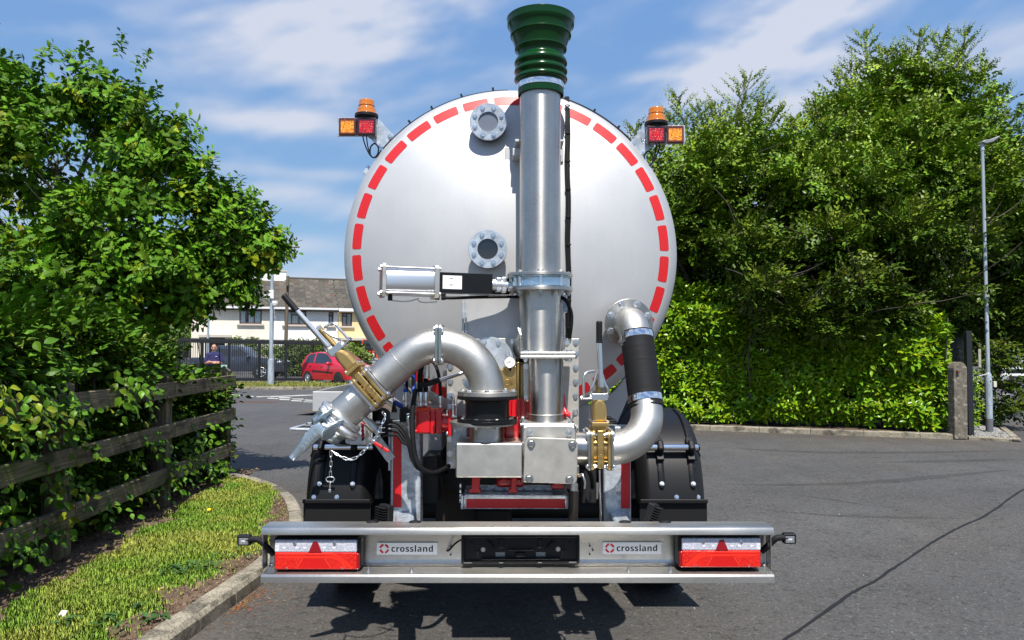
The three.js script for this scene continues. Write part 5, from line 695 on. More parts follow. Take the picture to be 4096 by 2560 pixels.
  const lz = 0.045; for (const s of [-1, 1]) dot(tube(smooth([at(y0 + 12, s * 33, 0.03), at(y0 + 40, s * 33, lz), at(y0 + 62, s * 22, lz), at(y0 + 82, s * 16, lz), at(y0 + 100, s * 12, lz)], 18), 0.0065, 10), m.zinc, 'link', g);
  dot(tube(fillet([at(y0 + 2, o.gs * 62, 0.04), at(y0 + 104, o.gs * 62, 0.04), at(y0 + 112, o.gs * 18, 0.01)], [0.03]), 0.0065, 10), m.zinc, 'guard_bar', g); dot(barBetween(at(y0 + 4, o.gs * 30, 0.04), at(y0 + 4, o.gs * 66, 0.04), 0.03, 0.006, up), m.zinc, 'guard_plate', g); bolt(g, at(y0 + 8, o.gs * 68, 0.04), dir.clone().multiplyScalar(o.gs), 0.009);
  const [h0, h1, h2] = o.handle; dot([cylBetween(h0, h1, M(10.5, d), 20), cylBetween(h0.clone().lerp(h1, -0.12), h0.clone().lerp(h1, 0.06), M(13, d), 20)], m.zinc, 'lever_shaft', g);
  const gr = []; const L2 = h1.distanceTo(h2); for (let k = 0; k <= 20; k++) { const t = k / 20; gr.push([t > 0.97 ? M(9, d) : t < 0.05 ? M(14.5, d) : M(12.2 + (k % 2 ? 0.6 : 0), d), t * L2]); } gr.push([0.0005, L2]); gr.unshift([0.0005, 0]); dot(aim(lathe(gr, 20), h1, h2.clone().sub(h1)), m.blackPlastic, 'lever_grip', g);
  return g;
}
function thingPart(name, label) { const o = new THREE.Group(); o.name = name; if (label) o.userData.label = label; T.add(o); return o; }
function coupling(S, dir, r) {
  const g = thingPart('lever_coupling', 'galvanised lever coupling with long handle on the suction pipe end'), d = D6, up = V(-0.67, 0.743, 0), e = M(1, d), at = (s, u, z = 0) => S(s).addScaledVector(up, u * e).addScaledVector(V(0, 0, 1), z);
  // ball half and ring
  const prof = [[66, 352], [70, 356], [80, 366], [84, 380], [84, 392], [76, 400], [74, 420], [77, 428], [72, 440], [60, 446], [10, 446]].map(([R, s]) => [M(R, d), M(s, d)]); const b = lathe(prof, 56); b.applyQuaternion(qTo(dir)); const o = S(0); b.translate(o.x, o.y, o.z); dot(b, m.lever, 'coupling_socket', g);
  const ring = new THREE.TorusGeometry(M(80, d), M(14, d), 16, 56); ring.applyQuaternion(qTo(dir.clone().add(V(0.12, -0.10, 0.10)).normalize(), FWD)); const c = S(352); ring.translate(c.x, c.y, c.z); dot(ring, m.cast, 'swivel_ring', g);
  // two cheek plates with hooked ends (ground-plane ellipses in the photo)
  const cheek = (cx, cy, rx, ry, a, dd, nm) => { const s = []; for (let k = 0; k < 28; k++) { const t = k / 28 * Math.PI * 2, x = rx * Math.cos(t) * (1 + 0.12 * Math.cos(t)), y = ry * Math.sin(t); s.push([cx + x * Math.cos(a) - y * Math.sin(a), cy + x * Math.sin(a) + y * Math.cos(a)]); } return dot(extr(s, dd, 0.014, 0.004), m.lever, nm, g); };
  const plate = (p0, p1, wz, t, nm) => { // elliptical plate seen nearly edge on
    const c = p0.clone().lerp(p1, 0.5), L = p0.distanceTo(p1), q = disc(L / 2, t, 0, 40, 0.003); q.scale(1, 1, wz / L); const x = p1.clone().sub(p0).normalize(), y = V(0, 0, 1).cross(x).normalize().add(V(0, 0, 0.42)).normalize(); q.applyMatrix4(new THREE.Matrix4().makeBasis(x, y, x.clone().cross(y))); q.translate(c.x, c.y, c.z); return dot(q, m.lever, nm, g); };
  plate(P(1335, 1634, d - 0.10), P(1253, 1716, d - 0.10), 0.10, 0.01, 'cheek_plate'); plate(P(1372, 1678, d - 0.11), P(1288, 1756, d - 0.11), 0.11, 0.011, 'cheek_plate');
  // hinge boss and pins
  dot(cylBetween(P(1290, 1702, d - 0.12), P(1316, 1712, d - 0.12), M(15, d), 24), m.zinc, 'hinge_pin', g); dot(cylBetween(P(1318, 1668, d - 0.09), P(1352, 1700, d - 0.09), M(14, d), 24), m.cast, 'link_pin', g);
  dot(tube(smooth([P(1310, 1660, d - 0.1), P(1292, 1645, d - 0.09), P(1300, 1628, d - 0.06), P(1325, 1626, d - 0.04)], 16), M(12, d), 14), m.cast, 'hook', g);
  dot(tube(smooth([P(1345, 1700, d - 0.1), P(1372, 1722, d - 0.105), P(1400, 1742, d - 0.09), P(1414, 1748, d - 0.04), P(1412, 1730, d)], 22), M(15, d), 14), m.cast, 'hook', g);
  // handle: tapered, crowned bar
  const H = [[1292, 1706, 30], [1270, 1722, 29], [1240, 1752, 25], [1210, 1786, 20], [1185, 1814, 16], [1168, 1834, 13]], pos = [], idx = [], J = 10; H.forEach(([X, Y, w], i) => { const q = H[Math.min(i + 1, H.length - 1)], q0 = H[Math.max(i - 1, 0)], tx = q[0] - q0[0], ty = q[1] - q0[1], l = Math.hypot(tx, ty), nx = -ty / l, ny = tx / l, c = P(X, Y, d - 0.13); for (let j = 0; j < J; j++) { const a = j / J * Math.PI * 2, u = Math.cos(a), v = Math.sin(a), k = Math.sign(u) * Math.pow(Math.abs(u), 0.7); pos.push(c.x + nx * k * w * e, c.y - ny * k * w * e, c.z + 0.014 * Math.sign(v) * Math.pow(Math.abs(v), 0.6)); if (i < H.length - 1) { const n = (j + 1) % J; idx.push(i * J + j, (i + 1) * J + j, i * J + n, i * J + n, (i + 1) * J + j, (i + 1) * J + n); } } }); for (const i of [0, H.length - 1]) for (let j = 1; j < J - 1; j++) idx.push(i * J, i * J + j, i * J + j + 1);
  const hg = new THREE.BufferGeometry(); hg.setAttribute('position', new THREE.Float32BufferAttribute(pos, 3)); hg.setIndex(idx); hg.computeVertexNormals(); const hm = m.lever.clone(); hm.side = THREE.DoubleSide; const hn = dot(boxUV(norm(hg), 3), hm, 'coupling_handle', g);
  const tx = text3('BAUER', 0.021, 0.004); tx.rotateZ(Math.PI + 0.83 + 0.03); const tc = P(1234, 1766, d - 0.13 - 0.0125); tx.rotateZ(0); tx.translate(tc.x, tc.y, tc.z); dot(tx, m.lever, 'cast_lettering', hn);
  // safety chain with square key
  const ch = thingPart('safety_chain', 'thin steel chain with a hanging square key'), lk = (() => { const a = 0.0145, b = 0.0055, pts = []; for (let k = 0; k < 20; k++) { const t = k / 20 * Math.PI * 2; pts.push(V(Math.sign(Math.cos(t)) * (a - b) + b * Math.cos(t), b * Math.sin(t), 0)); } const cv = new THREE.CatmullRomCurve3(pts, true); return norm(new THREE.TubeGeometry(cv, 28, 0.0021, 6, true)); })();
  const run = (pts) => { const c = new Poly(smooth(pts, 80)), L = c.L[c.L.length - 1], n = Math.round(L / 0.0225); for (let k = 0; k < n; k++) { const p = c.getPoint((k + 0.5) / n), q = c.getPoint((k + 0.9) / n), o = mesh('link', lk, m.zinc, ch); o.position.copy(p).sub(rootPos(ch)); o.quaternion.copy(qTo(q.sub(p), V(1, 0, 0))); o.rotateX(k % 2 ? 1.25 : 0.25); } };
  run([P(1530, 1648, 3.58), P(1541, 1664, 3.56), P(1532, 1690, 3.55), P(1512, 1735, 3.54), P(1488, 1770, 3.53), P(1455, 1805, 3.53), P(1420, 1832, 3.53), P(1394, 1837, 3.53), P(1360, 1824, 3.53), P(1324, 1802, 3.54)]);
  run([P(1323, 1805, 3.54), P(1324, 1840, 3.54), P(1322, 1890, 3.54), P(1322, 1906, 3.54)]);
  const kd = 3.54, kr = new THREE.TorusGeometry(M(16, kd), M(2.6, kd), 8, 28); kr.scale(1.05, 0.62, 1); const kc = P(1321, 1917, kd); kr.translate(kc.x, kc.y, kc.z); dot([kr, barBetween(P(1321, 1927, kd), P(1319, 1968, kd), M(7, kd), 0.007), pbox(1313, 1958, 1324, 1969, kd - 0.004, 0.01, 0.002), pbox(1308, 1925, 1334, 1930, kd - 0.003, 0.006, 0.001)], m.zinc, 'square_key', ch);
}
// ---- right-hand return line: chest outlet, second valve, elbow, rubber hose, tank elbow ----
{
  const d = 3.70, r = M(65, d), a = P(2300, 1793, d), A = P(2353, 1794, d), B = P(2436, 1794, d), X1 = V(1, 0, 0);
  dot(cylBetween(a, A, r, 48), m.rolled, 'outlet_pipe', T);
  goldValve('return_valve', A.clone().add(V(-0.012, 0, 0)), B.clone().add(V(0.012, 0, 0)), X1, YUP, d, { plain: true, gs: -1, spindle: 290, label: 'brass gate valve with upright black-gripped lever', handle: [P(2404, 1530, d - 0.05), P(2397, 1372, d - 0.05), P(2397, 1284, d - 0.05)] });
  const h0 = P(2581, 1597, 3.80), h1 = P(2548, 1352, 3.90), n = P(2512, 1293, 4.07);
  const hd = h0.clone().sub(h1).normalize();
  const el = fillet([P(2446, 1794, d), P(2604, 1790, d - 0.01), h0.clone().addScaledVector(hd, -0.01)], [M(150, d)], 28); const ep = dot(tube(el, r, 40), m.pipe, 'return_elbow', T); dot(weld(h0.clone().addScaledVector(hd, 0.03), hd, r + 0.001, 0.003), m.pipe, 'weld_bead', ep);
  const rh = M(66, 3.85), hs = []; for (let k = 0; k <= 60; k++) hs.push([rh + 0.0012 * (hash2(k, 3, 1) - 0.5) + (k < 2 || k > 58 ? 0.002 : 0), k / 60]);
  const s0 = h0.clone().addScaledVector(hd, 0.045), s1 = h1.clone().addScaledVector(hd, -0.03), HL = s0.distanceTo(s1); const hg = lathe([[rh - 0.012, 0], ...hs.map(([q, t]) => [q, t * HL]), [rh - 0.012, HL]], 48); const hose = dot(aim(hg, s0, s1.clone().sub(s0)), m.rubber, 'rubber_hose', T);
  for (const [t] of [[0.115], [0.945]]) { const c = s0.clone().lerp(s1, t), q = lathe([[rh, -0.017], [rh + 0.003, -0.016], [rh + 0.003, 0.016], [rh, 0.017]], 56); const cl = dot(aim(q, c, hd), m.chrome, 'hose_clamp', hose); }
  const ue = fillet([n.clone(), P(2530, 1292, 3.93), h1.clone().addScaledVector(hd, 0.06)], [0.07], 20); const up = dot(tube([n.clone().add(V(-0.02, 0, -0.06)), ...ue], M(63, 3.93), 40), m.pipe, 'tank_elbow', T); dot(weld(h1.clone().addScaledVector(hd, -0.028), hd, M(63.5, 3.93), 0.0025), m.pipe, 'weld_bead', up);
  const nd = V(0.12, -0.05, 1).normalize(); const fl = flange(T, P(2515, 1293, 4.07), nd, M(98, 4.07), 0.022, m.brushed, { n: 8, both: 'plus', off: 0.5, rb: 0.83, br: 0.0165, name: 'elbow_flange' });
  const pd = onDish(2515, 1293); dot(cylBetween(V(fl.position.x, 0, 0).copy(P(2515, 1293, 4.1)), P(2515, 1293, -pd.z + 0.06), M(72, 4.1), 40), m.tank, 'tank_nozzle', T);
  // drain under the chest
  const dv = thingPart('drain_valve', 'small steel ball valve with bent handle on a braided drain hose'); dot([cylBetween(P(2302, 1870, 3.66), P(2302, 1895, 3.66), 0.018, 8), cylBetween(P(2300, 1895, 3.66), P(2294, 1940, 3.66), 0.014, 16), cylBetween(P(2296, 1935, 3.66), P(2295, 1962, 3.66), 0.020, 16)], m.zinc, 'valve_body', dv); dot(tube(smooth([P(2318, 1905, 3.62), P(2328, 1896, 3.61), P(2334, 1910, 3.6), P(2340, 1930, 3.6), P(2338, 1955, 3.6)], 16), 0.005, 8), m.zinc, 'handle', dv); dot(cylBetween(P(2308, 1902, 3.64), P(2330, 1902, 3.62), 0.009, 10), m.gold, 'stem', dv); dot(tube([P(2338, 1955, 3.6), P(2337, 1980, 3.6), P(2334, 2010, 3.6)], 0.007, 8), m.blackPlastic, 'grip', dv);
  const hb = canvasTex(64, 512, (g, w, h) => { g.fillStyle = '#241d16'; g.fillRect(0, 0, w, h); g.fillStyle = '#5a4630'; g.fillRect(22, 0, 22, h); g.save(); g.translate(38, 200); g.rotate(-Math.PI / 2); g.fillStyle = '#151515'; g.font = 'bold 22px sans-serif'; g.fillText('crossland', -210, 0); g.restore(); });
  const hm = std({ map: hb, roughness: 0.6 }); const hz = cylBetween(P(2290, 2125, 3.68), P(2295, 1962, 3.66), M(20, 3.66), 24); dot(hz, hm, 'drain_hose', T);
}
// ---- vacuum pump, hydraulic motor, gauge ----
{
  const d = 3.95, X1 = V(1, 0, 0);
  const g = thingPart('centre_valve', 'large brass valve body behind the suction pipe'); const e = M(1, d);
  dot(extr([[1990, 1500], [2000, 1478], [2020, 1464], [2045, 1459], [2072, 1460], [2072, 1598], [1985, 1598]], d - 0.06, 0.16, 0.01), m.gold, 'valve_body', g);
  dot([pbox(2068, 1448, 2078, 1598, d - 0.09, 0.2, 0.004), pbox(2080, 1456, 2096, 1594, d - 0.05, 0.15, 0.004)], m.gold, 'flange_plate', g); for (const Y of [1452, 1496, 1560]) bolt(g, P(2067, Y, d - 0.05), V(-1, 0, 0.4), 0.009);
  { const t = new THREE.TorusGeometry(0.014, 0.002, 6, 24), p = P(2030, 1530, d - 0.062); t.translate(p.x, p.y, p.z); const q = text3('MZ', 0.014, 0.003); q.translate(p.x, p.y, p.z - 0.001); const i = text3('ITALY', 0.009, 0.003); i.rotateZ(-1.2); i.translate(p.x + 0.02, p.y + 0.004, p.z - 0.001); dot([t, q, i], m.gold, 'cast_mark', g); }
  dot(extr(rrect(2110, 1528, 34, 154, 10), d - 0.1, 0.02, 0.003), m.brushed, 'side_plate', T); for (const Y of [1466, 1590]) bolt(T, P(2106, Y, d - 0.101), FWD, 0.011);
  // gauge
  const gp = P(2039, 1448, d - 0.08), gc = canvasTex(256, 256, (c, w) => { c.fillStyle = '#f2f2ee'; c.fillRect(0, 0, w, w); c.translate(128, 128); c.strokeStyle = '#b33'; c.lineWidth = 3; c.beginPath(); c.arc(0, 0, 74, Math.PI * 0.75, Math.PI * 2.25); c.stroke(); c.strokeStyle = '#222'; for (let k = 0; k <= 30; k++) { const a = Math.PI * (0.75 + 1.5 * k / 30), r = k % 5 ? 94 : 84; c.lineWidth = k % 5 ? 2 : 4; c.beginPath(); c.moveTo(r * Math.cos(a), r * Math.sin(a)); c.lineTo(104 * Math.cos(a), 104 * Math.sin(a)); c.stroke(); } c.fillStyle = '#222'; c.font = '20px sans-serif'; c.textAlign = 'center'; c.fillText('bar', 0, -34); c.lineWidth = 9; c.strokeStyle = '#111'; c.beginPath(); c.moveTo(-72, 24); c.lineTo(26, -8); c.stroke(); c.beginPath(); c.arc(0, 0, 14, 0, 7); c.fill(); });
  const gg = dot(aim(lathe([[0.0005, -0.03], [0.026, -0.03], [0.028, -0.026], [0.030, 0], [0.0318, 0.002], [0.0318, 0.008], [0.029, 0.010], [0.0275, 0.006]], 40), gp, V(0, 0.05, 1)), m.chrome, 'pressure_gauge', T); const gd = new THREE.CircleGeometry(0.028, 40); gd.translate(gp.x, gp.y, gp.z + 0.0065); dot(gd, phys({ map: gc, roughness: 0.3, clearcoat: 1, clearcoatRoughness: 0.03 }), 'dial', gg);
  dot([cylBetween(P(2066, 1442, d - 0.08), P(2092, 1440, d - 0.06), 0.012, 16), cylBetween(P(2039, 1470, d - 0.07), P(2045, 1500, d - 0.02), 0.008, 10)], m.blackGloss, 'gauge_stem', gg);
  // red vacuum pump body behind
  const pump = thingPart('vacuum_pump', 'glossy red vacuum pump half hidden behind the pipes'), dp = 3.93;
  dot([cylBetween(P(1880, 1720, dp + 0.1), P(2255, 1720, dp + 0.1), 0.15, 40), pbox(2030, 1590, 2120, 1752, dp - 0.06, 0.2, 0.01)], m.red, 'pump_body', pump);
  for (const X of [2046, 2064, 2082, 2100]) dot(pbox(X, 1592, X + 5, 1700, dp - 0.085, 0.05, 0.003), m.red, 'cooling_fin', pump);
  dot(pbox(2022, 1668, 2074, 1752, dp - 0.11, 0.05, 0.006), m.red, 'pump_foot_plate', pump);
  dot([tube(smooth([P(2252, 1588, 3.85), P(2254, 1620, 3.82), P(2262, 1650, 3.8), P(2285, 1664, 3.78)], 14), 0.014, 12), cylBetween(P(2250, 1575, 3.85), P(2255, 1592, 3.85), 0.009, 10)], m.red, 'pump_pipe', pump); bolt(pump, P(2287, 1665, 3.77), V(1, -0.1, 0.6), 0.012, m.zinc);
  const foot = (X0, X1f, Y0, Y1, dd) => dot([extr([[X0, Y0], [X1f, Y0], [X1f - 3, Y1 - 16], [X1f + 2, Y1 - 10], [X1f + 2, Y1], [X0 - 12, Y1], [X0 - 12, Y1 - 12], [X0 - 2, Y1 - 18]], dd, 0.045, 0.004)], m.red, 'mounting_foot', pump);
  foot(1888, 1921, 1908, 1972, 3.76); foot(2046, 2068, 1912, 1972, 3.76);
  dot([pbox(1985, 1915, 2098, 1952, 3.84, 0.1, 0.02), pbox(2205, 1935, 2255, 1958, 3.82, 0.08, 0.01)], m.red, 'pump_sump', pump);
  // hydraulic motor on the left
  const mo = thingPart('hydraulic_motor', 'red hydraulic motor with crimped hoses on top'), dm = 3.80;
  dot([pbox(1663, 1640, 1722, 1737, dm, 0.12, 0.014)], m.red, 'motor_cap', mo); dot(pbox(1722, 1643, 1740, 1736, dm + 0.004, 0.115, 0.004), m.red, 'motor_ring', mo); dot(pbox(1741, 1642, 1768, 1735, dm, 0.12, 0.008), m.red, 'motor_body', mo);
  dot(cylBetween(P(1765, 1688, dm + 0.06), P(1796, 1690, dm + 0.06), M(36, dm), 32), m.red, 'motor_neck', mo); dot(pbox(1792, 1638, 1807, 1746, dm - 0.01, 0.14, 0.006), m.red, 'motor_flange', mo);
  dot([extr([[1662, 1632], [1714, 1632], [1714, 1642], [1692, 1648], [1680, 1648], [1664, 1644]], dm - 0.006, 0.1, 0.003), pbox(1716, 1638, 1770, 1646, dm + 0.02, 0.08, 0.003)], std({ color: C(0.75, 0.05, 0.01), roughness: 0.6 }), 'motor_port_face', mo);
  for (const [X, Y] of [[1663, 1656], [1663, 1726]]) dot(cylBetween(P(X - 4, Y, dm), P(X + 6, Y, dm), M(8, dm), 12), m.red, 'cap_ear', mo); for (const Y of [1648, 1734]) bolt(mo, P(1791, Y, dm), V(-1, 0, 0), 0.010);
  // galvanised saddle under the swan neck
  dot([pbox(1808, 1688, 1868, 1800, 3.82, 0.02, 0.003), pbox(1790, 1618, 1816, 1640, 3.8, 0.06, 0.006)], m.galv, 'galvanised_saddle', T);
  dot(tube(fillet([P(1803, 1586, 3.95), P(1812, 1586, 3.78), P(1814, 1600, 3.76), P(1813, 1672, 3.74)], [0.012, 0.012]), 0.0075, 12), m.brushed, 'pressure_pipe', T); dot([cylBetween(P(1801, 1586, 3.955), P(1803, 1586, 3.92), 0.021, 6), tube(fillet([P(1825, 1670, 3.72), P(1825, 1618, 3.72), P(1828, 1592, 3.72), P(1850, 1590, 3.72)], [0.01, 0.01]), 0.003, 6), tube([P(1808, 1618, 3.735), P(1828, 1622, 3.72)], 0.003, 6), tube([P(1808, 1664, 3.735), P(1828, 1668, 3.72)], 0.003, 6)], m.zinc, 'pipe_clip', T);
  // lower side lever behind swan neck
  const lv = thingPart('vent_lever', 'black-gripped steel lever under the swan neck'); dot(cylBetween(P(1856, 1490, 3.86), P(1756, 1521, 3.82), M(8, 3.83), 16), m.zinc, 'lever_shaft', lv); const grp = []; for (let k = 0; k <= 16; k++) grp.push([M(k === 16 ? 6 : 11 + (k % 2), 3.82), M(82, 3.82) * k / 16]); grp.unshift([0.0005, 0]); grp.push([0.0005, M(82, 3.82)]); dot(aim(lathe(grp, 16), P(1758, 1520, 3.82), P(1675, 1545, 3.79).sub(P(1758, 1520, 3.82))), m.blackPlastic, 'lever_grip', lv);
  dot(extr([[1847, 1524], [1870, 1510], [1884, 1522], [1880, 1550], [1870, 1558], [1860, 1552]], 3.86, 0.02, 0.003), m.lever, 'lever_bracket', lv); bolt(lv, P(1858, 1524, 3.858), FWD, 0.010);
}
// ---- hydraulic hoses ----
{
  const hose = (pts, r, mat = m.hoseRubber) => dot(tube(smooth(pts, 46), r, 14), mat, 'hydraulic_hose', T);
  const crimp = (X, Y0, Y1, d, r) => { const a = P(X, Y0, d), b = P(X, Y1, d), L = a.y - b.y; const q = lathe([[0.0005, 0], [r * 0.72, 0], [r * 0.72, L * 0.14], [r * 1.04, L * 0.15], [r * 1.04, L * 0.32], [r * 0.78, L * 0.34], [r * 0.78, L * 0.40], [r, L * 0.41], [r, L * 0.6], [r * 0.95, L * 0.62], [r * 0.95, L * 0.97], [r * 0.7, L]], 20); dot(aim(q, b, YUP), m.zinc, 'hose_fitting', T); };
  const H = [[1623, 1567, 1636, 3.86, 0.0145, 'b', 1600], [1655, 1567, 1630, 3.90, 0.0145, 'b', 1660], [1681, 1567, 1636, 3.82, 0.0175, 'k', 1690], [1703, 1567, 1636, 3.84, 0.0150, 'k', 1710], [1762, 1583, 1640, 3.84, 0.0110, 'k', 1735]];
  for (const [X, Y0, Y1, d, r, kind, Xt] of H) { crimp(X, Y0, Y1, d, r); const pts = kind === 'k' && X > 1750 ? [P(X, Y0 + 4, d), P(X - 4, 1520, d), P(X - 16, 1470, d + 0.02), P(X - 34, 1440, d + 0.05)] : [P(X, Y0 + 4, d), P(X, 1500, d), P(lerp(X, Xt, 0.7), 1450, d + 0.02), P(Xt, 1400, d + 0.06)]; hose(pts, r * 0.82);
    if (kind === 'b') { const s = []; const ct = canvasTex(32, 256, (c, w, h) => { c.fillStyle = '#0d49c8'; c.fillRect(0, 0, w, h); c.save(); c.translate(22, 200); c.rotate(-Math.PI / 2); c.fillStyle = '#f0d02a'; c.font = 'bold 20px sans-serif'; c.fillText('O PIRTEK', 0, 0); c.restore(); }); const a = P(X, Y0 + 3, d), b = P(lerp(X, Xt, 0.1), 1500, d); const q = new THREE.CylinderGeometry(r * 0.82 + 0.0008, r * 0.82 + 0.0008, a.distanceTo(b), 12, 1, true, -0.75, 1.5); q.translate(0, a.distanceTo(b) / 2, 0); dot(aim(q, a, b.clone().sub(a)), std({ map: ct, roughness: 0.5 }), 'hose_stripe', T); } }
  dot([cylBetween(P(1708, 1460, 3.80), P(1707, 1506, 3.80), 0.0155, 20), cylBetween(P(1707, 1506, 3.8), P(1707, 1513, 3.8), 0.018, 6)], m.zinc, 'quick_coupler', T);
  // control block
  dot(pbox(1598, 1634, 1650, 1690, 3.84, 0.12, 0.006), m.blackGloss, 'control_block', T); dot(pbox(1560, 1648, 1598, 1676, 3.80, 0.06, 0.003), m.plate, 'sensor_block', T);
  dot(aim(lathe([[0.016, 0], [0.013, 0.008], [0.015, 0.010], [0.010, 0.020], [0.012, 0.022], [0.006, 0.04], [0.0045, 0.055]], 16), P(1577, 1648, 3.77), V(-0.06, 1, 0)), m.blackPlastic, 'sensor_boot', T); dot(tube(smooth([P(1574, 1606, 3.77), P(1571, 1588, 3.8), P(1560, 1570, 3.84)], 12), 0.0042, 8), std({ color: C(0.35, 0.35, 0.36), roughness: 0.4 }), 'sensor_cable', T);
  dot(tube(fillet([P(1636, 1660, 3.84), P(1632, 1660, 3.76), P(1633, 1672, 3.75), P(1634, 1712, 3.75)], [0.012, 0.01]), 0.0105, 14), m.chrome, 'elbow_fitting', T); dot([cylBetween(P(1634, 1710, 3.75), P(1636, 1745, 3.75), 0.0145, 16), cylBetween(P(1634, 1706, 3.75), P(1634, 1714, 3.75), 0.015, 6)], m.zinc, 'hose_fitting', T);
  dot([cylBetween(P(1535, 1594, 3.86), P(1572, 1618, 3.86), 0.014, 14), cylBetween(P(1550, 1588, 3.9), P(1600, 1625, 3.9), 0.02, 16)], m.zinc, 'ram_end', T); dot(cylBetween(P(1575, 1606, 3.88), P(1612, 1628, 3.88), 0.014, 12), m.blue, 'ram_hose', T);
  // thick hoses dropping in front of the left post and round to the frame
  hose([P(1662, 1560, 3.80), P(1655, 1600, 3.75), P(1649, 1680, 3.72), P(1652, 1760, 3.70), P(1660, 1820, 3.70), P(1680, 1868, 3.70), P(1725, 1892, 3.74), P(1770, 1880, 3.85), P(1800, 1860, 3.98)], 0.0128);
  for (const [Y0, dx, r] of [[1690, 0, 0.0075], [1707, -4, 0.0075], [1726, -8, 0.0075], [1743, -11, 0.0075]]) hose([P(1522, Y0, 3.70), P(1545, Y0 - 1, 3.70), P(1590, Y0 + 4 - (Y0 - 1690) * 0.1, 3.70), P(1622 + dx, Y0 + 40 - (Y0 - 1690) * 0.25, 3.69), P(1642 + dx, 1780, 3.69), P(1656 + dx, 1830, 3.70), P(1680 + dx, 1872, 3.71), P(1730, 1896 + dx * 0.4, 3.78), P(1790, 1890, 3.98)], r);
  for (const [Y, X] of [[1690, 1518], [1708, 1527], [1727, 1527], [1743, 1520]]) dot([cylBetween(P(X - 14, Y, 3.7), P(X + 14, Y, 3.7), 0.007, 12), cylBetween(P(X - 8, Y, 3.7), P(X + 2, Y, 3.7), 0.0095, 6)], m.zinc, 'hose_fitting', T);
  hose([P(2330, 1868, 3.8), P(2352, 1880, 3.78), P(2366, 1910, 3.8), P(2370, 1950, 3.9)], 0.011); hose([P(2398, 1850, 3.86), P(2404, 1920, 3.86), P(2400, 2000, 3.86), P(2404, 2110, 3.86)], 0.010); dot(cylBetween(P(2397, 1880, 3.84), P(2404, 2110, 3.84), 0.006, 10), m.zinc, 'stay_rod', T);
}
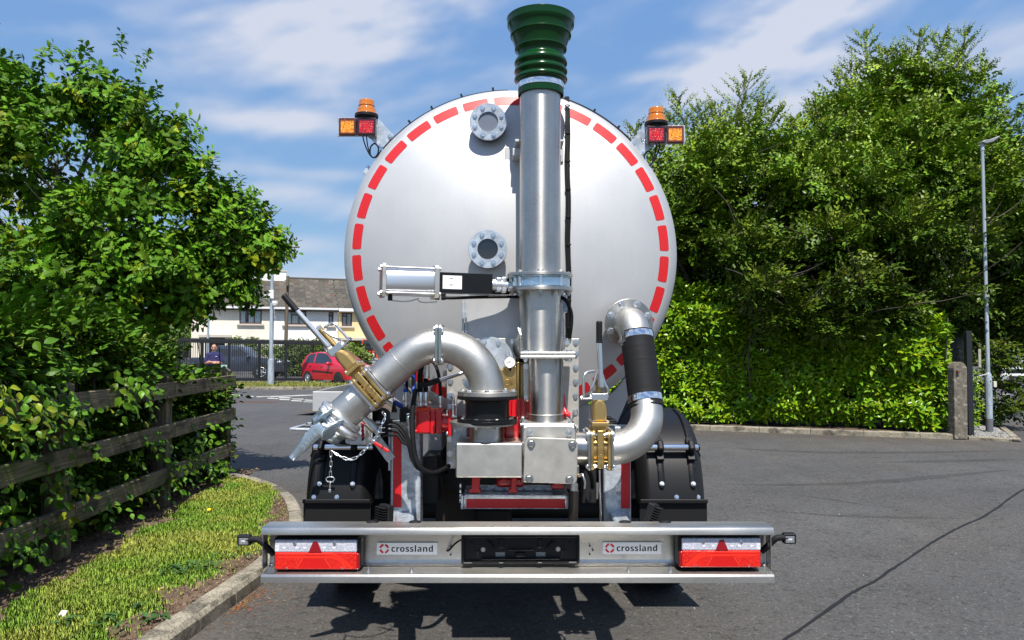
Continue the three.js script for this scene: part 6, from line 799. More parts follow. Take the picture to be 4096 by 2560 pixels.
// ---- frame posts, pump base, braces ----
{
  const post = (X0, X1, Y0, Y1, sx0, sx1, sy0, sy1, d) => { const p = dot(pbox(X0, Y0, X1, Y1, d, 0.12, 0.012), m.galv, 'frame_post', T); const t = extr(rrect((sx0 + sx1) / 2, (sy0 + sy1) / 2, sx1 - sx0, sy1 - sy0, 2), d - 0.0015, 0.002, 0); const uv = t.attributes.uv; for (let i = 0; i < uv.count; i++) uv.setXY(i, uv.getX(i) * 8, uv.getY(i) * 8); dot(t, m.tape, 'reflective_tape', p); return p; };
  post(1563, 1681, 1686, 2150, 1572, 1606, 1722, 2029, 3.95); post(2413, 2526, 1706, 2150, 2484, 2521, 1760, 2034, 3.95);
  dot([pbox(2420, 1680, 2468, 1690, 3.9, 0.1, 0.004), pbox(2428, 1668, 2450, 1682, 3.92, 0.06, 0.004)], m.blackPlastic, 'rubber_buffer', T);
  dot(pbox(1560, 1688, 1690, 1698, 3.93, 0.14, 0.002), m.galv, 'post_cap', T);
  // stub beams to the bumper
  const beam = (X0, X1, Y0, X0b, X1b, Y0b, d0, d1) => { const a = [P(X0, Y0, d0), P(X1, Y0, d0)], b = [P(X0b, Y0b, d1), P(X1b, Y0b, d1)], w = a[1].x - a[0].x, h = 0.11, c0 = a[0].clone().lerp(a[1], 0.5), c1 = b[0].clone().lerp(b[1], 0.5); c0.y -= h / 2; c1.y = c0.y; return dot(barBetween(c0, c1, w, h, YUP, 0.014), m.galv, 'bumper_beam', T); };
  beam(1583, 1655, 2046, 1582, 1660, 2115, 3.96, 3.57); beam(2436, 2500, 2046, 2470, 2556, 2115, 3.96, 3.57);
  // pump base channel
  const d = 3.76; const b = dot([extr([[1853, 1990], [1860, 1978], [2268, 1982], [2277, 1992], [2277, 2036], [1853, 2036]], d, 0.008, 0.002)], m.galv, 'pump_base', T); { const y = P(0, 1984, d).y; const g = rbox(M(424, d), 0.008, 0.30, 0.003); g.translate(P(2064, 0, d).x, y - 0.006, -d - 0.155); dot(g, m.galv, 'base_top', b); }
  { const t = extr(rrect(2063, 2014, 396, 37, 2), d - 0.0016, 0.002, 0), uv = t.attributes.uv; for (let i = 0; i < uv.count; i++) uv.setXY(i, uv.getX(i) * 8, uv.getY(i) * 8); dot(t, m.tape, 'reflective_tape', b); } dot([pbox(1843, 1981, 1853, 2038, d - 0.01, 0.06, 0.003), pbox(2276, 1979, 2286, 2034, d - 0.01, 0.06, 0.003)], m.galv, 'end_ear', b);
  const sl = extr(rrect(2060, 1951, 300, 22, 10), 3.9, 0.01, 0.002, [...Array(7)].map((_, k) => rrect(1935 + k * 40, 1957, 18, 7, 3))); dot(sl, m.galv, 'slotted_plate', b);
  for (const Y of [1943, 1965, 1985, 2003]) bolt(b, P(1845, Y, d + 0.02), V(-1, 0, 0), 0.011);
  // diagonal brace and stay plates on the left
  dot([barBetween(P(1498, 1745, 3.95), P(1566, 1838, 3.95), 0.05, 0.014), barBetween(P(1560, 1690, 3.99), P(1560, 1880, 3.99), 0.012, 0.04)], m.galv, 'diagonal_brace', T);
  const pl = dot(extr([[1388, 1668], [1488, 1640], [1490, 1780], [1402, 1779], [1383, 1772], [1376, 1740]], 3.98, 0.012, 0.002, [[0, 0], [1, 0], [2, 0]].map(([k]) => rrect(1427 + k * 11, 1763, 5, 5, 2)).concat([rrect(1438, 1739, 6, 6, 2.5)])), m.galv, 'bracket_plate', T); bolt(pl, P(1465, 1767, 3.979), FWD, 0.0125); dot(barBetween(P(1472, 1655, 3.965), P(1472, 1779, 3.965), 0.028, 0.004), m.brushed, 'strip', pl);
  for (const Y of [1695, 1706, 1724, 1743]) dot([cylBetween(P(1444, Y, 3.94), P(1457, Y, 3.94), 0.006, 10), cylBetween(P(1451, Y + 3, 3.94), P(1451, Y + 8, 3.94), 0.005, 8)], std({ color: C(0.6, 0.01, 0.01), roughness: 0.4 }), 'red_clip', pl);
  dot(cylBetween(P(1451, 1700, 3.955), P(1451, 1762, 3.955), 0.006, 8), m.blackPlastic, 'clip_bar', pl);
  // right-hand side frame painted silver behind the return line
  dot(extr([[2300, 1700], [2460, 1560], [2540, 1460], [2560, 1480], [2470, 1690], [2420, 1700]], 4.4, 0.05, 0.004), m.tank, 'tank_saddle', T);
  dot(extr([[1570, 1480], [1640, 1570], [1790, 1660], [1790, 1700], [1600, 1690], [1500, 1440]].map(([x, y]) => [x, y]), 4.42, 0.05, 0.004), m.tank, 'tank_saddle', T);
  dot(extr([[2470, 1690], [2560, 1560], [2620, 1580], [2620, 1760], [2470, 1760]], 4.9, 0.3, 0.01), std({ color: C(0.02, 0.025, 0.045), roughness: 0.5 }), 'side_tank', T);
}
// ---- bumper beam ----
{
  const dF = 3.424, dP = 3.55, xl = P(1043, 2300, dF).x, xr = P(3097, 2300, dF).x, W = xr - xl, cx = (xl + xr) / 2;
  const yT = P(0, 2113, dF).y, yTl = P(0, 2139, dF).y, yS = P(0, 2300, dF).y, yB = P(0, 2331, dF).y;
  // rolled channel: outline in the z-y plane, extruded across the truck
  const tubeSec = (pts, t) => { // thin folded sheet following pts, thickness t, smoothly rounded corners
    const f = []; for (let i = 0; i < pts.length; i++) f.push(V(pts[i][0], pts[i][1], 0)); const line = fillet(f, [0.009, 0.009, 0.036, 0.010], 8); const L = [], Rr = []; line.forEach((q, i) => { const a = line[Math.max(0, i - 1)], b = line[Math.min(line.length - 1, i + 1)], d = b.clone().sub(a).normalize(); L.push([q.x - d.y * t / 2, q.y + d.x * t / 2]); Rr.push([q.x + d.y * t / 2, q.y - d.x * t / 2]); }); return L.concat(Rr.reverse()); };
  const pts = tubeSec([[-dF, yTl], [-dF, yT], [-dP - 0.004, yT], [-dP - 0.002, yS + 0.002], [-dF, yS], [-dF, yB]], 0.005);
  const s = new THREE.Shape(pts.map(([z, y]) => new THREE.Vector2(-z, y))); let g = new THREE.ExtrudeGeometry(s, { depth: W, bevelEnabled: false, steps: 1 }); // shape x = depth, y = height
  g.applyMatrix4(new THREE.Matrix4().set(0, 0, 1, xl, 0, 1, 0, 0, -1, 0, 0, 0, 0, 0, 0, 1)); g = toCreasedNormals(norm(g), 0.6); boxUV(g, 1.5); { const p = g.attributes.position, n = g.attributes.normal, uv = g.attributes.uv; for (let i = 0; i < p.count; i++) if (Math.abs(n.getX(i)) < 0.6) uv.setXY(i, p.getX(i) * 0.5, (p.getY(i) + p.getZ(i)) * 2); }
  const mB = phys({ color: C(0.78, 0.765, 0.74), metalness: 1, roughness: 0.36, anisotropy: 0.72, anisotropyRotation: Math.PI / 2, roughnessMap: tRough, map: tSteel, bumpMap: tBrush, bumpScale: 0.00012 });
  const bum = dot(g, mB, 'steel_bumper', T);
  for (const s of [-1, 1]) { const x = s < 0 ? P(1070, 2200, dP).x : P(3064, 2200, dP).x; dot((() => { const q = rbox(0.005, yT - yS - 0.012, 0.07, 0.002); q.translate(x, (yT + yS) / 2, -dP + 0.036); return q; })(), mB, 'end_cheek', bum); }
  // bolts and row of slots in the lower shelf
  for (const X of [1473, 1646, 2513, 2683]) { const b = P(X, 2290, 3.47); bolt(bum, V(b.x, yS + 0.002, b.z), YUP, 0.0085, m.zinc, nutGeo, 'nut'); dot(cylBetween(V(b.x, yS, b.z), V(b.x, yS + 0.026, b.z), 0.0052, 10), m.zinc, 'stud', bum); }
  for (const X of [1473, 1646, 2516, 2684, 2755]) { const b = P(X, 2150, 3.5); bolt(bum, V(b.x, yT - 0.003, b.z), DOWN, 0.0085, m.zinc, nutGeo, 'nut'); }
  const slots = []; for (let X = 1445; X < 1796; X += 17) slots.push(X); for (let X = 2378; X < 2720; X += 17) slots.push(X); const mh = std({ color: C(0.006, 0.006, 0.006), roughness: 1 });
  for (const X of slots) { const b = P(X, 2283, 3.495), q = disc(0.0052, 0.0006, 0, 12, 0.0001); q.scale(1.25, 1, 0.8); q.translate(b.x, yS + 0.0026, b.z); dot(q, mh, 'slot', bum); }
  for (const [X, Y] of [[1803, 2185], [1803, 2219], [2359, 2183], [2371, 2200], [2359, 2217]]) { const b = P(X, Y, dP - 0.003), q = disc(0.0042, 0.0006, 0, 12, 0.0001); q.rotateX(Math.PI / 2); q.translate(b.x, b.y, b.z + 0.002); dot(q, mh, 'slot', bum); }
  // maker's stickers
  const logo = canvasTex(1024, 200, (c, w, h) => { c.fillStyle = '#fdfdfd'; c.fillRect(0, 0, w, h); c.strokeStyle = '#d8232a'; c.lineWidth = 34; for (let k = 0; k < 4; k++) { c.beginPath(); c.arc(126, 100, 66, k * Math.PI / 2 + 0.17, (k + 1) * Math.PI / 2 - 0.17); c.stroke(); } c.fillStyle = '#141414'; c.font = 'bold 146px sans-serif'; c.textBaseline = 'alphabetic'; const tw = c.measureText('crossland').width; c.save(); c.translate(238, 152); c.scale(722 / tw, 1); c.fillText('crossland', 0, 0); c.restore(); });
  const mS = std({ map: logo, roughness: 0.4 });
  for (const [X0, X1, Y0, Y1] of [[1507, 1750, 2171, 2218.5], [2410, 2646, 2169, 2216]]) { const q = pbox(X0, Y0, X1, Y1, dP - 0.0045, 0.0012, 0.0005), p = q.attributes.position, a = P(X0, Y1, dP - 0.004), b = P(X1, Y0, dP - 0.004), uv = q.attributes.uv; for (let i = 0; i < p.count; i++) uv.setXY(i, (p.getX(i) - a.x) / (b.x - a.x), (p.getY(i) - a.y) / (b.y - a.y)); const o = dot(q, mS, 'maker_sticker', bum); o.userData.label = X0 < 2000 ? 'white crossland sticker nearer the left lamp' : 'white crossland sticker nearer the right lamp'; }
  // number plate holder
  const hol = thingPart('plate_holder', 'empty black plastic number plate holder on the bumper'), hp = dP - 0.03; const Z = (x, y) => [1820 + x / 4.4815, 2100 + y / 4.4815];
  const holes = [[690 + 120, 535, 190, 105, 8], [1540, 535, 190, 105, 8]].map(([x, y, w, h, r]) => rrect(...Z(x, y), w / 4.48, h / 4.48, r / 4.48)).concat([[405, 362, 26, 120], [405, 545, 26, 130], [450, 450, 230, 24], [1937, 356, 26, 120], [1937, 540, 26, 130], [1900, 442, 230, 24]].map(([x, y, w, h]) => rrect(...Z(x, y), w / 4.48, h / 4.48, Math.min(w, h) / 9)), [[295, 310, 60, 22, 0.75], [292, 590, 60, 22, -0.75], [2050, 303, 60, 22, -0.75], [2045, 580, 60, 22, 0.75]].map(([x, y, w, h, a]) => rrect(...Z(x, y), w / 4.48, h / 4.48, h / 9.2, a)));
  dot(extr([Z(120, 205), Z(2235, 200), Z(2230, 690), Z(2215, 690), Z(115, 695)], hp, 0.012, 0.0015, holes), m.blackPlastic, 'back_plate', hol);
  dot([pbox(...Z(112, 200), ...Z(165, 700), hp - 0.016, 0.03, 0.003), pbox(...Z(2190, 195), ...Z(2236, 690), hp - 0.016, 0.03, 0.003), pbox(...Z(150, 196), ...Z(2200, 232), hp - 0.012, 0.026, 0.003), pbox(...Z(150, 640), ...Z(2200, 695), hp - 0.010, 0.022, 0.003)], m.blackPlastic, 'frame_edge', hol);
  dot([extr([Z(245, 275), Z(420, 275), Z(470, 320), Z(590, 460), Z(460, 600), Z(430, 632), Z(270, 632), Z(245, 600)].map((q) => q), hp + 0.002, 0.004, 0.001, holes.filter((h) => h[0][0] < Z(620, 0)[0])), extr([Z(1930, 268), Z(2105, 268), Z(2105, 625), Z(1920, 630), Z(1860, 560), Z(1760, 450), Z(1880, 320)], hp + 0.002, 0.004, 0.001, holes.filter((h) => h[0][0] > Z(1750, 0)[0]))], m.chassis, 'slotted_panel', hol);
  dot([barBetween(P(...Z(470, 612), hp - 0.01), P(...Z(1885, 606), hp - 0.01), 0.006, 0.014), barBetween(P(...Z(930, 446), hp - 0.006), P(...Z(1420, 446), hp - 0.006), 0.006, 0.010), barBetween(P(...Z(590, 300), hp - 0.008), P(...Z(700, 430), hp - 0.008), 0.012, 0.018), barBetween(P(...Z(1765, 300), hp - 0.008), P(...Z(1650, 425), hp - 0.008), 0.012, 0.018), pbox(...Z(1085, 505), ...Z(1265, 575), hp - 0.014, 0.02, 0.004), pbox(...Z(780, 245), ...Z(880, 415), hp - 0.008, 0.02, 0.003), pbox(...Z(1480, 245), ...Z(1575, 410), hp - 0.008, 0.02, 0.003)], m.blackGloss, 'clip_ribs', hol);
  dot([pbox(...Z(155, 672), ...Z(305, 697), hp - 0.018, 0.006, 0.002), pbox(...Z(785, 672), ...Z(868, 694), hp - 0.018, 0.006, 0.002), pbox(...Z(1480, 668), ...Z(1562, 690), hp - 0.018, 0.006, 0.002), pbox(...Z(2038, 662), ...Z(2185, 686), hp - 0.018, 0.006, 0.002)], std({ color: C(0.06, 0.06, 0.06), roughness: 0.3 }), 'plate_clip', hol);
  for (const [x, y] of [[503, 438], [1847, 430]]) { const p = P(...Z(x, y), hp - 0.001); dot(aim(disc(0.0115, 0.002), p, FWD), m.brushed, 'washer', hol); bolt(hol, p.clone().add(V(0, 0, 0.002)), FWD, 0.005); }
  dot(tube(smooth([P(1788, 2203, dP - 0.004), P(1797, 2200, dP - 0.02), P(1815, 2180, dP - 0.03), P(1832, 2166, dP - 0.03), P(1848, 2158, dP - 0.03)], 20), 0.0045, 8), m.hoseRubber, 'lamp_cable', bum);

  // rear lamps
  const lampTex = (flip, red) => canvasTex(512, 160, (c, w, h) => { const R = rngOf(red ? 3 : 4); c.save(); if (flip) { c.translate(w, 0); c.scale(-1, 1); }
    if (!red) { c.fillStyle = '#c9cad6'; c.fillRect(0, 0, w, h); for (let y = 0; y < h; y += 7) for (let x = (y / 7 % 2) * 4; x < w; x += 8) { c.fillStyle = R() < 0.5 ? '#e9e9f2' : '#8d8d9c'; c.fillRect(x, y, 4, 4); } c.fillStyle = '#b8bac8'; c.fillRect(30, 64, 400, 70); for (let k = 0; k < 900; k++) { const v = 130 + R() * 125; c.fillStyle = `rgb(${v},${v},${v + 8})`; c.fillRect(30 + R() * 400, 64 + R() * 70, 3, 5); } for (const x of [60, 140, 190, 245, 310, 370]) { c.fillStyle = '#f6f6fb'; c.beginPath(); c.arc(x, 96, 11, 0, 7); c.fill(); c.fillStyle = '#4c4c58'; c.fillRect(x + 12, 100, 7, 5); } c.fillStyle = '#e4e4ea'; c.fillRect(0, 60, 26, 84); c.fillStyle = '#555'; c.fillRect(10, 96, 7, 7); }
    else { c.fillStyle = '#e0140a'; c.fillRect(0, 0, w, h); for (let k = 0; k < 3000; k++) { const v = R(); c.fillStyle = v < 0.5 ? 'rgba(120,0,0,0.4)' : v < 0.8 ? 'rgba(255,60,30,0.5)' : 'rgba(255,140,90,0.35)'; const x = R() * w, y = R() * h; c.fillRect(x, y, 4, 4); } c.fillStyle = '#d00c08'; c.beginPath(); c.moveTo(180, 55); c.lineTo(310, 55); c.lineTo(350, 148); c.lineTo(138, 148); c.fill(); c.fillStyle = '#b50805'; c.fillRect(190, 14, 110, 14); c.strokeStyle = '#ff2c16'; c.lineWidth = 19; for (const y of [11, 43]) { c.beginPath(); c.moveTo(24, y); c.lineTo(330, y); c.bezierCurveTo(400, y, 430, 70 + y * 0.5, 440 + (y < 20 ? 42 : 0), 150); c.stroke(); } c.fillStyle = '#f02312'; c.fillRect(0, 0, 26, 76); c.strokeStyle = 'rgba(60,0,0,0.5)'; c.lineWidth = 2; for (let y = 0; y < 76; y += 7) { c.beginPath(); c.moveTo(0, y); c.lineTo(26, y); c.stroke(); } c.lineWidth = 3; c.strokeStyle = '#ff4a2a'; c.beginPath(); c.moveTo(176, 58); c.lineTo(138, 150); c.moveTo(312, 58); c.lineTo(352, 150); c.stroke(); }
    c.restore(); });
  const tail = (X0, X1, Y0, Y1, flip, label) => {
    const g = thingPart('rear_lamp', label), d = 3.447, w = X1 - X0, sgn = flip ? -1 : 1; const U = (u) => flip ? X1 - u * w : X0 + u * w, Yv = (v) => lerp(Y0, Y1, v);
    dot(pbox(Math.min(U(0.0), U(1)), Y0, Math.max(U(0), U(1)), Y1, d + 0.012, dP - d - 0.014, 0.018, 4), m.blackGloss, 'lamp_housing', g);
    dot(pbox(Math.min(U(0.006), U(0.99)), Yv(0.47), Math.max(U(0.006), U(0.99)), Yv(0.992), d + 0.009, dP - d - 0.02, 0.012), phys({ color: C(0.30, 0.004, 0.004), roughness: 0.15, clearcoat: 1, clearcoatRoughness: 0.05 }), 'red_shell', g);
    const lens = (u0, u1, v0, v1, tex, name, bump) => { const a = Math.min(U(u0), U(u1)), b = Math.max(U(u0), U(u1)), q = pbox(a, Yv(v0), b, Yv(v1), d, 0.03, 0.006), p = q.attributes.position, A = P(a, Yv(v1), d), B = P(b, Yv(v0), d), uv = q.attributes.uv; for (let i = 0; i < p.count; i++) uv.setXY(i, (p.getX(i) - A.x) / (B.x - A.x), (p.getY(i) - A.y) / (B.y - A.y)); return dot(q, phys({ map: tex, roughness: 0.25, clearcoat: 1, clearcoatRoughness: 0.04, bumpMap: tFine, bumpScale: 0.0008 }), name, g); };
    lens(0.012, 0.955, 0.10, 0.462, lampTex(flip, false), 'clear_lens'); lens(0.012, 0.955, 0.464, 0.965, lampTex(flip, true), 'red_lens');
    dot(extr([[U(0.40), Yv(0.46)], [U(0.555), Yv(0.46)], [U(0.505), Yv(0.14)], [U(0.455), Yv(0.14)]], d - 0.002, 0.01, 0.001), phys({ color: C(0.28, 0.003, 0.01), roughness: 0.12, clearcoat: 1 }), 'red_triangle', g);
    for (const [u, v] of [[0.245, 0.2], [0.70, 0.2], [0.155, 0.92], [0.79, 0.92]]) bolt(g, P(U(u), Yv(v), d + 0.001), FWD, v < 0.5 ? 0.007 : 0.0045, m.chrome);
    return g; };
  tail(1094, 1442, 2147, 2283, false, 'red and clear rear lamp on the left end of the bumper'); tail(2713, 3048, 2140, 2274, true, 'red and clear rear lamp on the right end of the bumper');
  // side marker lamps on rubber arms
  const marker = (X, Y, pts, label, s) => { const g = thingPart('marker_lamp', label), d = 3.50; dot(tube(smooth(pts.map(([a, b, dd]) => P(a, b, dd)), 24), 0.0145, 14), m.rubber, 'rubber_arm', g); dot(pbox(X - 26, Y - 21, X + 26, Y + 21, d - 0.02, 0.035, 0.007), m.blackPlastic, 'lamp_body', g); const lt = canvasTex(64, 64, (c) => { c.fillStyle = '#6f7276'; c.fillRect(0, 0, 64, 64); for (let i = 0; i < 11; i++) { c.fillStyle = i % 2 ? '#a9abae' : '#4d5054'; c.fillRect(4 + i * 5, 8, 4, 46); } c.fillStyle = '#d8dadc'; c.fillRect(18, 20, 28, 14); }); const q = pbox(X - 19, Y - 10, X + 19, Y + 17, d - 0.024, 0.006, 0.003), a = P(X - 19, Y + 17, d - 0.024), b = P(X + 19, Y - 10, d - 0.024), p = q.attributes.position, uv = q.attributes.uv; for (let i = 0; i < p.count; i++) uv.setXY(i, (p.getX(i) - a.x) / (b.x - a.x), (p.getY(i) - a.y) / (b.y - a.y)); dot(q, phys({ map: lt, roughness: 0.12, clearcoat: 1 }), 'lamp_lens', g); };
  marker(973, 2163, [[985, 2160, 3.49], [1010, 2157, 3.49], [1034, 2159, 3.49], [1052, 2172, 3.49], [1078, 2200, 3.5], [1096, 2216, 3.51]], 'rubber-armed side marker lamp sticking out to the left'); marker(3161, 2156, [[3150, 2152, 3.49], [3122, 2150, 3.49], [3104, 2154, 3.49], [3085, 2170, 3.5], [3064, 2190, 3.5], [3046, 2206, 3.51]], 'rubber-armed side marker lamp sticking out to the right');
  // work lamps standing on the bumper
  const work = (c0, tilt, label, pts) => { const g = thingPart('work_lamp', label), d = 3.60; const c = P(c0[0], c0[1], d), h = M(86, d), o = []; const b = rbox(M(64, d), h, 0.035, 0.006); b.rotateY(tilt[1]); b.rotateZ(tilt[0]); b.translate(c.x, c.y, c.z); o.push(b); dot(o, m.blackPlastic, 'lamp_housing', g); const fins = []; for (let k = 0; k < 8; k++) { const f = rbox(M(58, d), 0.004, 0.05, 0.001); f.translate(0, h * (-0.4 + 0.8 * k / 7), 0.018); f.rotateY(tilt[1]); f.rotateZ(tilt[0]); f.translate(c.x, c.y, c.z); dot(f, m.blackPlastic, 'cooling_fin', g); } dot([pbox(c0[0] - 18, 2084, c0[0] + 18, 2112, d - 0.01, 0.03, 0.003)], m.zinc, 'lamp_foot', g); bolt(g, P(c0[0], 2096, d - 0.011), FWD, 0.011); dot(tube(smooth(pts.map(([a, b2]) => P(a, b2, d - 0.02)), 14), 0.006, 8), m.rubber, 'lamp_cable', g); };
  work([1544, 2062], [-0.03, -0.75], 'finned black work lamp by the left frame post', [[1530, 2076], [1514, 2084], [1508, 2098], [1508, 2112]]); work([2602, 2055], [-0.36, 1.05], 'finned black work lamp leaning by the right mudguard', [[2615, 2080], [2622, 2095], [2618, 2110]]);
  for (const [X, Y] of [[1490, 2106], [1660, 2106], [2500, 2108], [2660, 2104]]) dot((() => { const q = new THREE.SphereGeometry(1, 16, 8); q.scale(0.03, 0.008, 0.02); const p = P(X, Y, 3.53); q.translate(p.x, yT + 0.004, p.z); return q; })(), m.blackPlastic, 'grommet', bum);
}
// ---- wheels, mudguards, chassis ----
{
  const zc = -5.16, yc = 0.52, R = 0.66;
  const fender = (x0, x1, label, straps, low, bar) => {
    const g = thingPart('mudguard', label), w = x1 - x0, cx = (x0 + x1) / 2, pos = [], uv = [], idx = [], A0 = 0.235, A1 = 2.75, N = 44, K = 20;
    const prof = (s, k) => { const a = Math.abs(s); const r = a < 0.66 ? 0 : -0.085 * ((a - 0.66) / 0.34) ** 2; return r; };
    const surf = (s, a, off = 0) => { const r = R + off + prof(s) + (a > 0.78 ? 0.007 : 0); const x = cx + clamp(s, -1, 1) * w / 2; return V(x, yc + r * Math.sin(a), zc + r * Math.sign(Math.cos(a)) * Math.pow(Math.abs(Math.cos(a)), 0.65)); };
    const col = []; for (let k = 0; k <= K; k++) { const s = -1 + 2 * k / K; col.push(Math.sign(s) * Math.pow(Math.abs(s), 0.75)); }
    for (let i = 0; i <= N; i++) { const a = lerp(A0, A1, i / N); for (let k = -1; k <= K + 1; k++) { const s = k < 0 ? -1 : k > K ? 1 : col[k]; const p = surf(s, a, k < 0 || k > K ? -0.05 : 0); pos.push(p.x, p.y, p.z); uv.push(p.x * 3, a * 2); } } const W = K + 3; for (let i = 0; i < N; i++) for (let k = 0; k < W - 1; k++) { const q = i * W + k; idx.push(q, q + 1, q + W, q + 1, q + W + 1, q + W); }
    const gg = new THREE.BufferGeometry(); gg.setAttribute('position', new THREE.Float32BufferAttribute(pos, 3)); gg.setAttribute('uv', new THREE.Float32BufferAttribute(uv, 2)); gg.setIndex(idx); gg.computeVertexNormals(); const mm = m.blackPlastic.clone(); mm.side = THREE.DoubleSide; dot(gg, mm, 'guard_shell', g);
    { const p0 = surf(0, A0); const q = rbox(w - 0.004, 0.026, 0.014, 0.006); q.translate(cx, p0.y + 0.008, p0.z + 0.003); dot(q, m.blackPlastic, 'lower_lip', g); }
    // groove between the two halves of the guard
    { const pts = []; for (let k = 0; k <= 20; k++) pts.push(surf(col[k], 0.78, 0.004)); dot(tube(pts, 0.006, 8), m.blackPlastic, 'joint_bead', g); }
    // rubber mud flap
    { const q = rbox(w - 0.004, 0.44, 0.01, 0.004); q.translate(cx, 0.45, zc + R * Math.cos(A0) - 0.014); dot(q, m.rubber, 'mud_flap', g); }
    // chrome tube and straps
    const by = yc + (R + 0.052) * Math.sin(0.735), bz = zc + (R + 0.052) * Math.pow(Math.cos(0.735), 0.65); dot(cylBetween(V(bar[0], by, bz), V(bar[1], by, bz), 0.019, 28), m.chrome, 'chrome_tube', g); for (const x of bar) dot(cylBetween(V(x - 0.004, by, bz), V(x + 0.004, by, bz), 0.0205, 28), m.blackPlastic, 'tube_cap', g);
    for (const x of straps) { const s = (x - cx) / (w / 2), st = []; const sw = 0.021; const P2 = [], I2 = []; const rows = 18; for (let i = 0; i <= rows; i++) { const a = lerp(0.36, 0.62, i / rows), k = i === 0 ? 0.45 : i === 1 ? 0.85 : 1; for (const e of [-1, -0.7, 0.7, 1]) { const p = surf(s, a, Math.abs(e) === 1 ? 0.001 : 0.011); P2.push(x + e * sw * k, p.y, p.z); } if (i < rows) for (let e = 0; e < 3; e++) { const q = i * 4 + e; I2.push(q, q + 1, q + 4, q + 1, q + 5, q + 4); } } const sg = new THREE.BufferGeometry(); sg.setAttribute('position', new THREE.Float32BufferAttribute(P2, 3)); sg.setIndex(I2); sg.computeVertexNormals(); const sm = m.blackGloss.clone(); sm.side = THREE.DoubleSide; dot(boxUV(norm(sg), 3), sm, 'strap', g);
      const c1 = surf(s, 0.66, 0.02); const b1 = rbox(0.046, 0.05, 0.03, 0.006); b1.rotateX(-0.66); b1.translate(x, c1.y, c1.z); const c2 = V(x, by, bz); const b2 = rbox(0.042, 0.075, 0.07, 0.016); b2.rotateX(-0.735); b2.translate(c2.x, c2.y, c2.z - 0.004); const c3 = surf(s, 0.83, 0.02); const b3 = rbox(0.044, 0.05, 0.026, 0.006); b3.rotateX(-0.83); b3.translate(x, c3.y, c3.z); dot([b1, b2, b3], m.blackPlastic, 'rubber_buckle', g); const top = []; for (let i = 0; i <= 10; i++) top.push(surf(s, lerp(0.83, 1.5, i / 10), 0.005)); dot(tube(top, 0.012, 8), m.blackPlastic, 'upper_strap', g);
      const pb = surf(s, 0.405, 0.011); bolt(g, pb, V(0, Math.sin(0.405), Math.cos(0.405)), 0.0105); }
    for (const x of low) { const pb = surf((x - cx) / (w / 2), 0.285, 0); bolt(g, pb, V(0, 0.28, 1), 0.0105); }
    return { surf };
  };
  const xa = (X, d) => (X - 2048) / F * d;
  fender(0.772, 1.186, 'right black plastic mudguard with two straps', [xa(2640, 4.55), xa(2764, 4.55)], [xa(2702, 4.51), xa(2788, 4.51)], [xa(2585, 4.63), xa(2781, 4.63)]);
  fender(-1.268, -0.855, 'left black plastic mudguard with two straps', [xa(1288, 4.55), xa(1419, 4.55)], [xa(1261, 4.51), xa(1352, 4.51)], [xa(1268, 4.63), xa(1505, 4.63)]);
  const tyre = lathe([[0.27, -0.15], [0.40, -0.155], [0.485, -0.15], [0.515, -0.125], [0.52, 0], [0.515, 0.125], [0.485, 0.15], [0.40, 0.155], [0.27, 0.15]], 48); tyre.rotateZ(Math.PI / 2); const hub = lathe([[0.0005, -0.06], [0.12, -0.06], [0.14, -0.02], [0.22, 0.02], [0.27, 0.1], [0.275, 0.12]], 32); hub.rotateZ(Math.PI / 2);
  for (const x of [-1.06, 0.98]) for (const z of [zc, zc - 1.36]) { const w = new THREE.Group(); w.name = 'wheel'; w.position.set(x, 0.52, z).sub(rootPos(T)); T.add(w); mesh('tyre', tyre, m.tyre, w); const h = mesh('rim', hub, m.galv, w); if (x < 0) h.rotation.y = Math.PI; }
  dot(cylBetween(V(-0.95, 0.5, zc), V(0.9, 0.5, zc), 0.065, 20), m.chassis, 'axle', T); dot(cylBetween(V(-0.95, 0.5, zc - 1.36), V(0.9, 0.5, zc - 1.36), 0.065, 20), m.chassis, 'axle', T);
  for (const x of [-0.45, 0.42]) { const q = rbox(0.09, 0.26, 6.4, 0.01); q.translate(x, 0.88, -7.3); dot(q, m.chassis, 'chassis_rail', T); }
  for (const z of [-4.45, -6.2, -8.5]) { const q = rbox(0.84, 0.18, 0.1, 0.01); q.translate(-0.015, 0.86, z); dot(q, m.chassis, 'cross_member', T); }
  dot([(() => { const q = rbox(1.5, 0.5, 0.02, 0.004); q.translate(0, 0.62, -6.7); return q; })(), (() => { const q = new THREE.CylinderGeometry(0.15, 0.15, 0.7, 24); q.rotateZ(Math.PI / 2); q.translate(0.1, 0.62, -5.9); return q; })(), (() => { const q = rbox(0.4, 0.22, 0.5, 0.03); q.translate(-0.2, 0.5, -4.9); return q; })()], m.chassis, 'underbody', T);
  { const q = new THREE.CylinderGeometry(0.11, 0.13, 0.34, 24); q.translate(-0.35, 0.60, -4.6); dot(q, std({ color: C(0.03, 0.025, 0.02), roughness: 0.8 }), 'air_bellow', T); const q2 = q.clone(); }
  // tank cradle: skirts carrying the shell on the chassis
  for (const x of [-0.45, 0.42]) { const q = rbox(0.08, 0.3, 6.2, 0.01); q.translate(x, 1.13, -7.45); dot(q, m.tank, 'tank_cradle', T); }
  // silver side tray on the left
  const d = 4.25, t = thingPart('side_tray', 'silver painted open tray on the left of the tanker'); dot(pbox(1250, 1566, 1480, 1646, d, 0.012, 0.004), m.tank, 'front_panel', t);
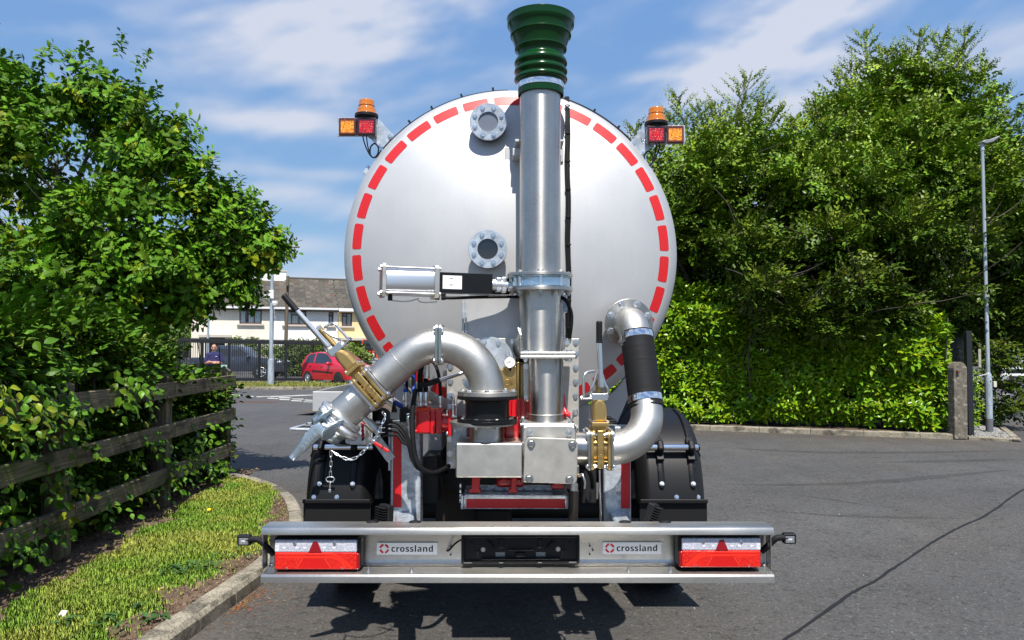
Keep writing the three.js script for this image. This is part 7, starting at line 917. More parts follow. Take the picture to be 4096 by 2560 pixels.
  const a = P(1250, 1566, d), b = P(1480, 1646, d), dz = 1.4; dot([rbox(0.012, a.y - b.y, dz, 0.003).translate(a.x + 0.006, (a.y + b.y) / 2, -d - 0.013 - dz / 2), rbox(b.x - a.x, a.y - b.y, 0.012, 0.003).translate((a.x + b.x) / 2, (a.y + b.y) / 2 + 0.0, -d - dz - 0.02), rbox(b.x - a.x - 0.01, 0.012, dz, 0.003).translate((a.x + b.x) / 2, b.y + 0.008, -d - 0.013 - dz / 2), rbox(0.012, a.y - b.y - 0.01, dz, 0.003).translate(b.x - 0.006, (a.y + b.y) / 2, -d - 0.013 - dz / 2)], m.tank, 'tray_walls', t); dot(pbox(1262, 1648, 1300, 1690, d + 0.05, 0.04, 0.004), m.tank, 'tray_leg', t);
  const st = thingPart('side_step', 'small galvanised tube step beside the tray'); const y = P(1162, 1715, 4.15).y; const s0 = P(1164, 1716, 4.15), s1 = P(1260, 1720, 4.15); dot([cylBetween(s0, s1, 0.009, 10), cylBetween(s0, s0.clone().add(V(0.03, 0, -0.28)), 0.009, 10), cylBetween(s0.clone().add(V(0.03, 0, -0.28)), s1.clone().add(V(0.05, 0, -0.28)), 0.009, 10), cylBetween(s0.clone().add(V(0.05, 0, -0.14)), s1.clone().add(V(0.05, 0, -0.14)), 0.007, 10)], m.galv, 'tube_frame', st); bolt(st, s0.clone().add(V(0.07, 0.008, -0.12)), YUP, 0.02);
  // small hook on the tank's left flank
  dot(extr([[1452, 690], [1460, 672], [1472, 660], [1476, 662], [1475, 690], [1466, 705]], TD + 0.02, 0.03, 0.004), m.galv, 'lifting_eye', T);
}
// ---- amber beacons and square lamps on the rim ----
{
  const lens = (col, dark, sd) => canvasTex(128, 128, (c) => { const R = rngOf(sd); c.fillStyle = dark; c.fillRect(0, 0, 128, 128); c.fillStyle = col; c.fillRect(10, 18, 108, 96); for (let y = 0; y < 12; y++) for (let x = 0; x < 13; x++) { const v = R(); c.fillStyle = v < 0.35 ? dark : v > 0.8 ? 'rgba(255,255,200,0.45)' : col; if (v < 0.35 || v > 0.8) c.fillRect(11 + x * 8.2, 20 + y * 7.8, 6, 6); } c.fillStyle = col; c.beginPath(); c.arc(64, 68, 22, 0, 7); c.fill(); });
  const mk = (s, q, label) => { // s mirrors left / right; q maps the left lamp's crop to the photograph
    const d = 4.22, g = thingPart('light_cluster', label), Z = (x, y) => q(x, y), cl = (l) => l.map(([x, y]) => Z(x, y));
    dot(extr(cl([[768, 650], [800, 652], [1030, 905], [1022, 935], [862, 1108], [832, 1110], [768, 1052], [700, 975], [640, 930], [640, 900], [768, 900]]), d + 0.03, 0.005, 0.001, [0, 1, 2, 3].map((k) => { const o = []; for (let i = 0; i <= 5; i++) { const a = k * Math.PI / 2 + 0.2 + i * 0.23; o.push(Z(826 + 32 * Math.cos(a), 870 + 32 * Math.sin(a))); } for (let i = 5; i >= 0; i--) { const a = k * Math.PI / 2 + 0.2 + i * 0.23; o.push(Z(826 + 21 * Math.cos(a), 870 + 21 * Math.sin(a))); } return o; })), m.galv, 'bracket', g);
    for (const [x, y] of [[980, 924], [842, 1070]]) bolt(g, P(...Z(x, y), d + 0.029), FWD, 0.0105);
    dot((() => { const [a, b] = [Z(188, 640), Z(764, 925)]; return pbox(Math.min(a[0], b[0]), a[1], Math.max(a[0], b[0]), b[1], d + 0.012, 0.012, 0.002); })(), m.galv, 'back_plate', g);
    for (const [x0, x1, col, dark, nm, sd] of [[205, 470, '#ff9a06', '#5e2400', 'amber_lamp', 3], [484, 765, '#d40a14', '#3c0206', 'red_lamp', 5]]) { const [a, b] = [Z(x0, 644), Z(x1, 912)], X0 = Math.min(a[0], b[0]), X1 = Math.max(a[0], b[0]); const h = dot(pbox(X0, a[1], X1, b[1], d - 0.02, 0.032, 0.006), phys({ color: nm === 'red_lamp' ? C(0.03, 0.002, 0.004) : C(0.09, 0.02, 0.002), roughness: 0.15, clearcoat: 1 }), nm, g); const q2 = pbox(X0 + 4, a[1] + 4, X1 - 4, b[1] - 4, d - 0.0225, 0.004, 0.002), A = P(X0 + 4, b[1] - 4, d - 0.0225), B = P(X1 - 4, a[1] + 4, d - 0.0225), p = q2.attributes.position, uv = q2.attributes.uv; for (let i = 0; i < p.count; i++) uv.setXY(i, (p.getX(i) - A.x) / (B.x - A.x), (p.getY(i) - A.y) / (B.y - A.y)); dot(q2, phys({ map: lens(col, dark, sd), roughness: 0.2, clearcoat: 1, clearcoatRoughness: 0.05, bumpMap: tHex, bumpScale: 0.001 }), 'lens', h); }
    const bc = P(...Z(628, 648), d + 0.03), e = M(1 / 3.78, d); const be = dot(aim(lathe([[0.0005, 0], [178 * e, 0], [180 * e, 6 * e], [178 * e, 44 * e], [176 * e, 48 * e], [0.0005, 48 * e]], 40), bc, YUP), m.blackPlastic, 'beacon_base', g);
    const am = phys({ color: C(0.80, 0.26, 0.02), roughness: 0.12, clearcoat: 1, clearcoatRoughness: 0.04, transmission: 0.35, thickness: 0 }); dot(aim(lathe([[176, 46], [176, 56], [160, 62], [144, 68], [142, 130], [138, 136], [122, 140], [118, 172], [126, 178], [126, 184], [118, 190], [116, 250], [110, 264], [96, 274], [60, 282], [0.3, 284]].map(([r, y]) => [r * e, y * e]), 48), bc, YUP), am, 'amber_dome', be);
    dot(aim(lathe([[0.0005, 50], [132, 50], [132, 120], [100, 124], [60, 126], [58, 200], [0.0005, 204]].map(([r, y]) => [Math.max(0.0005, r * e), y * e]), 24), bc, YUP), std({ color: C(0.45, 0.11, 0.005), roughness: 0.5, bumpMap: tHex, bumpScale: 0.003 }), 'beacon_core', be);
    const wz = d + 0.03; dot([tube(smooth([[570, 925], [600, 1040], [650, 1160], [690, 1220], [740, 1252], [790, 1230], [850, 1130]].map(([x, y]) => P(...Z(x, y), wz)), 30), 0.0036, 8), tube(smooth([[628, 930], [640, 1040], [660, 1130], [680, 1190]].map(([x, y]) => P(...Z(x, y), wz)), 20), 0.0034, 8), tube(smooth([[740, 1035], [695, 1080], [680, 1150], [690, 1215], [735, 1250], [785, 1215], [808, 1150], [800, 1080], [760, 1040], [740, 1035]].map(([x, y]) => P(...Z(x, y), wz - 0.01)), 40), 0.0046, 8)], m.hoseRubber, 'cable_loop', g);
  };
  mk(1, (x, y) => [1300 + x / 3.78, 300 + y / 3.78], 'amber beacon with amber and red square lamps, left of the tank'); mk(-1, (x, y) => [2791 - x / 3.78, 331 + y / 3.78], 'amber beacon with red and amber square lamps, right of the tank');
}
// ---------- lamp posts, concrete post, gate on the right ----------
const mPostGrey = std({ color: C(0.72, 0.78, 0.82), roughness: 0.5, metalness: 0.2, map: tGalv });
{
  const b = GP(3958, 1727, 0.05), x = b.x, z = b.z, t = thing('lamp_post', 'grey steel lamp post standing in the gravel on the right', 'lamp post', [x, 0, z]);
  const H = P(3925, 578, -z).y; const y1 = P(0, 1500, -z).y;
  dot2('base_section', lathe([[0.062, 0.03], [0.062, y1 - 0.06], [0.06, y1 - 0.05], [0.058, y1], [0.036, y1 + 0.05]], 24), mPostGrey, t, x, z); dot2('root_band', lathe([[0.0635, 0.03], [0.0635, P(0, 1675, -z).y], [0.062, P(0, 1674, -z).y]], 24), std({ color: C(0.12, 0.125, 0.14), roughness: 0.7 }), t, x, z);
  dot2('shaft', lathe([[0.036, y1 + 0.045], [0.034, y1 + 1.5], [0.028, H]], 20), mPostGrey, t, x, z);
  { const g = new THREE.CylinderGeometry(0.0645, 0.0645, 0.46, 16, 1, true, -0.8, 1.6); g.translate(x, P(0, 1572, -z).y, z); part('access_door', g, mPostGrey, t); const k = disc(0.012, 0.006); k.rotateX(Math.PI / 2); k.translate(x, y1 - 0.12, z + 0.063); part('door_lock', k, m.chassis, t); }
  { const s = [[0, 0], [0.05, 0.03], [0.16, 0.045], [0.3, 0.10], [0.33, 0.115], [0.31, 0.09], [0.2, 0.01], [0.08, -0.02]]; const sh = new THREE.Shape(s.map(([a, c]) => new THREE.Vector2(a - 0.04, c))); const g = new THREE.ExtrudeGeometry(sh, { depth: 0.12, bevelEnabled: true, bevelSize: 0.01, bevelThickness: 0.02, bevelSegments: 2 }); g.translate(x, H + 0.03, z - 0.06); part('lantern', boxUV(norm(g)), std({ color: C(0.30, 0.32, 0.33), roughness: 0.4, metalness: 0.4 }), t); part('spigot', cylBetween(V(x, H - 0.12, z), V(x, H + 0.04, z), 0.036, 16), mPostGrey, t); }
  part('cable', tube(smooth([V(x - 0.04, y1 + 0.02, z + 0.05), V(x - 0.2, y1 - 0.02, z + 0.05), V(x - 0.32, y1 - 0.12, z + 0.02), V(x - 0.33, y1 - 0.3, z)], 16), 0.008, 6), std({ color: C(0.6, 0.6, 0.58), roughness: 0.6 }), t);
  const sb = P(3976, 1537, -z + 0.1); part('socket_box', rbox(0.06, 0.11, 0.05, 0.006).translate(sb.x + 0.01, sb.y, sb.z), std({ color: C(0.62, 0.60, 0.48), roughness: 0.6 }), t);
  part('sign_plate', rbox(0.05, 0.35, 0.012, 0.003).translate(x - 0.10, P(0, 1433, -z).y, z - 0.08), std({ color: C(0.45, 0.46, 0.42), roughness: 0.7, map: tDirt }), t);
}
function dot2(n, g, mat, t, x, z) { g.translate(x, 0, z); return part(n, g, mat, t); }
{
  const d = 13.15, mC = std({ color: C(0.30, 0.275, 0.23), roughness: 0.95, map: dtex(256, 256, (u, v) => { const b = fbm(u * 8, v * 8, 5, 8, 3), f = vn(u * 90, v * 90, 90, 4), w = smoothstep(fbm(u * 4, v * 6, 4, 0, 9), 0.6, 0.75); const s = 0.72 + 0.36 * (b - 0.5) + 0.3 * (f - 0.5) + 0.35 * w; return [s, s * 0.98, s * 0.95]; }, { srgb: true }), bumpMap: tFine, bumpScale: 0.002 });
  const c = P(3818, 1758, d), t = thing('concrete_post', 'old round-topped concrete post with a slot beside the black gate', 'post', [c.x + 0.12, 0, -d]); const arcp = []; for (let k = 0; k <= 12; k++) { const a = Math.PI * k / 12; arcp.push([3842 - 27 * Math.cos(a), 1480 - 32 * Math.sin(a)]); }
  part('shaft', extr([...arcp, [3872, 1757], [3820, 1757]], d, 0.2, 0.012, [rrect(3842, 1632, 5, 142, 2)]), mC, t); part('slot_back', pbox(3834, 1560, 3850, 1705, d + 0.03, 0.05, 0.001), m.chassis, t); part('rusty_bolt', pbox(3831, 1482, 3841, 1491, d - 0.05, 0.06, 0.003), std({ color: C(0.16, 0.05, 0.03), roughness: 0.9 }), t);
}
{ // black mesh gate leaf, opened away from the yard
  const mG = std({ color: C(0.016, 0.018, 0.022), roughness: 0.45 }); const a = GP(3880, 1744, 0.03), H = P(3868, 1322, -a.z).y, u = V(0.36, 0, -0.93), L = 1.7, t = thing('mesh_gate', 'black steel mesh gate swung open beside the concrete post', 'gate', [a.x, 0, a.z]);
  const at = (s, y) => V(a.x + u.x * s, y, a.z + u.z * s); const fp = rbox(0.10, H - 0.02, 0.10, 0.006); fp.translate(a.x, H / 2, a.z); part('frame_post', fp, mG, t); part('frame_post', barBetween(at(L, 0.05), at(L, H), 0.06, 0.06), mG, t);
  for (const y of [0.12, H * 0.36, H * 0.68, H - 0.08]) part('rail', barBetween(at(0, y), at(L, y), 0.07, 0.05, YUP), mG, t);
  for (let k = 1; k < 34; k++) part('wire', cylBetween(at(L * k / 34, 0.12), at(L * k / 34, H - 0.08), 0.004, 5), mG, t);
  const cr = []; for (let y = 0.2; y < H - 0.1; y += 0.1) cr.push(cylBetween(at(0, y), at(L, y), 0.003, 5)); part('cross_wires', cr, mG, t);
}
// ---------- far lamp posts, telegraph pole ----------
{
  const b = GP(1083, 1541, 0.1), x = b.x, z = b.z, t = thing('lamp_post', 'tall grey lamp post with white cameras on the far verge', 'lamp post', [x, 0, z]); const H = P(0, 993, -z).y, y1 = P(0, 1434, -z).y;
  dot2('base_section', lathe([[0.13, 0.05], [0.13, y1 - 0.1], [0.09, y1]], 18), mPostGrey, t, x, z); dot2('shaft', lathe([[0.085, y1 - 0.05], [0.062, H]], 16), mPostGrey, t, x, z);
  part('crossarm', barBetween(V(x - 0.75, H + 0.02, z), V(x + 0.75, H + 0.02, z), 0.06, 0.06), mPostGrey, t); for (const s of [-1, 1]) part('lantern', rbox(0.55, 0.08, 0.22, 0.03).translate(x + s * 0.85, H + 0.06, z), std({ color: C(0.35, 0.36, 0.37), roughness: 0.5 }), t);
  const cy = P(0, 1188, -z).y; for (const [dx, dy] of [[-0.18, 0.0], [0.17, -0.26]]) { const g = new THREE.SphereGeometry(0.11, 16, 12); g.translate(x + dx, cy + dy - 0.06, z + 0.12); const h = new THREE.CylinderGeometry(0.125, 0.125, 0.12, 16); h.translate(x + dx, cy + dy + 0.03, z + 0.12); part('camera', [g, h], m.white, t); } part('camera_box', rbox(0.2, 0.35, 0.12, 0.02).translate(x + 0.02, cy + 0.1, z + 0.12), m.white, t);
  const b2 = P(831, 1400, 45); const t2 = thing('lamp_post', 'thin grey lamp post in front of the cream house, half behind oak leaves', 'lamp post', [b2.x, 0, b2.z]); dot2('shaft', lathe([[0.09, 0], [0.06, 6.2]], 12), mPostGrey, t2, b2.x, b2.z); part('lantern', rbox(0.5, 0.1, 0.2, 0.03).translate(b2.x + 0.1, 6.25, b2.z), mPostGrey, t2);
  const p0 = P(1143, 1368, 50), p1 = P(1151, 1104, 50), t3 = thing('telegraph_pole', 'wooden telegraph pole in front of the white house', 'pole', [p0.x, 0, p0.z]); const mP = std({ color: C(0.17, 0.14, 0.10), roughness: 0.95, map: tDirt }); part('shaft', cylBetween(V(p0.x - 0.02, 0, p0.z), p1, 0.13, 14, 0.10), mP, t3); part('junction_box', rbox(0.13, 0.28, 0.14, 0.02).translate(p1.x + 0.05, p1.y - 0.8, p1.z + 0.14), m.blackPlastic, t3); part('crossbar', barBetween(V(p1.x - 0.2, p1.y - 0.3, p1.z), V(p1.x + 0.22, p1.y - 0.3, p1.z), 0.06, 0.06), mP, t3);
}
// ---------- terrace of houses ----------
{
  const yaw = 0.36, A = P(764, 1400, 55), u = V(Math.cos(yaw), 0, -Math.sin(yaw)), n = V(-Math.sin(yaw), 0, -Math.cos(yaw)); A.y = 0;
  // photograph pixel to (distance along the front, height)
  const fac = (X, Y, off = 0) => { const r = ray(X, Y), ox = A.x + n.x * off, oz = A.z + n.z * off; const den = r.x * u.z - r.z * u.x, t = (ox * u.z - oz * u.x) / den, px = r.x * t, pz = r.z * t; return [(px - ox) * u.x + (pz - oz) * u.z, EYE + r.y * t]; };
  const l1 = (x, y) => fac(...L1(x, y));
  const G = (g) => { g.rotateY(yaw); g.translate(A.x, 0, A.z); return g; };    // local: x along the front, z out of the front
  const s1 = l1(1036, 700)[0], s2 = l1(1636, 700)[0], s0 = 0, s3 = s2 + 9, EV = l1(1036, 532)[1], D = 7.5, RH = 2.55;
  const wallTex = dtex(256, 256, (a, b) => { const q = fbm(a * 40, b * 40, 3, 40, 4), st = fbm(a * 5, b * 5, 4, 5, 8); const s = 0.965 + 0.07 * (q - 0.5) + 0.08 * (st - 0.5); return [s, s * 0.995, s * 0.985]; }, { srgb: true });
  const wm = (c) => std({ color: c, roughness: 0.9, map: rep(wallTex, 0.5, 0.5), bumpMap: tFine, bumpScale: 0.002 }); const mCream = wm(C(0.90, 0.84, 0.72)), mWhite = wm(C(0.92, 0.91, 0.88)), mYellow = wm(C(0.86, 0.68, 0.38)), mFrame = std({ color: C(0.10, 0.022, 0.02), roughness: 0.4 }), mSill = std({ color: C(0.55, 0.50, 0.42), roughness: 0.8 });
  const tiles = [C(0.085, 0.078, 0.068), C(0.13, 0.12, 0.105), C(0.11, 0.10, 0.088), C(0.16, 0.147, 0.127), C(0.14, 0.09, 0.075)].map((c) => std({ color: c, roughness: 0.95, map: tDirt })); const tileG = rbox(0.385, 0.04, 0.46, 0.006); const R = rngOf(55);
  const house = (label, x0, x1, wall, wins, opt = {}) => {
    const t = thing('terraced_house', label, 'house', A.clone().addScaledVector(u, (x0 + x1) / 2).toArray());
    // front wall with openings cut
    const sh = new THREE.Shape([[x0, -0.3], [x1, -0.3], [x1, EV], [x0, EV]].map(([a, b]) => new THREE.Vector2(a, b))); for (const w of wins) sh.holes.push(new THREE.Path([[w[0], w[1]], [w[0], w[3]], [w[2], w[3]], [w[2], w[1]]].map(([a, b]) => new THREE.Vector2(a, b)))); const fw = new THREE.ExtrudeGeometry(sh, { depth: 0.25, bevelEnabled: false }); fw.translate(0, 0, -0.25); part('front_wall', G(boxUV(norm(fw), 0.6)), wall, t);
    part('back_wall', G(rbox(x1 - x0, EV, 0.2, 0.01).translate((x0 + x1) / 2, EV / 2, -D)), wall, t);
    for (const x of [x0 + 0.1, x1 - 0.1]) { const gs = new THREE.Shape([[-D, 0], [-0.25, 0], [-0.25, EV], [-D / 2, EV + RH - 0.05], [-D, EV]].map(([a, b]) => new THREE.Vector2(a, b))); const gg = new THREE.ExtrudeGeometry(gs, { depth: 0.18, bevelEnabled: false }); gg.rotateY(-Math.PI / 2); gg.translate(x + 0.09, 0, 0); part('gable_wall', G(boxUV(norm(gg), 0.6)), wall, t); }
    for (const w of wins) {
      const [a, b, c, d2, kind] = w, W = c - a, H = d2 - b, win = new THREE.Group(); win.name = 'window'; t.add(win); const f = 0.08;
      const bars = [[a, b, a + f, d2], [c - f, b, c, d2], [a, b, c, b + f], [a, d2 - f, c, d2]]; const mull = kind === 3 ? [a + W / 3, c - W / 3] : kind === 2 ? [a + W * 0.5] : []; for (const x of mull) bars.push([x - f / 2, b, x + f / 2, d2]); if (kind === 3) bars.push([a + W / 3, d2 - H * 0.33, c - W / 3, d2 - H * 0.33 + f]); if (kind === 1) bars.push([a, d2 - H * 0.3, c, d2 - H * 0.3 + f]); if (kind === 2) bars.push([a, d2 - H * 0.3, a + W * 0.5, d2 - H * 0.3 + f]);
      part('frame', bars.map(([p, q, r, s]) => G(rbox(r - p, s - q, 0.09, 0.008).translate((p + r) / 2, (q + s) / 2, -0.10))), mFrame, win);
      part('pane', G(rbox(W - 0.04, H - 0.04, 0.012, 0.002).translate((a + c) / 2, (b + d2) / 2, -0.12)), phys({ color: C(0.9, 0.95, 0.95), transmission: 0.92, roughness: 0.02, thickness: 0 }), win);
      const cu = [], N = Math.round(W / 0.14); for (let k = 0; k < N; k++) { const x = a + (k + 0.5) / N * W; if (kind === 3 && x > a + W * 0.28 && x < a + W * 0.42 && !opt.blinds) continue; cu.push(G(rbox(W / N * 0.93, H - 0.06, 0.008, 0.002).rotateY(0.35).translate(x, (b + d2) / 2, -0.165))); } part('curtain', cu, std({ color: C(0.85, 0.87, 0.86), roughness: 0.9 }), win);
      part('sill', G(rbox(W + 0.35, 0.14, 0.22, 0.02).translate((a + c) / 2, b - 0.07, 0.06)), mSill, win);
      part('dark_room', G(rbox(W + 0.1, H + 0.1, 0.02, 0.002).translate((a + c) / 2, (b + d2) / 2, -0.42)), std({ color: C(0.03, 0.03, 0.03), roughness: 1 }), win);
    }
    // roof: every tile of the front slope that can be told apart
    const roof = new THREE.Group(); roof.name = 'roof'; t.add(roof); const sl = Math.hypot(D / 2 + 0.35, RH + 0.25), ang = Math.atan2(RH + 0.25, D / 2 + 0.35);
    const deck = (s) => { const g = rbox(x1 - x0, 0.06, sl, 0.005); g.translate(0, -0.05, -sl / 2); g.rotateX(ang); g.translate((x0 + x1) / 2, EV - 0.2, 0.35); if (s < 0) { g.translate(-(x0 + x1) / 2, 0, D / 2); g.rotateY(Math.PI); g.translate((x0 + x1) / 2, 0, -D / 2); } return G(g); };
    part('roof_deck', [deck(1), deck(-1)], tiles[2], roof);
    const rows = Math.floor(sl / 0.34), colsN = Math.floor((x1 - x0) / 0.40), rest = [], rp = rootPos(roof); const cands = []; for (let r = 0; r < rows; r++) for (let c = 0; c < colsN; c++) cands.push([r, c]);
    const q = new THREE.Quaternion().setFromEuler(new THREE.Euler(ang + 0.06, 0, 0)), qy = new THREE.Quaternion().setFromAxisAngle(YUP, yaw);
    let shown = 0; for (const [r, c] of cands) { const along = 0.2 + r * 0.34, x = x0 + 0.2 + c * 0.40 + (r % 2) * 0.1, loc = V(x, EV - 0.2 + Math.sin(ang) * along + 0.012 + (R() - 0.5) * 0.012, 0.35 - Math.cos(ang) * along).applyQuaternion(qy).add(A); const rot = qy.clone().multiply(q).multiply(new THREE.Quaternion().setFromEuler(new THREE.Euler((R() - 0.5) * 0.03, (R() - 0.5) * 0.05, (R() - 0.5) * 0.04))), dk = fbm(x * 0.9, r * 0.45, 3, 0, 7), k = Math.floor(clamp(dk * 4.2 + (R() - 0.5) * 2.6 - 0.3, 0, 3.99)); if (opt.tiles && shown < 290 && c >= opt.tiles[0] && c < opt.tiles[1]) { shown++; const o = mesh('roof_tile', tileG, tiles[R() < 0.04 ? 4 : k], roof); o.position.copy(loc).sub(rp); o.quaternion.copy(rot); } else rest.push({ p: loc, q: rot, s: 1, c: tiles[k].color }); }
    const im = scatter('roof_tiles', tileG, std({ color: C(1, 1, 1), roughness: 0.95, map: tDirt }), roof, rest, true); im.userData.kind = 'stuff';
    const rd = new THREE.CylinderGeometry(0.12, 0.12, x1 - x0, 10); rd.rotateZ(Math.PI / 2); rd.translate((x0 + x1) / 2, EV + RH + 0.06, -D / 2); part('ridge', G(norm(rd)), tiles[0], roof);
    const gu = new THREE.CylinderGeometry(0.07, 0.07, x1 - x0, 8); gu.rotateZ(Math.PI / 2); gu.translate((x0 + x1) / 2, EV - 0.22, 0.42); part('gutter', G(norm(gu)), opt.gutter || m.blackPlastic, t); part('fascia', G(rbox(x1 - x0, 0.2, 0.03, 0.003).translate((x0 + x1) / 2, EV - 0.1, 0.3)), m.white, t);
    if (opt.pipe) part('drainpipe', G(cylBetween(V(x1 - 0.12, 0, 0.06), V(x1 - 0.12, EV - 0.25, 0.06), 0.045, 10)), m.white, t);
    if (opt.canopy) { const [cx0, cx1, cy] = opt.canopy; part('door_canopy', G(rbox(cx1 - cx0, 0.22, 1.0, 0.02).translate((cx0 + cx1) / 2, cy, 0.5)), mSill, t); for (const x of [cx0 + 0.3, cx1 - 0.3]) part('canopy_post', G(rbox(0.28, cy, 0.2, 0.01).translate(x, cy / 2, 0.75)), wall, t); part('porch', G(rbox(cx1 - cx0 - 0.8, cy - 0.15, 0.1, 0.01).translate((cx0 + cx1) / 2, cy / 2 - 0.1, 0.055)), std({ color: C(0.10, 0.07, 0.05), roughness: 0.8 }), t); }
    if (opt.chimney) { const [cx, w, top] = opt.chimney; const ch = part('chimney', G(rbox(w, top - EV - RH + 0.9, 0.9, 0.01).translate(cx, (top + EV + RH - 0.9) / 2, -D / 2)), mWhite, t); part('chimney_cap', G(rbox(w + 0.12, 0.12, 1.0, 0.01).translate(cx, top, -D / 2)), mSill, ch); for (const dx of [-0.55, 0.55]) { const p = new THREE.CylinderGeometry(0.16, 0.2, 0.5, 14); p.translate(cx + dx, top + 0.3, -D / 2); part('chimney_pot', G(norm(p)), std({ color: C(0.42, 0.13, 0.06), roughness: 0.8 }), ch); } }
    return t;
  };
  const W = (x0, y0, x1, y1, k) => { const a = l1(x0, y1), b = l1(x1, y0); return [a[0], a[1], b[0], b[1], k]; };
  const c0 = l1(340, 800), c1 = l1(642, 800);
  house('cream end house of the terrace, half hidden by oak leaves', s0, s1 - 0.03, mCream, [W(715, 560, 925, 686, 3), W(708, 836, 918, 960, 3)], { pipe: true, canopy: [c0[0], c1[0], c0[1]], tiles: [10, 36] });
  house('white middle house with broad chimney behind telegraph pole', s1, s2 - 0.03, mWhite, [W(1135, 568, 1340, 694, 3), W(1545, 578, 1592, 704, 1), W(1128, 840, 1338, 965, 3)], { blinds: true, tiles: [0, 26], chimney: [(fac(...L1(898, 250), D / 2)[0] + fac(...L1(1018, 250), D / 2)[0]) / 2 + 0.3, 2.6, fac(...L1(950, 195), D / 2)[1]] });
  const c2 = l1(1415, 830), c3 = l1(1880, 832);
  house('yellow house of the terrace, partly behind the tank', s2, s3, mYellow, [W(1668, 584, 1765, 708, 2)], { canopy: [s2 + 0.1, s2 + 5.4, l1(1750, 830)[1]], tiles: [0, 14], gutter: m.white });
  // garden ground and low shrubs by the front
  const wallz = [];
}
function shrub(name, label, blobs, n, col, kind, R, group) { const B = blobs.map(([X, Y, d, r]) => [P(X, Y, d), r]); const b = B[0][0], t = thing(name, label, name.includes('hedge') ? 'hedge' : name.includes('tree') ? 'tree' : 'shrub', [b.x, 0, b.z], group); part('stems', B.map(([c]) => limb(V(c.x, 0, c.z), c, 0.05, 0.02, R, 3)), mBark, t); const list = inBlobs(R, B, n, { shell: 0.3, lift: 0.4, tilt: 0.6, size: [1.2, 2.0], col }); leaves(t, [[kind, 61], [kind, 62]], mBeech, list); return t; }
{
  const R = rngOf(606), col = (R) => { const q = 0.7 + 0.6 * R(); return C(0.12 * q, 0.18 * q, 0.03 * q); }, c = (l, d, r) => l.map(([x, y]) => [...L1(x, y), d, r]);
  shrub('shrub', 'rambling green shrub behind the black fence, right of the pickup', c([[1150, 990], [1250, 970], [1350, 990], [1180, 930], [1300, 910], [1180, 1070], [1290, 1070], [1380, 1060], [1110, 1050]], 44, 0.5), 420, col, 'beech', R);
  shrub('shrub', 'green shrub between the red car and the orange truck', c([[1760, 940], [1830, 970], [1720, 1010], [1800, 1040], [1400, 920], [1480, 950], [1440, 1030]], 46, 0.5), 300, col, 'beech', R);
  shrub('shrub', 'low shrubs before the cream house behind the fence', c([[700, 880], [840, 885], [1000, 940], [1050, 980], [930, 960]], 48, 0.3), 90, col, 'beech', R);
  shrub('small_tree', 'small bright green tree at the left end of the terrace', c([[215, 800], [170, 810], [235, 830], [130, 830]], 62, 1.6), 420, (R) => { const q = 0.8 + 0.5 * R(); return C(0.08 * q, 0.15 * q, 0.02 * q); }, 'oak', R);
  // far trees closing the horizon left and right
  const far = (label, x0, x1, z, h, n) => { const list = []; for (let i = 0; i < n; i++) { const x = lerp(x0, x1, R()), hh = h * (0.55 + 0.7 * fbm(x * 0.07, 3, 3, 0, 4)); list.push({ p: V(x, R() * hh, z - R() * 6), ry: R() * 6.3, rx: R(), s: 5 + 3 * R(), c: col(R) }); } const im = scatter('distant_trees', cluster('beech', 71), mBeech, scene, list, true); im.userData = { kind: 'stuff', label, category: 'trees' }; };
  far('distant dark tree line beyond the houses on the left', -95, -28, -95, 5, 1600); far('distant tree line across the road on the far right', 28, 110, -70, 8, 2400);
}
// ---------- sliding palisade gate across the road ----------
{
  const mF = std({ color: C(0.012, 0.013, 0.015), roughness: 0.45 }), z0 = 34, pa = P(L1(150, 845)[0], L1(150, 845)[1], z0), pb = P(L1(1500, 872)[0], L1(1500, 872)[1], 35.5), t = thing('palisade_gate', 'long black sliding gate with spiked top rail across the road', 'gate', [pa.x, 0, -z0]);
  const L = pb.x - pa.x, at = (s, y) => V(pa.x + L * s, y, lerp(-z0, -35.5, s)), yt = (s) => lerp(pa.y, pb.y, s), yb = 0.16;
  part('top_rail', barBetween(at(0, yt(0)), at(1, yt(1)), 0.15, 0.12, FWD), mF, t); part('bottom_rail', barBetween(at(0, yb + 0.05), at(1, yb), 0.13, 0.12, FWD), mF, t);
  const N = 72; for (let k = 1; k < N; k++) { const s = k / N; part('bar', barBetween(at(s, yb), at(s, yt(s)), 0.021, 0.03, FWD, 0.003), mF, t); }
  for (const s of [0, 0.155, 0.34, 0.545, 0.735, 0.92, 1]) part('gate_post', barBetween(at(s, yb), at(s, yt(s)), 0.10, 0.10, FWD, 0.006), mF, t);
  const sp = []; for (let k = 0; k < 260; k++) { const s = k / 260, c = new THREE.ConeGeometry(0.028, 0.11, 4), p = at(s, yt(s) + 0.11); c.translate(p.x, p.y, p.z); sp.push(c); } part('spikes', sp, mF, t).userData.kind = 'stuff';
  for (let k = 0; k < 4; k++) { const w = new THREE.CylinderGeometry(0.08, 0.08, 0.06, 14); w.rotateX(Math.PI / 2); const p = at(0.1 + k * 0.27, 0.09); w.translate(p.x, p.y, p.z + 0.08); part('roller', w, mF, t); }
  const sg = P(...L1(572, 1132), 33.9); part('green_notice', rbox(0.28, 0.62, 0.015, 0.004).translate(sg.x, sg.y, sg.z), std({ color: C(0.30, 0.52, 0.42), roughness: 0.6 }), t);
}
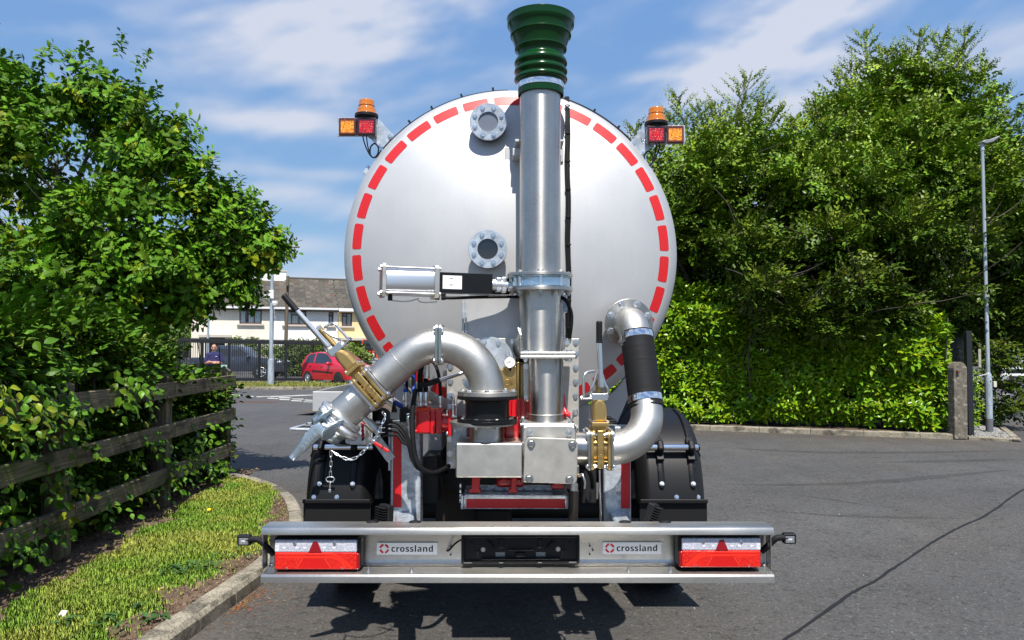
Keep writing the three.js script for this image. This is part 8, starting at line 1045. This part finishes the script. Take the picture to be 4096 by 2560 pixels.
// ---------- cars ----------
// body built from its side outline: stations along x, width narrowing above the belt line
function carBody(top, { sill, belt, width, roofW }) {
  const pos = [], idx = [], rows = 7; const hw = (y, s) => { const a = width / 2, k = y <= belt ? lerp(0.95, 1, smoothstep(y, sill, sill + 0.25)) : lerp(1, roofW, clamp((y - belt) / 0.55, 0, 1)); return a * k * (0.94 + 0.06 * Math.sin(Math.PI * clamp(s * 1.0, 0.0, 1)) ** 0.4); };
  top.forEach(([x, y, lo], i) => { const s = i / (top.length - 1), taper = Math.min(1, 0.80 + 4.2 * Math.min(s, 1 - s)); const L = lo ?? sill, ys = [L, L + (Math.min(belt, y) - L) * 0.33, L + (Math.min(belt, y) - L) * 0.66, Math.min(belt, y), lerp(Math.min(belt, y), y, 0.5), y - 0.03 * (y > belt), y]; const r = []; ys.forEach((yy, k) => r.push([x, yy, hw(yy, s) * taper * (k === 6 ? (y > belt ? 0.86 : 0.9) : 1)])); for (const [a, b, c] of r) pos.push(a, b, c); for (const [a, b, c] of r.slice().reverse()) pos.push(a, b, -c); });
  const W = rows * 2; for (let i = 0; i < top.length - 1; i++) for (let k = 0; k < W; k++) { const n = (k + 1) % W, a = i * W + k, b = i * W + n, c = a + W, d = b + W; idx.push(a, c, b, b, c, d); } for (const i of [0, top.length - 1]) for (let k = 1; k < W - 1; k++) i ? idx.push(i * W, i * W + k + 1, i * W + k) : idx.push(i * W, i * W + k, i * W + k + 1);
  const g = new THREE.BufferGeometry(); g.setAttribute('position', new THREE.Float32BufferAttribute(pos, 3)); g.setIndex(idx); g.computeVertexNormals(); return { g: toCreasedNormals(norm(g), 0.6), hw, W };
}
const lp = (name, g, mat, parent, label) => { if (Array.isArray(g)) g = join(g); const o = mesh(name, g, mat, parent); if (label) o.userData.label = label; return o; };   // part in its thing's own coordinates
function sidePanel(pts, hwOf, z, off = 0.006) { // polygon in x-y laid on the side of the body
  const s = new THREE.Shape(pts.map(([a, b]) => new THREE.Vector2(a, b))), g = norm(new THREE.ShapeGeometry(s)), p = g.attributes.position; for (let i = 0; i < p.count; i++) p.setZ(i, z * (hwOf(p.getY(i)) + off)); g.computeVertexNormals(); return g;
}
function wheelAt(parent, x, z, r, w, spoke, n = 5) {
  const o = new THREE.Group(); o.name = 'wheel'; o.position.set(x, r, z); parent.add(o); const ty = lathe([[r * 0.62, -w / 2], [r * 0.92, -w / 2], [r, -w / 3], [r, w / 3], [r * 0.92, w / 2], [r * 0.62, w / 2]], 32); ty.rotateX(Math.PI / 2); lp('tyre', ty, m.tyre, o); const sg = Math.sign(z), rim = []; const d = disc(r * 0.63, 0.03, 0, 28); d.rotateX(Math.PI / 2); d.translate(0, 0, sg * w * 0.2 - 0.015); lp('rim_back', d, m.chassis, o); const ring = new THREE.TorusGeometry(r * 0.6, r * 0.05, 8, 32); ring.translate(0, 0, sg * w * 0.46); rim.push(ring); for (let k = 0; k < n; k++) { const a = k / n * Math.PI * 2 + 0.3; const b = rbox(r * 0.16, r * 0.56, 0.03, 0.006); b.translate(0, r * 0.32, 0); b.rotateZ(a); b.translate(0, 0, sg * w * 0.44); rim.push(b); } const h = disc(r * 0.16, 0.03, 0, 16); h.rotateX(Math.PI / 2); h.translate(0, 0, sg * w * 0.44); rim.push(h); lp('rim', rim, spoke, o); return o;
}
const mCarGlass = phys({ color: C(0.02, 0.024, 0.028), roughness: 0.05, clearcoat: 1, clearcoatRoughness: 0.02 }), mTrim = std({ color: C(0.02, 0.02, 0.02), roughness: 0.55 });
function car(name, label, cat, pos, yaw, o) {
  const t = thing(name, label, cat, pos); t.rotation.y = yaw; const pm = phys({ color: o.paint, roughness: 0.3, clearcoat: 1, clearcoatRoughness: 0.08, metalness: o.metal || 0 });
  const { g, hw } = carBody(o.top, o); lp('body', g, pm, t); const H = (y) => hw(y, 0.5);
  for (const s of [-1, 1]) { for (const w of o.sideGlass) lp('side_window', sidePanel(w, H, s), mCarGlass, t); for (const w of o.trim || []) lp('trim_strip', sidePanel(w, H, s, 0.012), mTrim, t); for (const w of o.handles || []) { const b = rbox(0.16, 0.035, 0.03, 0.01); b.translate(w[0], w[1], s * (H(w[1]) + 0.01)); lp('door_handle', b, o.handleMat || pm, t); } for (const w of o.gaps || []) lp('door_gap', sidePanel(w, H, s, 0.004), mTrim, t); const mr = new THREE.SphereGeometry(0.11, 14, 10); mr.scale(0.8, 0.7, 1); mr.translate(o.mirror[0], o.mirror[1], s * (H(o.mirror[1]) + 0.1)); lp('mirror', mr, pm, t);
    for (const x of o.axles) { const a = new THREE.CylinderGeometry(o.r * 1.16, o.r * 1.16, 0.06, 28); a.rotateX(Math.PI / 2); a.translate(x, o.r * 1.02, s * (o.width / 2 - 0.022)); lp('wheel_arch', a, mTrim, t); } o.axles.forEach((x, i) => wheelAt(t, x, s * (o.width / 2 - 0.08), o.r, 0.2, i === o.axles.length - 1 && o.steel ? mTrim : o.rim, o.spokes || 5)); }
  const quad = (a, b, wa, wb) => { const n = V(b[1] - a[1], -(b[0] - a[0]), 0).normalize(); if (n.y < 0) n.negate(); const p = [[a, wa], [a, -wa], [b, -wb], [b, wb]].map(([q, w]) => V(q[0], q[1], w).addScaledVector(n, 0.008)); const gg = new THREE.BufferGeometry(); gg.setAttribute('position', new THREE.Float32BufferAttribute([0, 1, 2, 0, 2, 3].flatMap((i) => p[i].toArray()), 3)); gg.computeVertexNormals(); return norm(gg); };
  const scr = mCarGlass.clone(); scr.side = THREE.DoubleSide; for (const [a, b] of o.screens) lp('windscreen', quad(a, b, H(a[1]) * 0.86, H(b[1]) * 0.84), scr, t);
  for (const s of [-1, 1]) { const hl = new THREE.SphereGeometry(1, 18, 12); hl.scale(...o.lampSize); hl.rotateY(s * -0.5); hl.translate(o.lamp[0], o.lamp[1], s * o.lamp[2]); lp('headlight', hl, phys({ color: C(0.62, 0.65, 0.66), roughness: 0.12, metalness: 0.3, clearcoat: 1 }), t); }
  if (o.grille) lp('grille', (() => { const b = rbox(0.05, o.grille[2], o.width * o.grille[1], 0.02); b.translate(o.grille[0], o.grille[3], 0); return b; })(), mTrim, t);
  if (o.plate) lp('number_plate', (() => { const b = rbox(0.02, 0.11, 0.5, 0.004); b.translate(o.plate[0], o.plate[1], 0); return b; })(), m.white, t);
  return t;
}
{
  // small red hatchback, nose turned towards us
  const c = GP(...L1(1370, 1236)), q = GP(...L1(1625, 1254)), yaw = -0.72, W = 1.62; 
  const mid = P(...L1(1500, 1240), 33.2);
  car('red_hatchback', 'small red five-door hatchback parked on the far verge', 'car', [mid.x + 0.55, 0, mid.z - 0.4], yaw, { paint: C(0.62, 0.012, 0.035), width: W, sill: 0.24, belt: 0.92, roofW: 0.76, r: 0.285, axles: [-1.2, 1.13], steel: true, rim: m.alu, spokes: 8,
    top: [[-1.72, 0.62, 0.34], [-1.70, 0.9, 0.28], [-1.64, 1.08], [-1.5, 1.32], [-1.3, 1.43], [-0.8, 1.485], [-0.2, 1.48], [0.2, 1.42], [0.55, 1.25], [0.9, 1.03], [1.05, 0.95], [1.35, 0.86], [1.58, 0.74, 0.26], [1.68, 0.6, 0.28], [1.7, 0.45, 0.3]],
    sideGlass: [[[-1.45, 1.0], [-1.40, 1.25], [-1.2, 1.37], [-0.82, 1.42], [-0.80, 0.98]], [[-0.70, 0.97], [-0.70, 1.42], [-0.2, 1.42], [0.1, 1.37], [0.55, 1.12], [0.62, 0.95]]], trim: [[[-0.85, 0.60], [-0.85, 0.66], [0.75, 0.60], [0.75, 0.54]]], gaps: [[[-0.755, 0.4], [-0.755, 1.0], [-0.74, 1.0], [-0.74, 0.4]], [[0.66, 0.4], [0.66, 0.95], [0.675, 0.95], [0.675, 0.4]]], handles: [[-1.0, 0.86], [-0.1, 0.84]], mirror: [0.5, 0.97], screens: [[[0.92, 1.03], [0.28, 1.40]], [[-1.64, 1.06], [-1.42, 1.37]]], lamp: [1.36, 0.76, 0.56], lampSize: [0.24, 0.12, 0.13], plate: [1.71, 0.45], grille: [1.68, 0.4, 0.1, 0.4] });
  // dark pickup behind the gate
  const w0 = GP(...L1(955, 1200)), pc = P(...L1(650, 1200), 40);
  car('dark_pickup', 'dark blue-grey double-cab pickup parked behind the black gate', 'pickup', [pc.x + 0.3, 0, -40], 0.05, { paint: C(0.06, 0.075, 0.115), metal: 0.4, width: 1.85, sill: 0.42, belt: 1.18, roofW: 0.80, r: 0.40, axles: [-1.65, 1.5], rim: m.alu, spokes: 6,
    top: [[-2.7, 0.75, 0.6], [-2.68, 1.1, 0.5], [-2.6, 1.16], [-1.35, 1.17], [-1.22, 1.25], [-1.05, 1.68], [-0.8, 1.80], [0.0, 1.82], [0.35, 1.75], [0.8, 1.45], [1.1, 1.22], [1.3, 1.17], [2.0, 1.10], [2.4, 1.0], [2.55, 0.8, 0.45], [2.6, 0.6, 0.45]],
    sideGlass: [[[-0.98, 1.24], [-0.86, 1.66], [-0.2, 1.72], [-0.18, 1.24]], [[-0.08, 1.24], [-0.1, 1.72], [0.25, 1.69], [0.85, 1.3], [0.86, 1.24]]], gaps: [[[-0.13, 0.5], [-0.13, 1.2], [-0.115, 1.2], [-0.115, 0.5]], [[0.9, 0.5], [0.9, 1.2], [0.915, 1.2], [0.915, 0.5]], [[-1.1, 0.6], [-1.1, 1.2], [-1.085, 1.2], [-1.085, 0.6]]], handles: [[-0.9, 1.08], [0.05, 1.08]], handleMat: m.chrome, mirror: [0.82, 1.22], screens: [[[1.05, 1.24], [0.4, 1.72]]], lamp: [2.3, 0.92, 0.78], lampSize: [0.26, 0.1, 0.12], grille: [2.58, 0.6, 0.35, 0.75] });
  // orange lorry cab behind the tank
  const a = P(...L1(1850, 1140), 46), d = 46, lk = thing('orange_lorry', 'orange and white lorry cab half hidden behind the tank', 'lorry', [a.x + 1.25, 0, -47.2]);
  const mO = phys({ color: C(0.62, 0.075, 0.015), roughness: 0.35, clearcoat: 0.6 }); const pp = (x0, y0, x1, y1, dd, t, r) => { const A = L1(x0, y0), B = L1(x1, y1); return pbox(...A, ...B, dd, t, r); };
  part('cab', [pp(1852, 830, 2010, 1110, 46.05, 2.0, 0.1)], mO, lk); part('windscreen', [extr([[1868, 838], [2000, 830], [2000, 925], [1862, 935]].map(([x, y]) => L1(x, y)), 46, 0.03, 0.004)], mCarGlass, lk); part('wiper', barBetween(P(...L1(1866, 925), 45.95), P(...L1(1940, 905), 45.95), 0.05, 0.03), mTrim, lk);
  part('front_panel', pp(1850, 942, 2005, 1000, 45.98, 0.06, 0.02), mO, lk); part('bumper', pp(1850, 1092, 2005, 1128, 45.9, 0.2, 0.03), mO, lk); for (let k = 0; k < 6; k++) part('grille_bar', pp(1856, 1006 + k * 14, 2005, 1014 + k * 14, 45.95, 0.08, 0.01), m.alu, lk); part('grille_back', pp(1853, 1002, 2005, 1090, 46.0, 0.05, 0.01), mTrim, lk); part('light_box', pp(1868, 1020, 1915, 1052, 45.9, 0.08, 0.02), std({ color: C(0.4, 0.4, 0.34), roughness: 0.6 }), lk);
  { const v = text3('VOLVO', 0.27, 0.03), p = P(...L1(1884, 982), 45.96); v.translate(p.x, p.y, p.z); part('maker_lettering', v, m.white, lk); const b = text3('BU', 0.42, 0.03), q2 = P(...L1(1934, 970), 45.96); b.translate(q2.x, q2.y, q2.z); part('lettering', b, m.chassis, lk); }
  part('mirror_arm', [pp(1836, 852, 1846, 905, 45.8, 0.1, 0.02)], mTrim, lk); for (const x of [0, 2.0]) { const w = new THREE.CylinderGeometry(0.5, 0.5, 0.3, 24); w.rotateZ(Math.PI / 2); w.translate(a.x + 0.3 + x, 0.5, -47.0); part('wheel', w, m.tyre, lk); }
  // blue car corner by the lorry
  // tanker trailer across the road on the right
  const X = (x, y) => [3500 + x / 2.326, 1200 + y / 2.326], ql = (x0, y0, x1, y1, dd, t, r) => pbox(...X(x0, y0), ...X(x1, y1), dd, t, r), tb = P(...X(1250, 760), 30), tt = thing('white_trailer', 'white-railed tanker trailer parked across the road on the right', 'trailer', [tb.x + 3, 0, -31]);
  { const p = P(...X(1290, 480), 30.6), g = new THREE.CapsuleGeometry(0.95, 6, 8, 28); g.rotateZ(Math.PI / 2); g.translate(p.x + 4.2, p.y - 0.15, p.z - 1); part('tank', norm(g), m.tank, tt); }
  part('upper_rail', ql(1200, 562, 1800, 582, 30, 0.12, 0.02), m.white, tt); part('side_guard', ql(1160, 622, 1800, 645, 29.9, 0.08, 0.02), m.white, tt); part('side_guard', ql(1160, 686, 1800, 708, 29.9, 0.08, 0.02), m.white, tt); part('guard_post', ql(1210, 600, 1222, 705, 29.95, 0.05, 0.01), m.white, tt); part('chassis', ql(1200, 590, 1800, 620, 30.6, 1.4, 0.05), mTrim, tt); part('leg', ql(1355, 700, 1378, 765, 30, 0.2, 0.02), mTrim, tt);
  for (const x of [0.6, 2.0]) { const p = P(...X(1250, 690), 30.4); const w = new THREE.CylinderGeometry(0.48, 0.48, 0.3, 28); w.rotateX(Math.PI / 2); w.translate(p.x + x - 0.9, 0.48, p.z - 0.1); part('wheel', w, m.tyre, tt); const h = new THREE.CylinderGeometry(0.22, 0.22, 0.05, 20); h.rotateX(Math.PI / 2); h.translate(p.x + x - 0.9, 0.48, p.z + 0.07); part('hub', h, m.galv, tt); }
  part('red_lamp', ql(1148, 640, 1160, 738, 29.9, 0.1, 0.02), phys({ color: C(0.6, 0.01, 0.01), roughness: 0.2, clearcoat: 1 }), tt); part('mud_flap', ql(1112, 655, 1148, 740, 30, 0.05, 0.01), m.rubber, tt);
}
// ---------- the man with folded arms ----------
{
  const d = 25, b = P(856, 1400, d), px = b.x, k = 1.76 / 1.76, per = thing('person', 'man in navy polo shirt standing with folded arms by the hedge end', 'person', [px, 0, -d]); per.rotation.y = 0.25;
  // field of tapered capsules joined by a smooth minimum, meshed on a grid
  const field = (caps, box, cell, kk) => { const [x0, y0, z0, x1, y1, z1] = box, S = Math.max(x1 - x0, y1 - y0, z1 - z0), n = Math.ceil(S / cell) + 4, mc = new MarchingCubes(n, new THREE.MeshBasicMaterial(), false, false, 200000); mc.isolation = 0; const cx = (x0 + x1) / 2, cy = (y0 + y1) / 2, cz = (z0 + z1) / 2, half = n * cell / 2; const q = V(0, 0, 0), ab = V(0, 0, 0), ap = V(0, 0, 0);
    for (let z = 0; z < n; z++) for (let y = 0; y < n; y++) for (let x = 0; x < n; x++) { q.set(cx + (x / n * 2 - 1) * half, cy + (y / n * 2 - 1) * half, cz + (z / n * 2 - 1) * half); let dm = 1; if (q.x > x0 - 0.05 && q.x < x1 + 0.05 && q.z > z0 - 0.05 && q.z < z1 + 0.05) { for (const [a, c, ra, rb, sx = 1, sz = 1] of caps) { ab.subVectors(c, a); ap.subVectors(q, a); const t = clamp(ap.dot(ab) / (ab.lengthSq() || 1e-9), 0, 1); const dx = (ap.x - ab.x * t) / sx, dy = ap.y - ab.y * t, dz = (ap.z - ab.z * t) / sz; const dd = Math.sqrt(dx * dx + dy * dy + dz * dz) - lerp(ra, rb, t); if (dd < dm + kk) { const h = clamp(0.5 + 0.5 * (dm - dd) / kk, 0, 1); dm = lerp(dm, dd, h) - kk * h * (1 - h); } } } mc.field[x + y * n + z * n * n] = -dm; }
    mc.update(); const cnt = mc.count, g = new THREE.BufferGeometry(), p = mc.positionArray.slice(0, cnt * 3), nn = mc.normalArray.slice(0, cnt * 3); for (let i = 0; i < p.length; i += 3) { p[i] = cx + p[i] * half; p[i + 1] = cy + p[i + 1] * half; p[i + 2] = cz + p[i + 2] * half; } g.setAttribute('position', new THREE.BufferAttribute(p, 3)); g.setAttribute('normal', new THREE.BufferAttribute(nn, 3)); g.setAttribute('uv', new THREE.BufferAttribute(new Float32Array(cnt * 2), 2)); return g; };
  const mSkin = std({ color: C(0.52, 0.27, 0.19), roughness: 0.6 }), mShirt = std({ color: C(0.022, 0.022, 0.095), roughness: 0.85 }), mTr = std({ color: C(0.055, 0.05, 0.035), roughness: 0.9 }), mShoe = std({ color: C(0.02, 0.016, 0.014), roughness: 0.6 });
  const arm = (s) => [[V(s * 0.20, 1.40, 0), V(s * 0.25, 1.15, 0.05), 0.052, 0.042], [V(s * 0.25, 1.15, 0.05), V(s * -0.06, s > 0 ? 1.17 : 1.13, 0.20), 0.042, 0.03]];
  const hand = (s) => { const w = V(s * -0.07, s > 0 ? 1.17 : 1.13, 0.20), o = []; o.push([w, V(s * -0.13, w.y + 0.005, 0.19), 0.03, 0.03, 1, 0.7]); for (let f = 0; f < 4; f++) { const y = w.y + 0.03 - f * 0.019, l = [0.055, 0.065, 0.06, 0.045][f]; o.push([V(s * -0.14, y, 0.195), V(s * (-0.14 - l * 0.6), y, 0.19), 0.0095, 0.009], [V(s * (-0.14 - l * 0.6), y, 0.19), V(s * (-0.14 - l), y - 0.004, 0.165), 0.009, 0.008]); } o.push([V(s * -0.09, w.y + 0.03, 0.2), V(s * -0.13, w.y + 0.062, 0.205), 0.012, 0.009]); return o; };
  const torso = [[V(0, 0.95, 0), V(0, 1.12, 0.01), 0.14, 0.145, 1.12, 0.82], [V(0, 1.12, 0.01), V(0, 1.38, -0.01), 0.145, 0.135, 1.2, 0.78], [V(-0.15, 1.41, -0.01), V(0.15, 1.41, -0.01), 0.07, 0.07], [V(0, 1.42, -0.01), V(0, 1.54, 0.015), 0.06, 0.055]];
  const leg = (s) => [[V(s * 0.09, 0.93, 0), V(s * 0.10, 0.5, 0.01), 0.085, 0.058], [V(s * 0.10, 0.5, 0.01), V(s * 0.11, 0.09, -0.02), 0.056, 0.04], [V(s * 0.11, 0.05, -0.03), V(s * 0.13, 0.035, 0.13), 0.042, 0.034]];
  const head = [[V(0, 1.60, 0.0), V(0, 1.68, -0.012), 0.072, 0.083, 0.92, 1.12], [V(0, 1.565, 0.05), V(0, 1.60, 0.055), 0.036, 0.045], [V(0, 1.625, 0.09), V(0, 1.604, 0.108), 0.011, 0.017], [V(0.08, 1.645, -0.01), V(0.08, 1.61, -0.005), 0.017, 0.012], [V(-0.08, 1.645, -0.01), V(-0.08, 1.61, -0.005), 0.017, 0.012]];
  lp('body', [field([...torso, ...arm(1), ...arm(-1), ...leg(1), ...leg(-1)], [-0.34, 0, -0.2, 0.34, 1.56, 0.28], 0.016, 0.03), field([...head, [V(0, 1.46, 0), V(0, 1.56, 0.01), 0.056, 0.056]], [-0.11, 1.44, -0.13, 0.11, 1.78, 0.15], 0.006, 0.02), field(hand(1), [-0.24, 1.08, 0.12, -0.03, 1.26, 0.25], 0.005, 0.008), field(hand(-1), [0.03, 1.04, 0.12, 0.24, 1.22, 0.25], 0.005, 0.008)], mSkin, per);
  const fat = (l, e) => l.map(([a, c, ra, rb, sx, sz]) => [a, c, ra + e, rb + e, sx, sz]);
  lp('polo_shirt', field([...fat(torso.slice(0, 3), 0.012), [V(0.19, 1.41, 0), V(0.245, 1.19, 0.045), 0.072, 0.066], [V(-0.19, 1.41, 0), V(-0.245, 1.19, 0.045), 0.072, 0.066], [V(0, 1.44, 0), V(0, 1.48, 0.01), 0.075, 0.068]], [-0.34, 0.8, -0.2, 0.34, 1.54, 0.22], 0.014, 0.03), mShirt, per);
  lp('trousers', field(fat([...leg(1).slice(0, 2), ...leg(-1).slice(0, 2), [V(-0.06, 0.94, 0), V(0.06, 0.94, 0), 0.11, 0.11]], 0.014), [-0.3, 0.06, -0.2, 0.3, 1.06, 0.2], 0.016, 0.03), mTr, per);
  for (const s of [-1, 1]) { const q = new THREE.SphereGeometry(1, 16, 10); q.scale(0.052, 0.045, 0.145); q.translate(s * 0.12, 0.045, 0.05); lp('shoe', q, mShoe, per); const e = new THREE.SphereGeometry(0.012, 10, 8); e.translate(s * 0.033, 1.648, 0.083); lp('eye', e, m.chassis, per); }
  const hr = new THREE.SphereGeometry(0.092, 20, 14, 0, Math.PI * 2, 0, 1.35); hr.scale(0.95, 1.0, 1.12); hr.rotateX(-1.05); hr.translate(0, 1.675, -0.03); lp('hair', hr, std({ color: C(0.16, 0.13, 0.11), roughness: 0.9, side: THREE.DoubleSide }), per);
  const gl = []; for (const s of [-1, 1]) { const q = new THREE.TorusGeometry(0.022, 0.0025, 6, 20); q.translate(s * 0.033, 1.648, 0.102); gl.push(q); gl.push(cylBetween(V(s * 0.055, 1.65, 0.1), V(s * 0.085, 1.65, -0.01), 0.0025, 6)); } gl.push(cylBetween(V(-0.012, 1.65, 0.104), V(0.012, 1.65, 0.104), 0.0025, 6)); lp('glasses', gl, m.chassis, per); lp('mouth', rbox(0.045, 0.008, 0.01, 0.003).translate(0, 1.577, 0.094), std({ color: C(0.35, 0.1, 0.09), roughness: 0.6 }), per); lp('shirt_badge', rbox(0.05, 0.02, 0.004, 0.001).translate(0.09, 1.36, 0.122), m.white, per);
}
renderer.render(scene, camera);
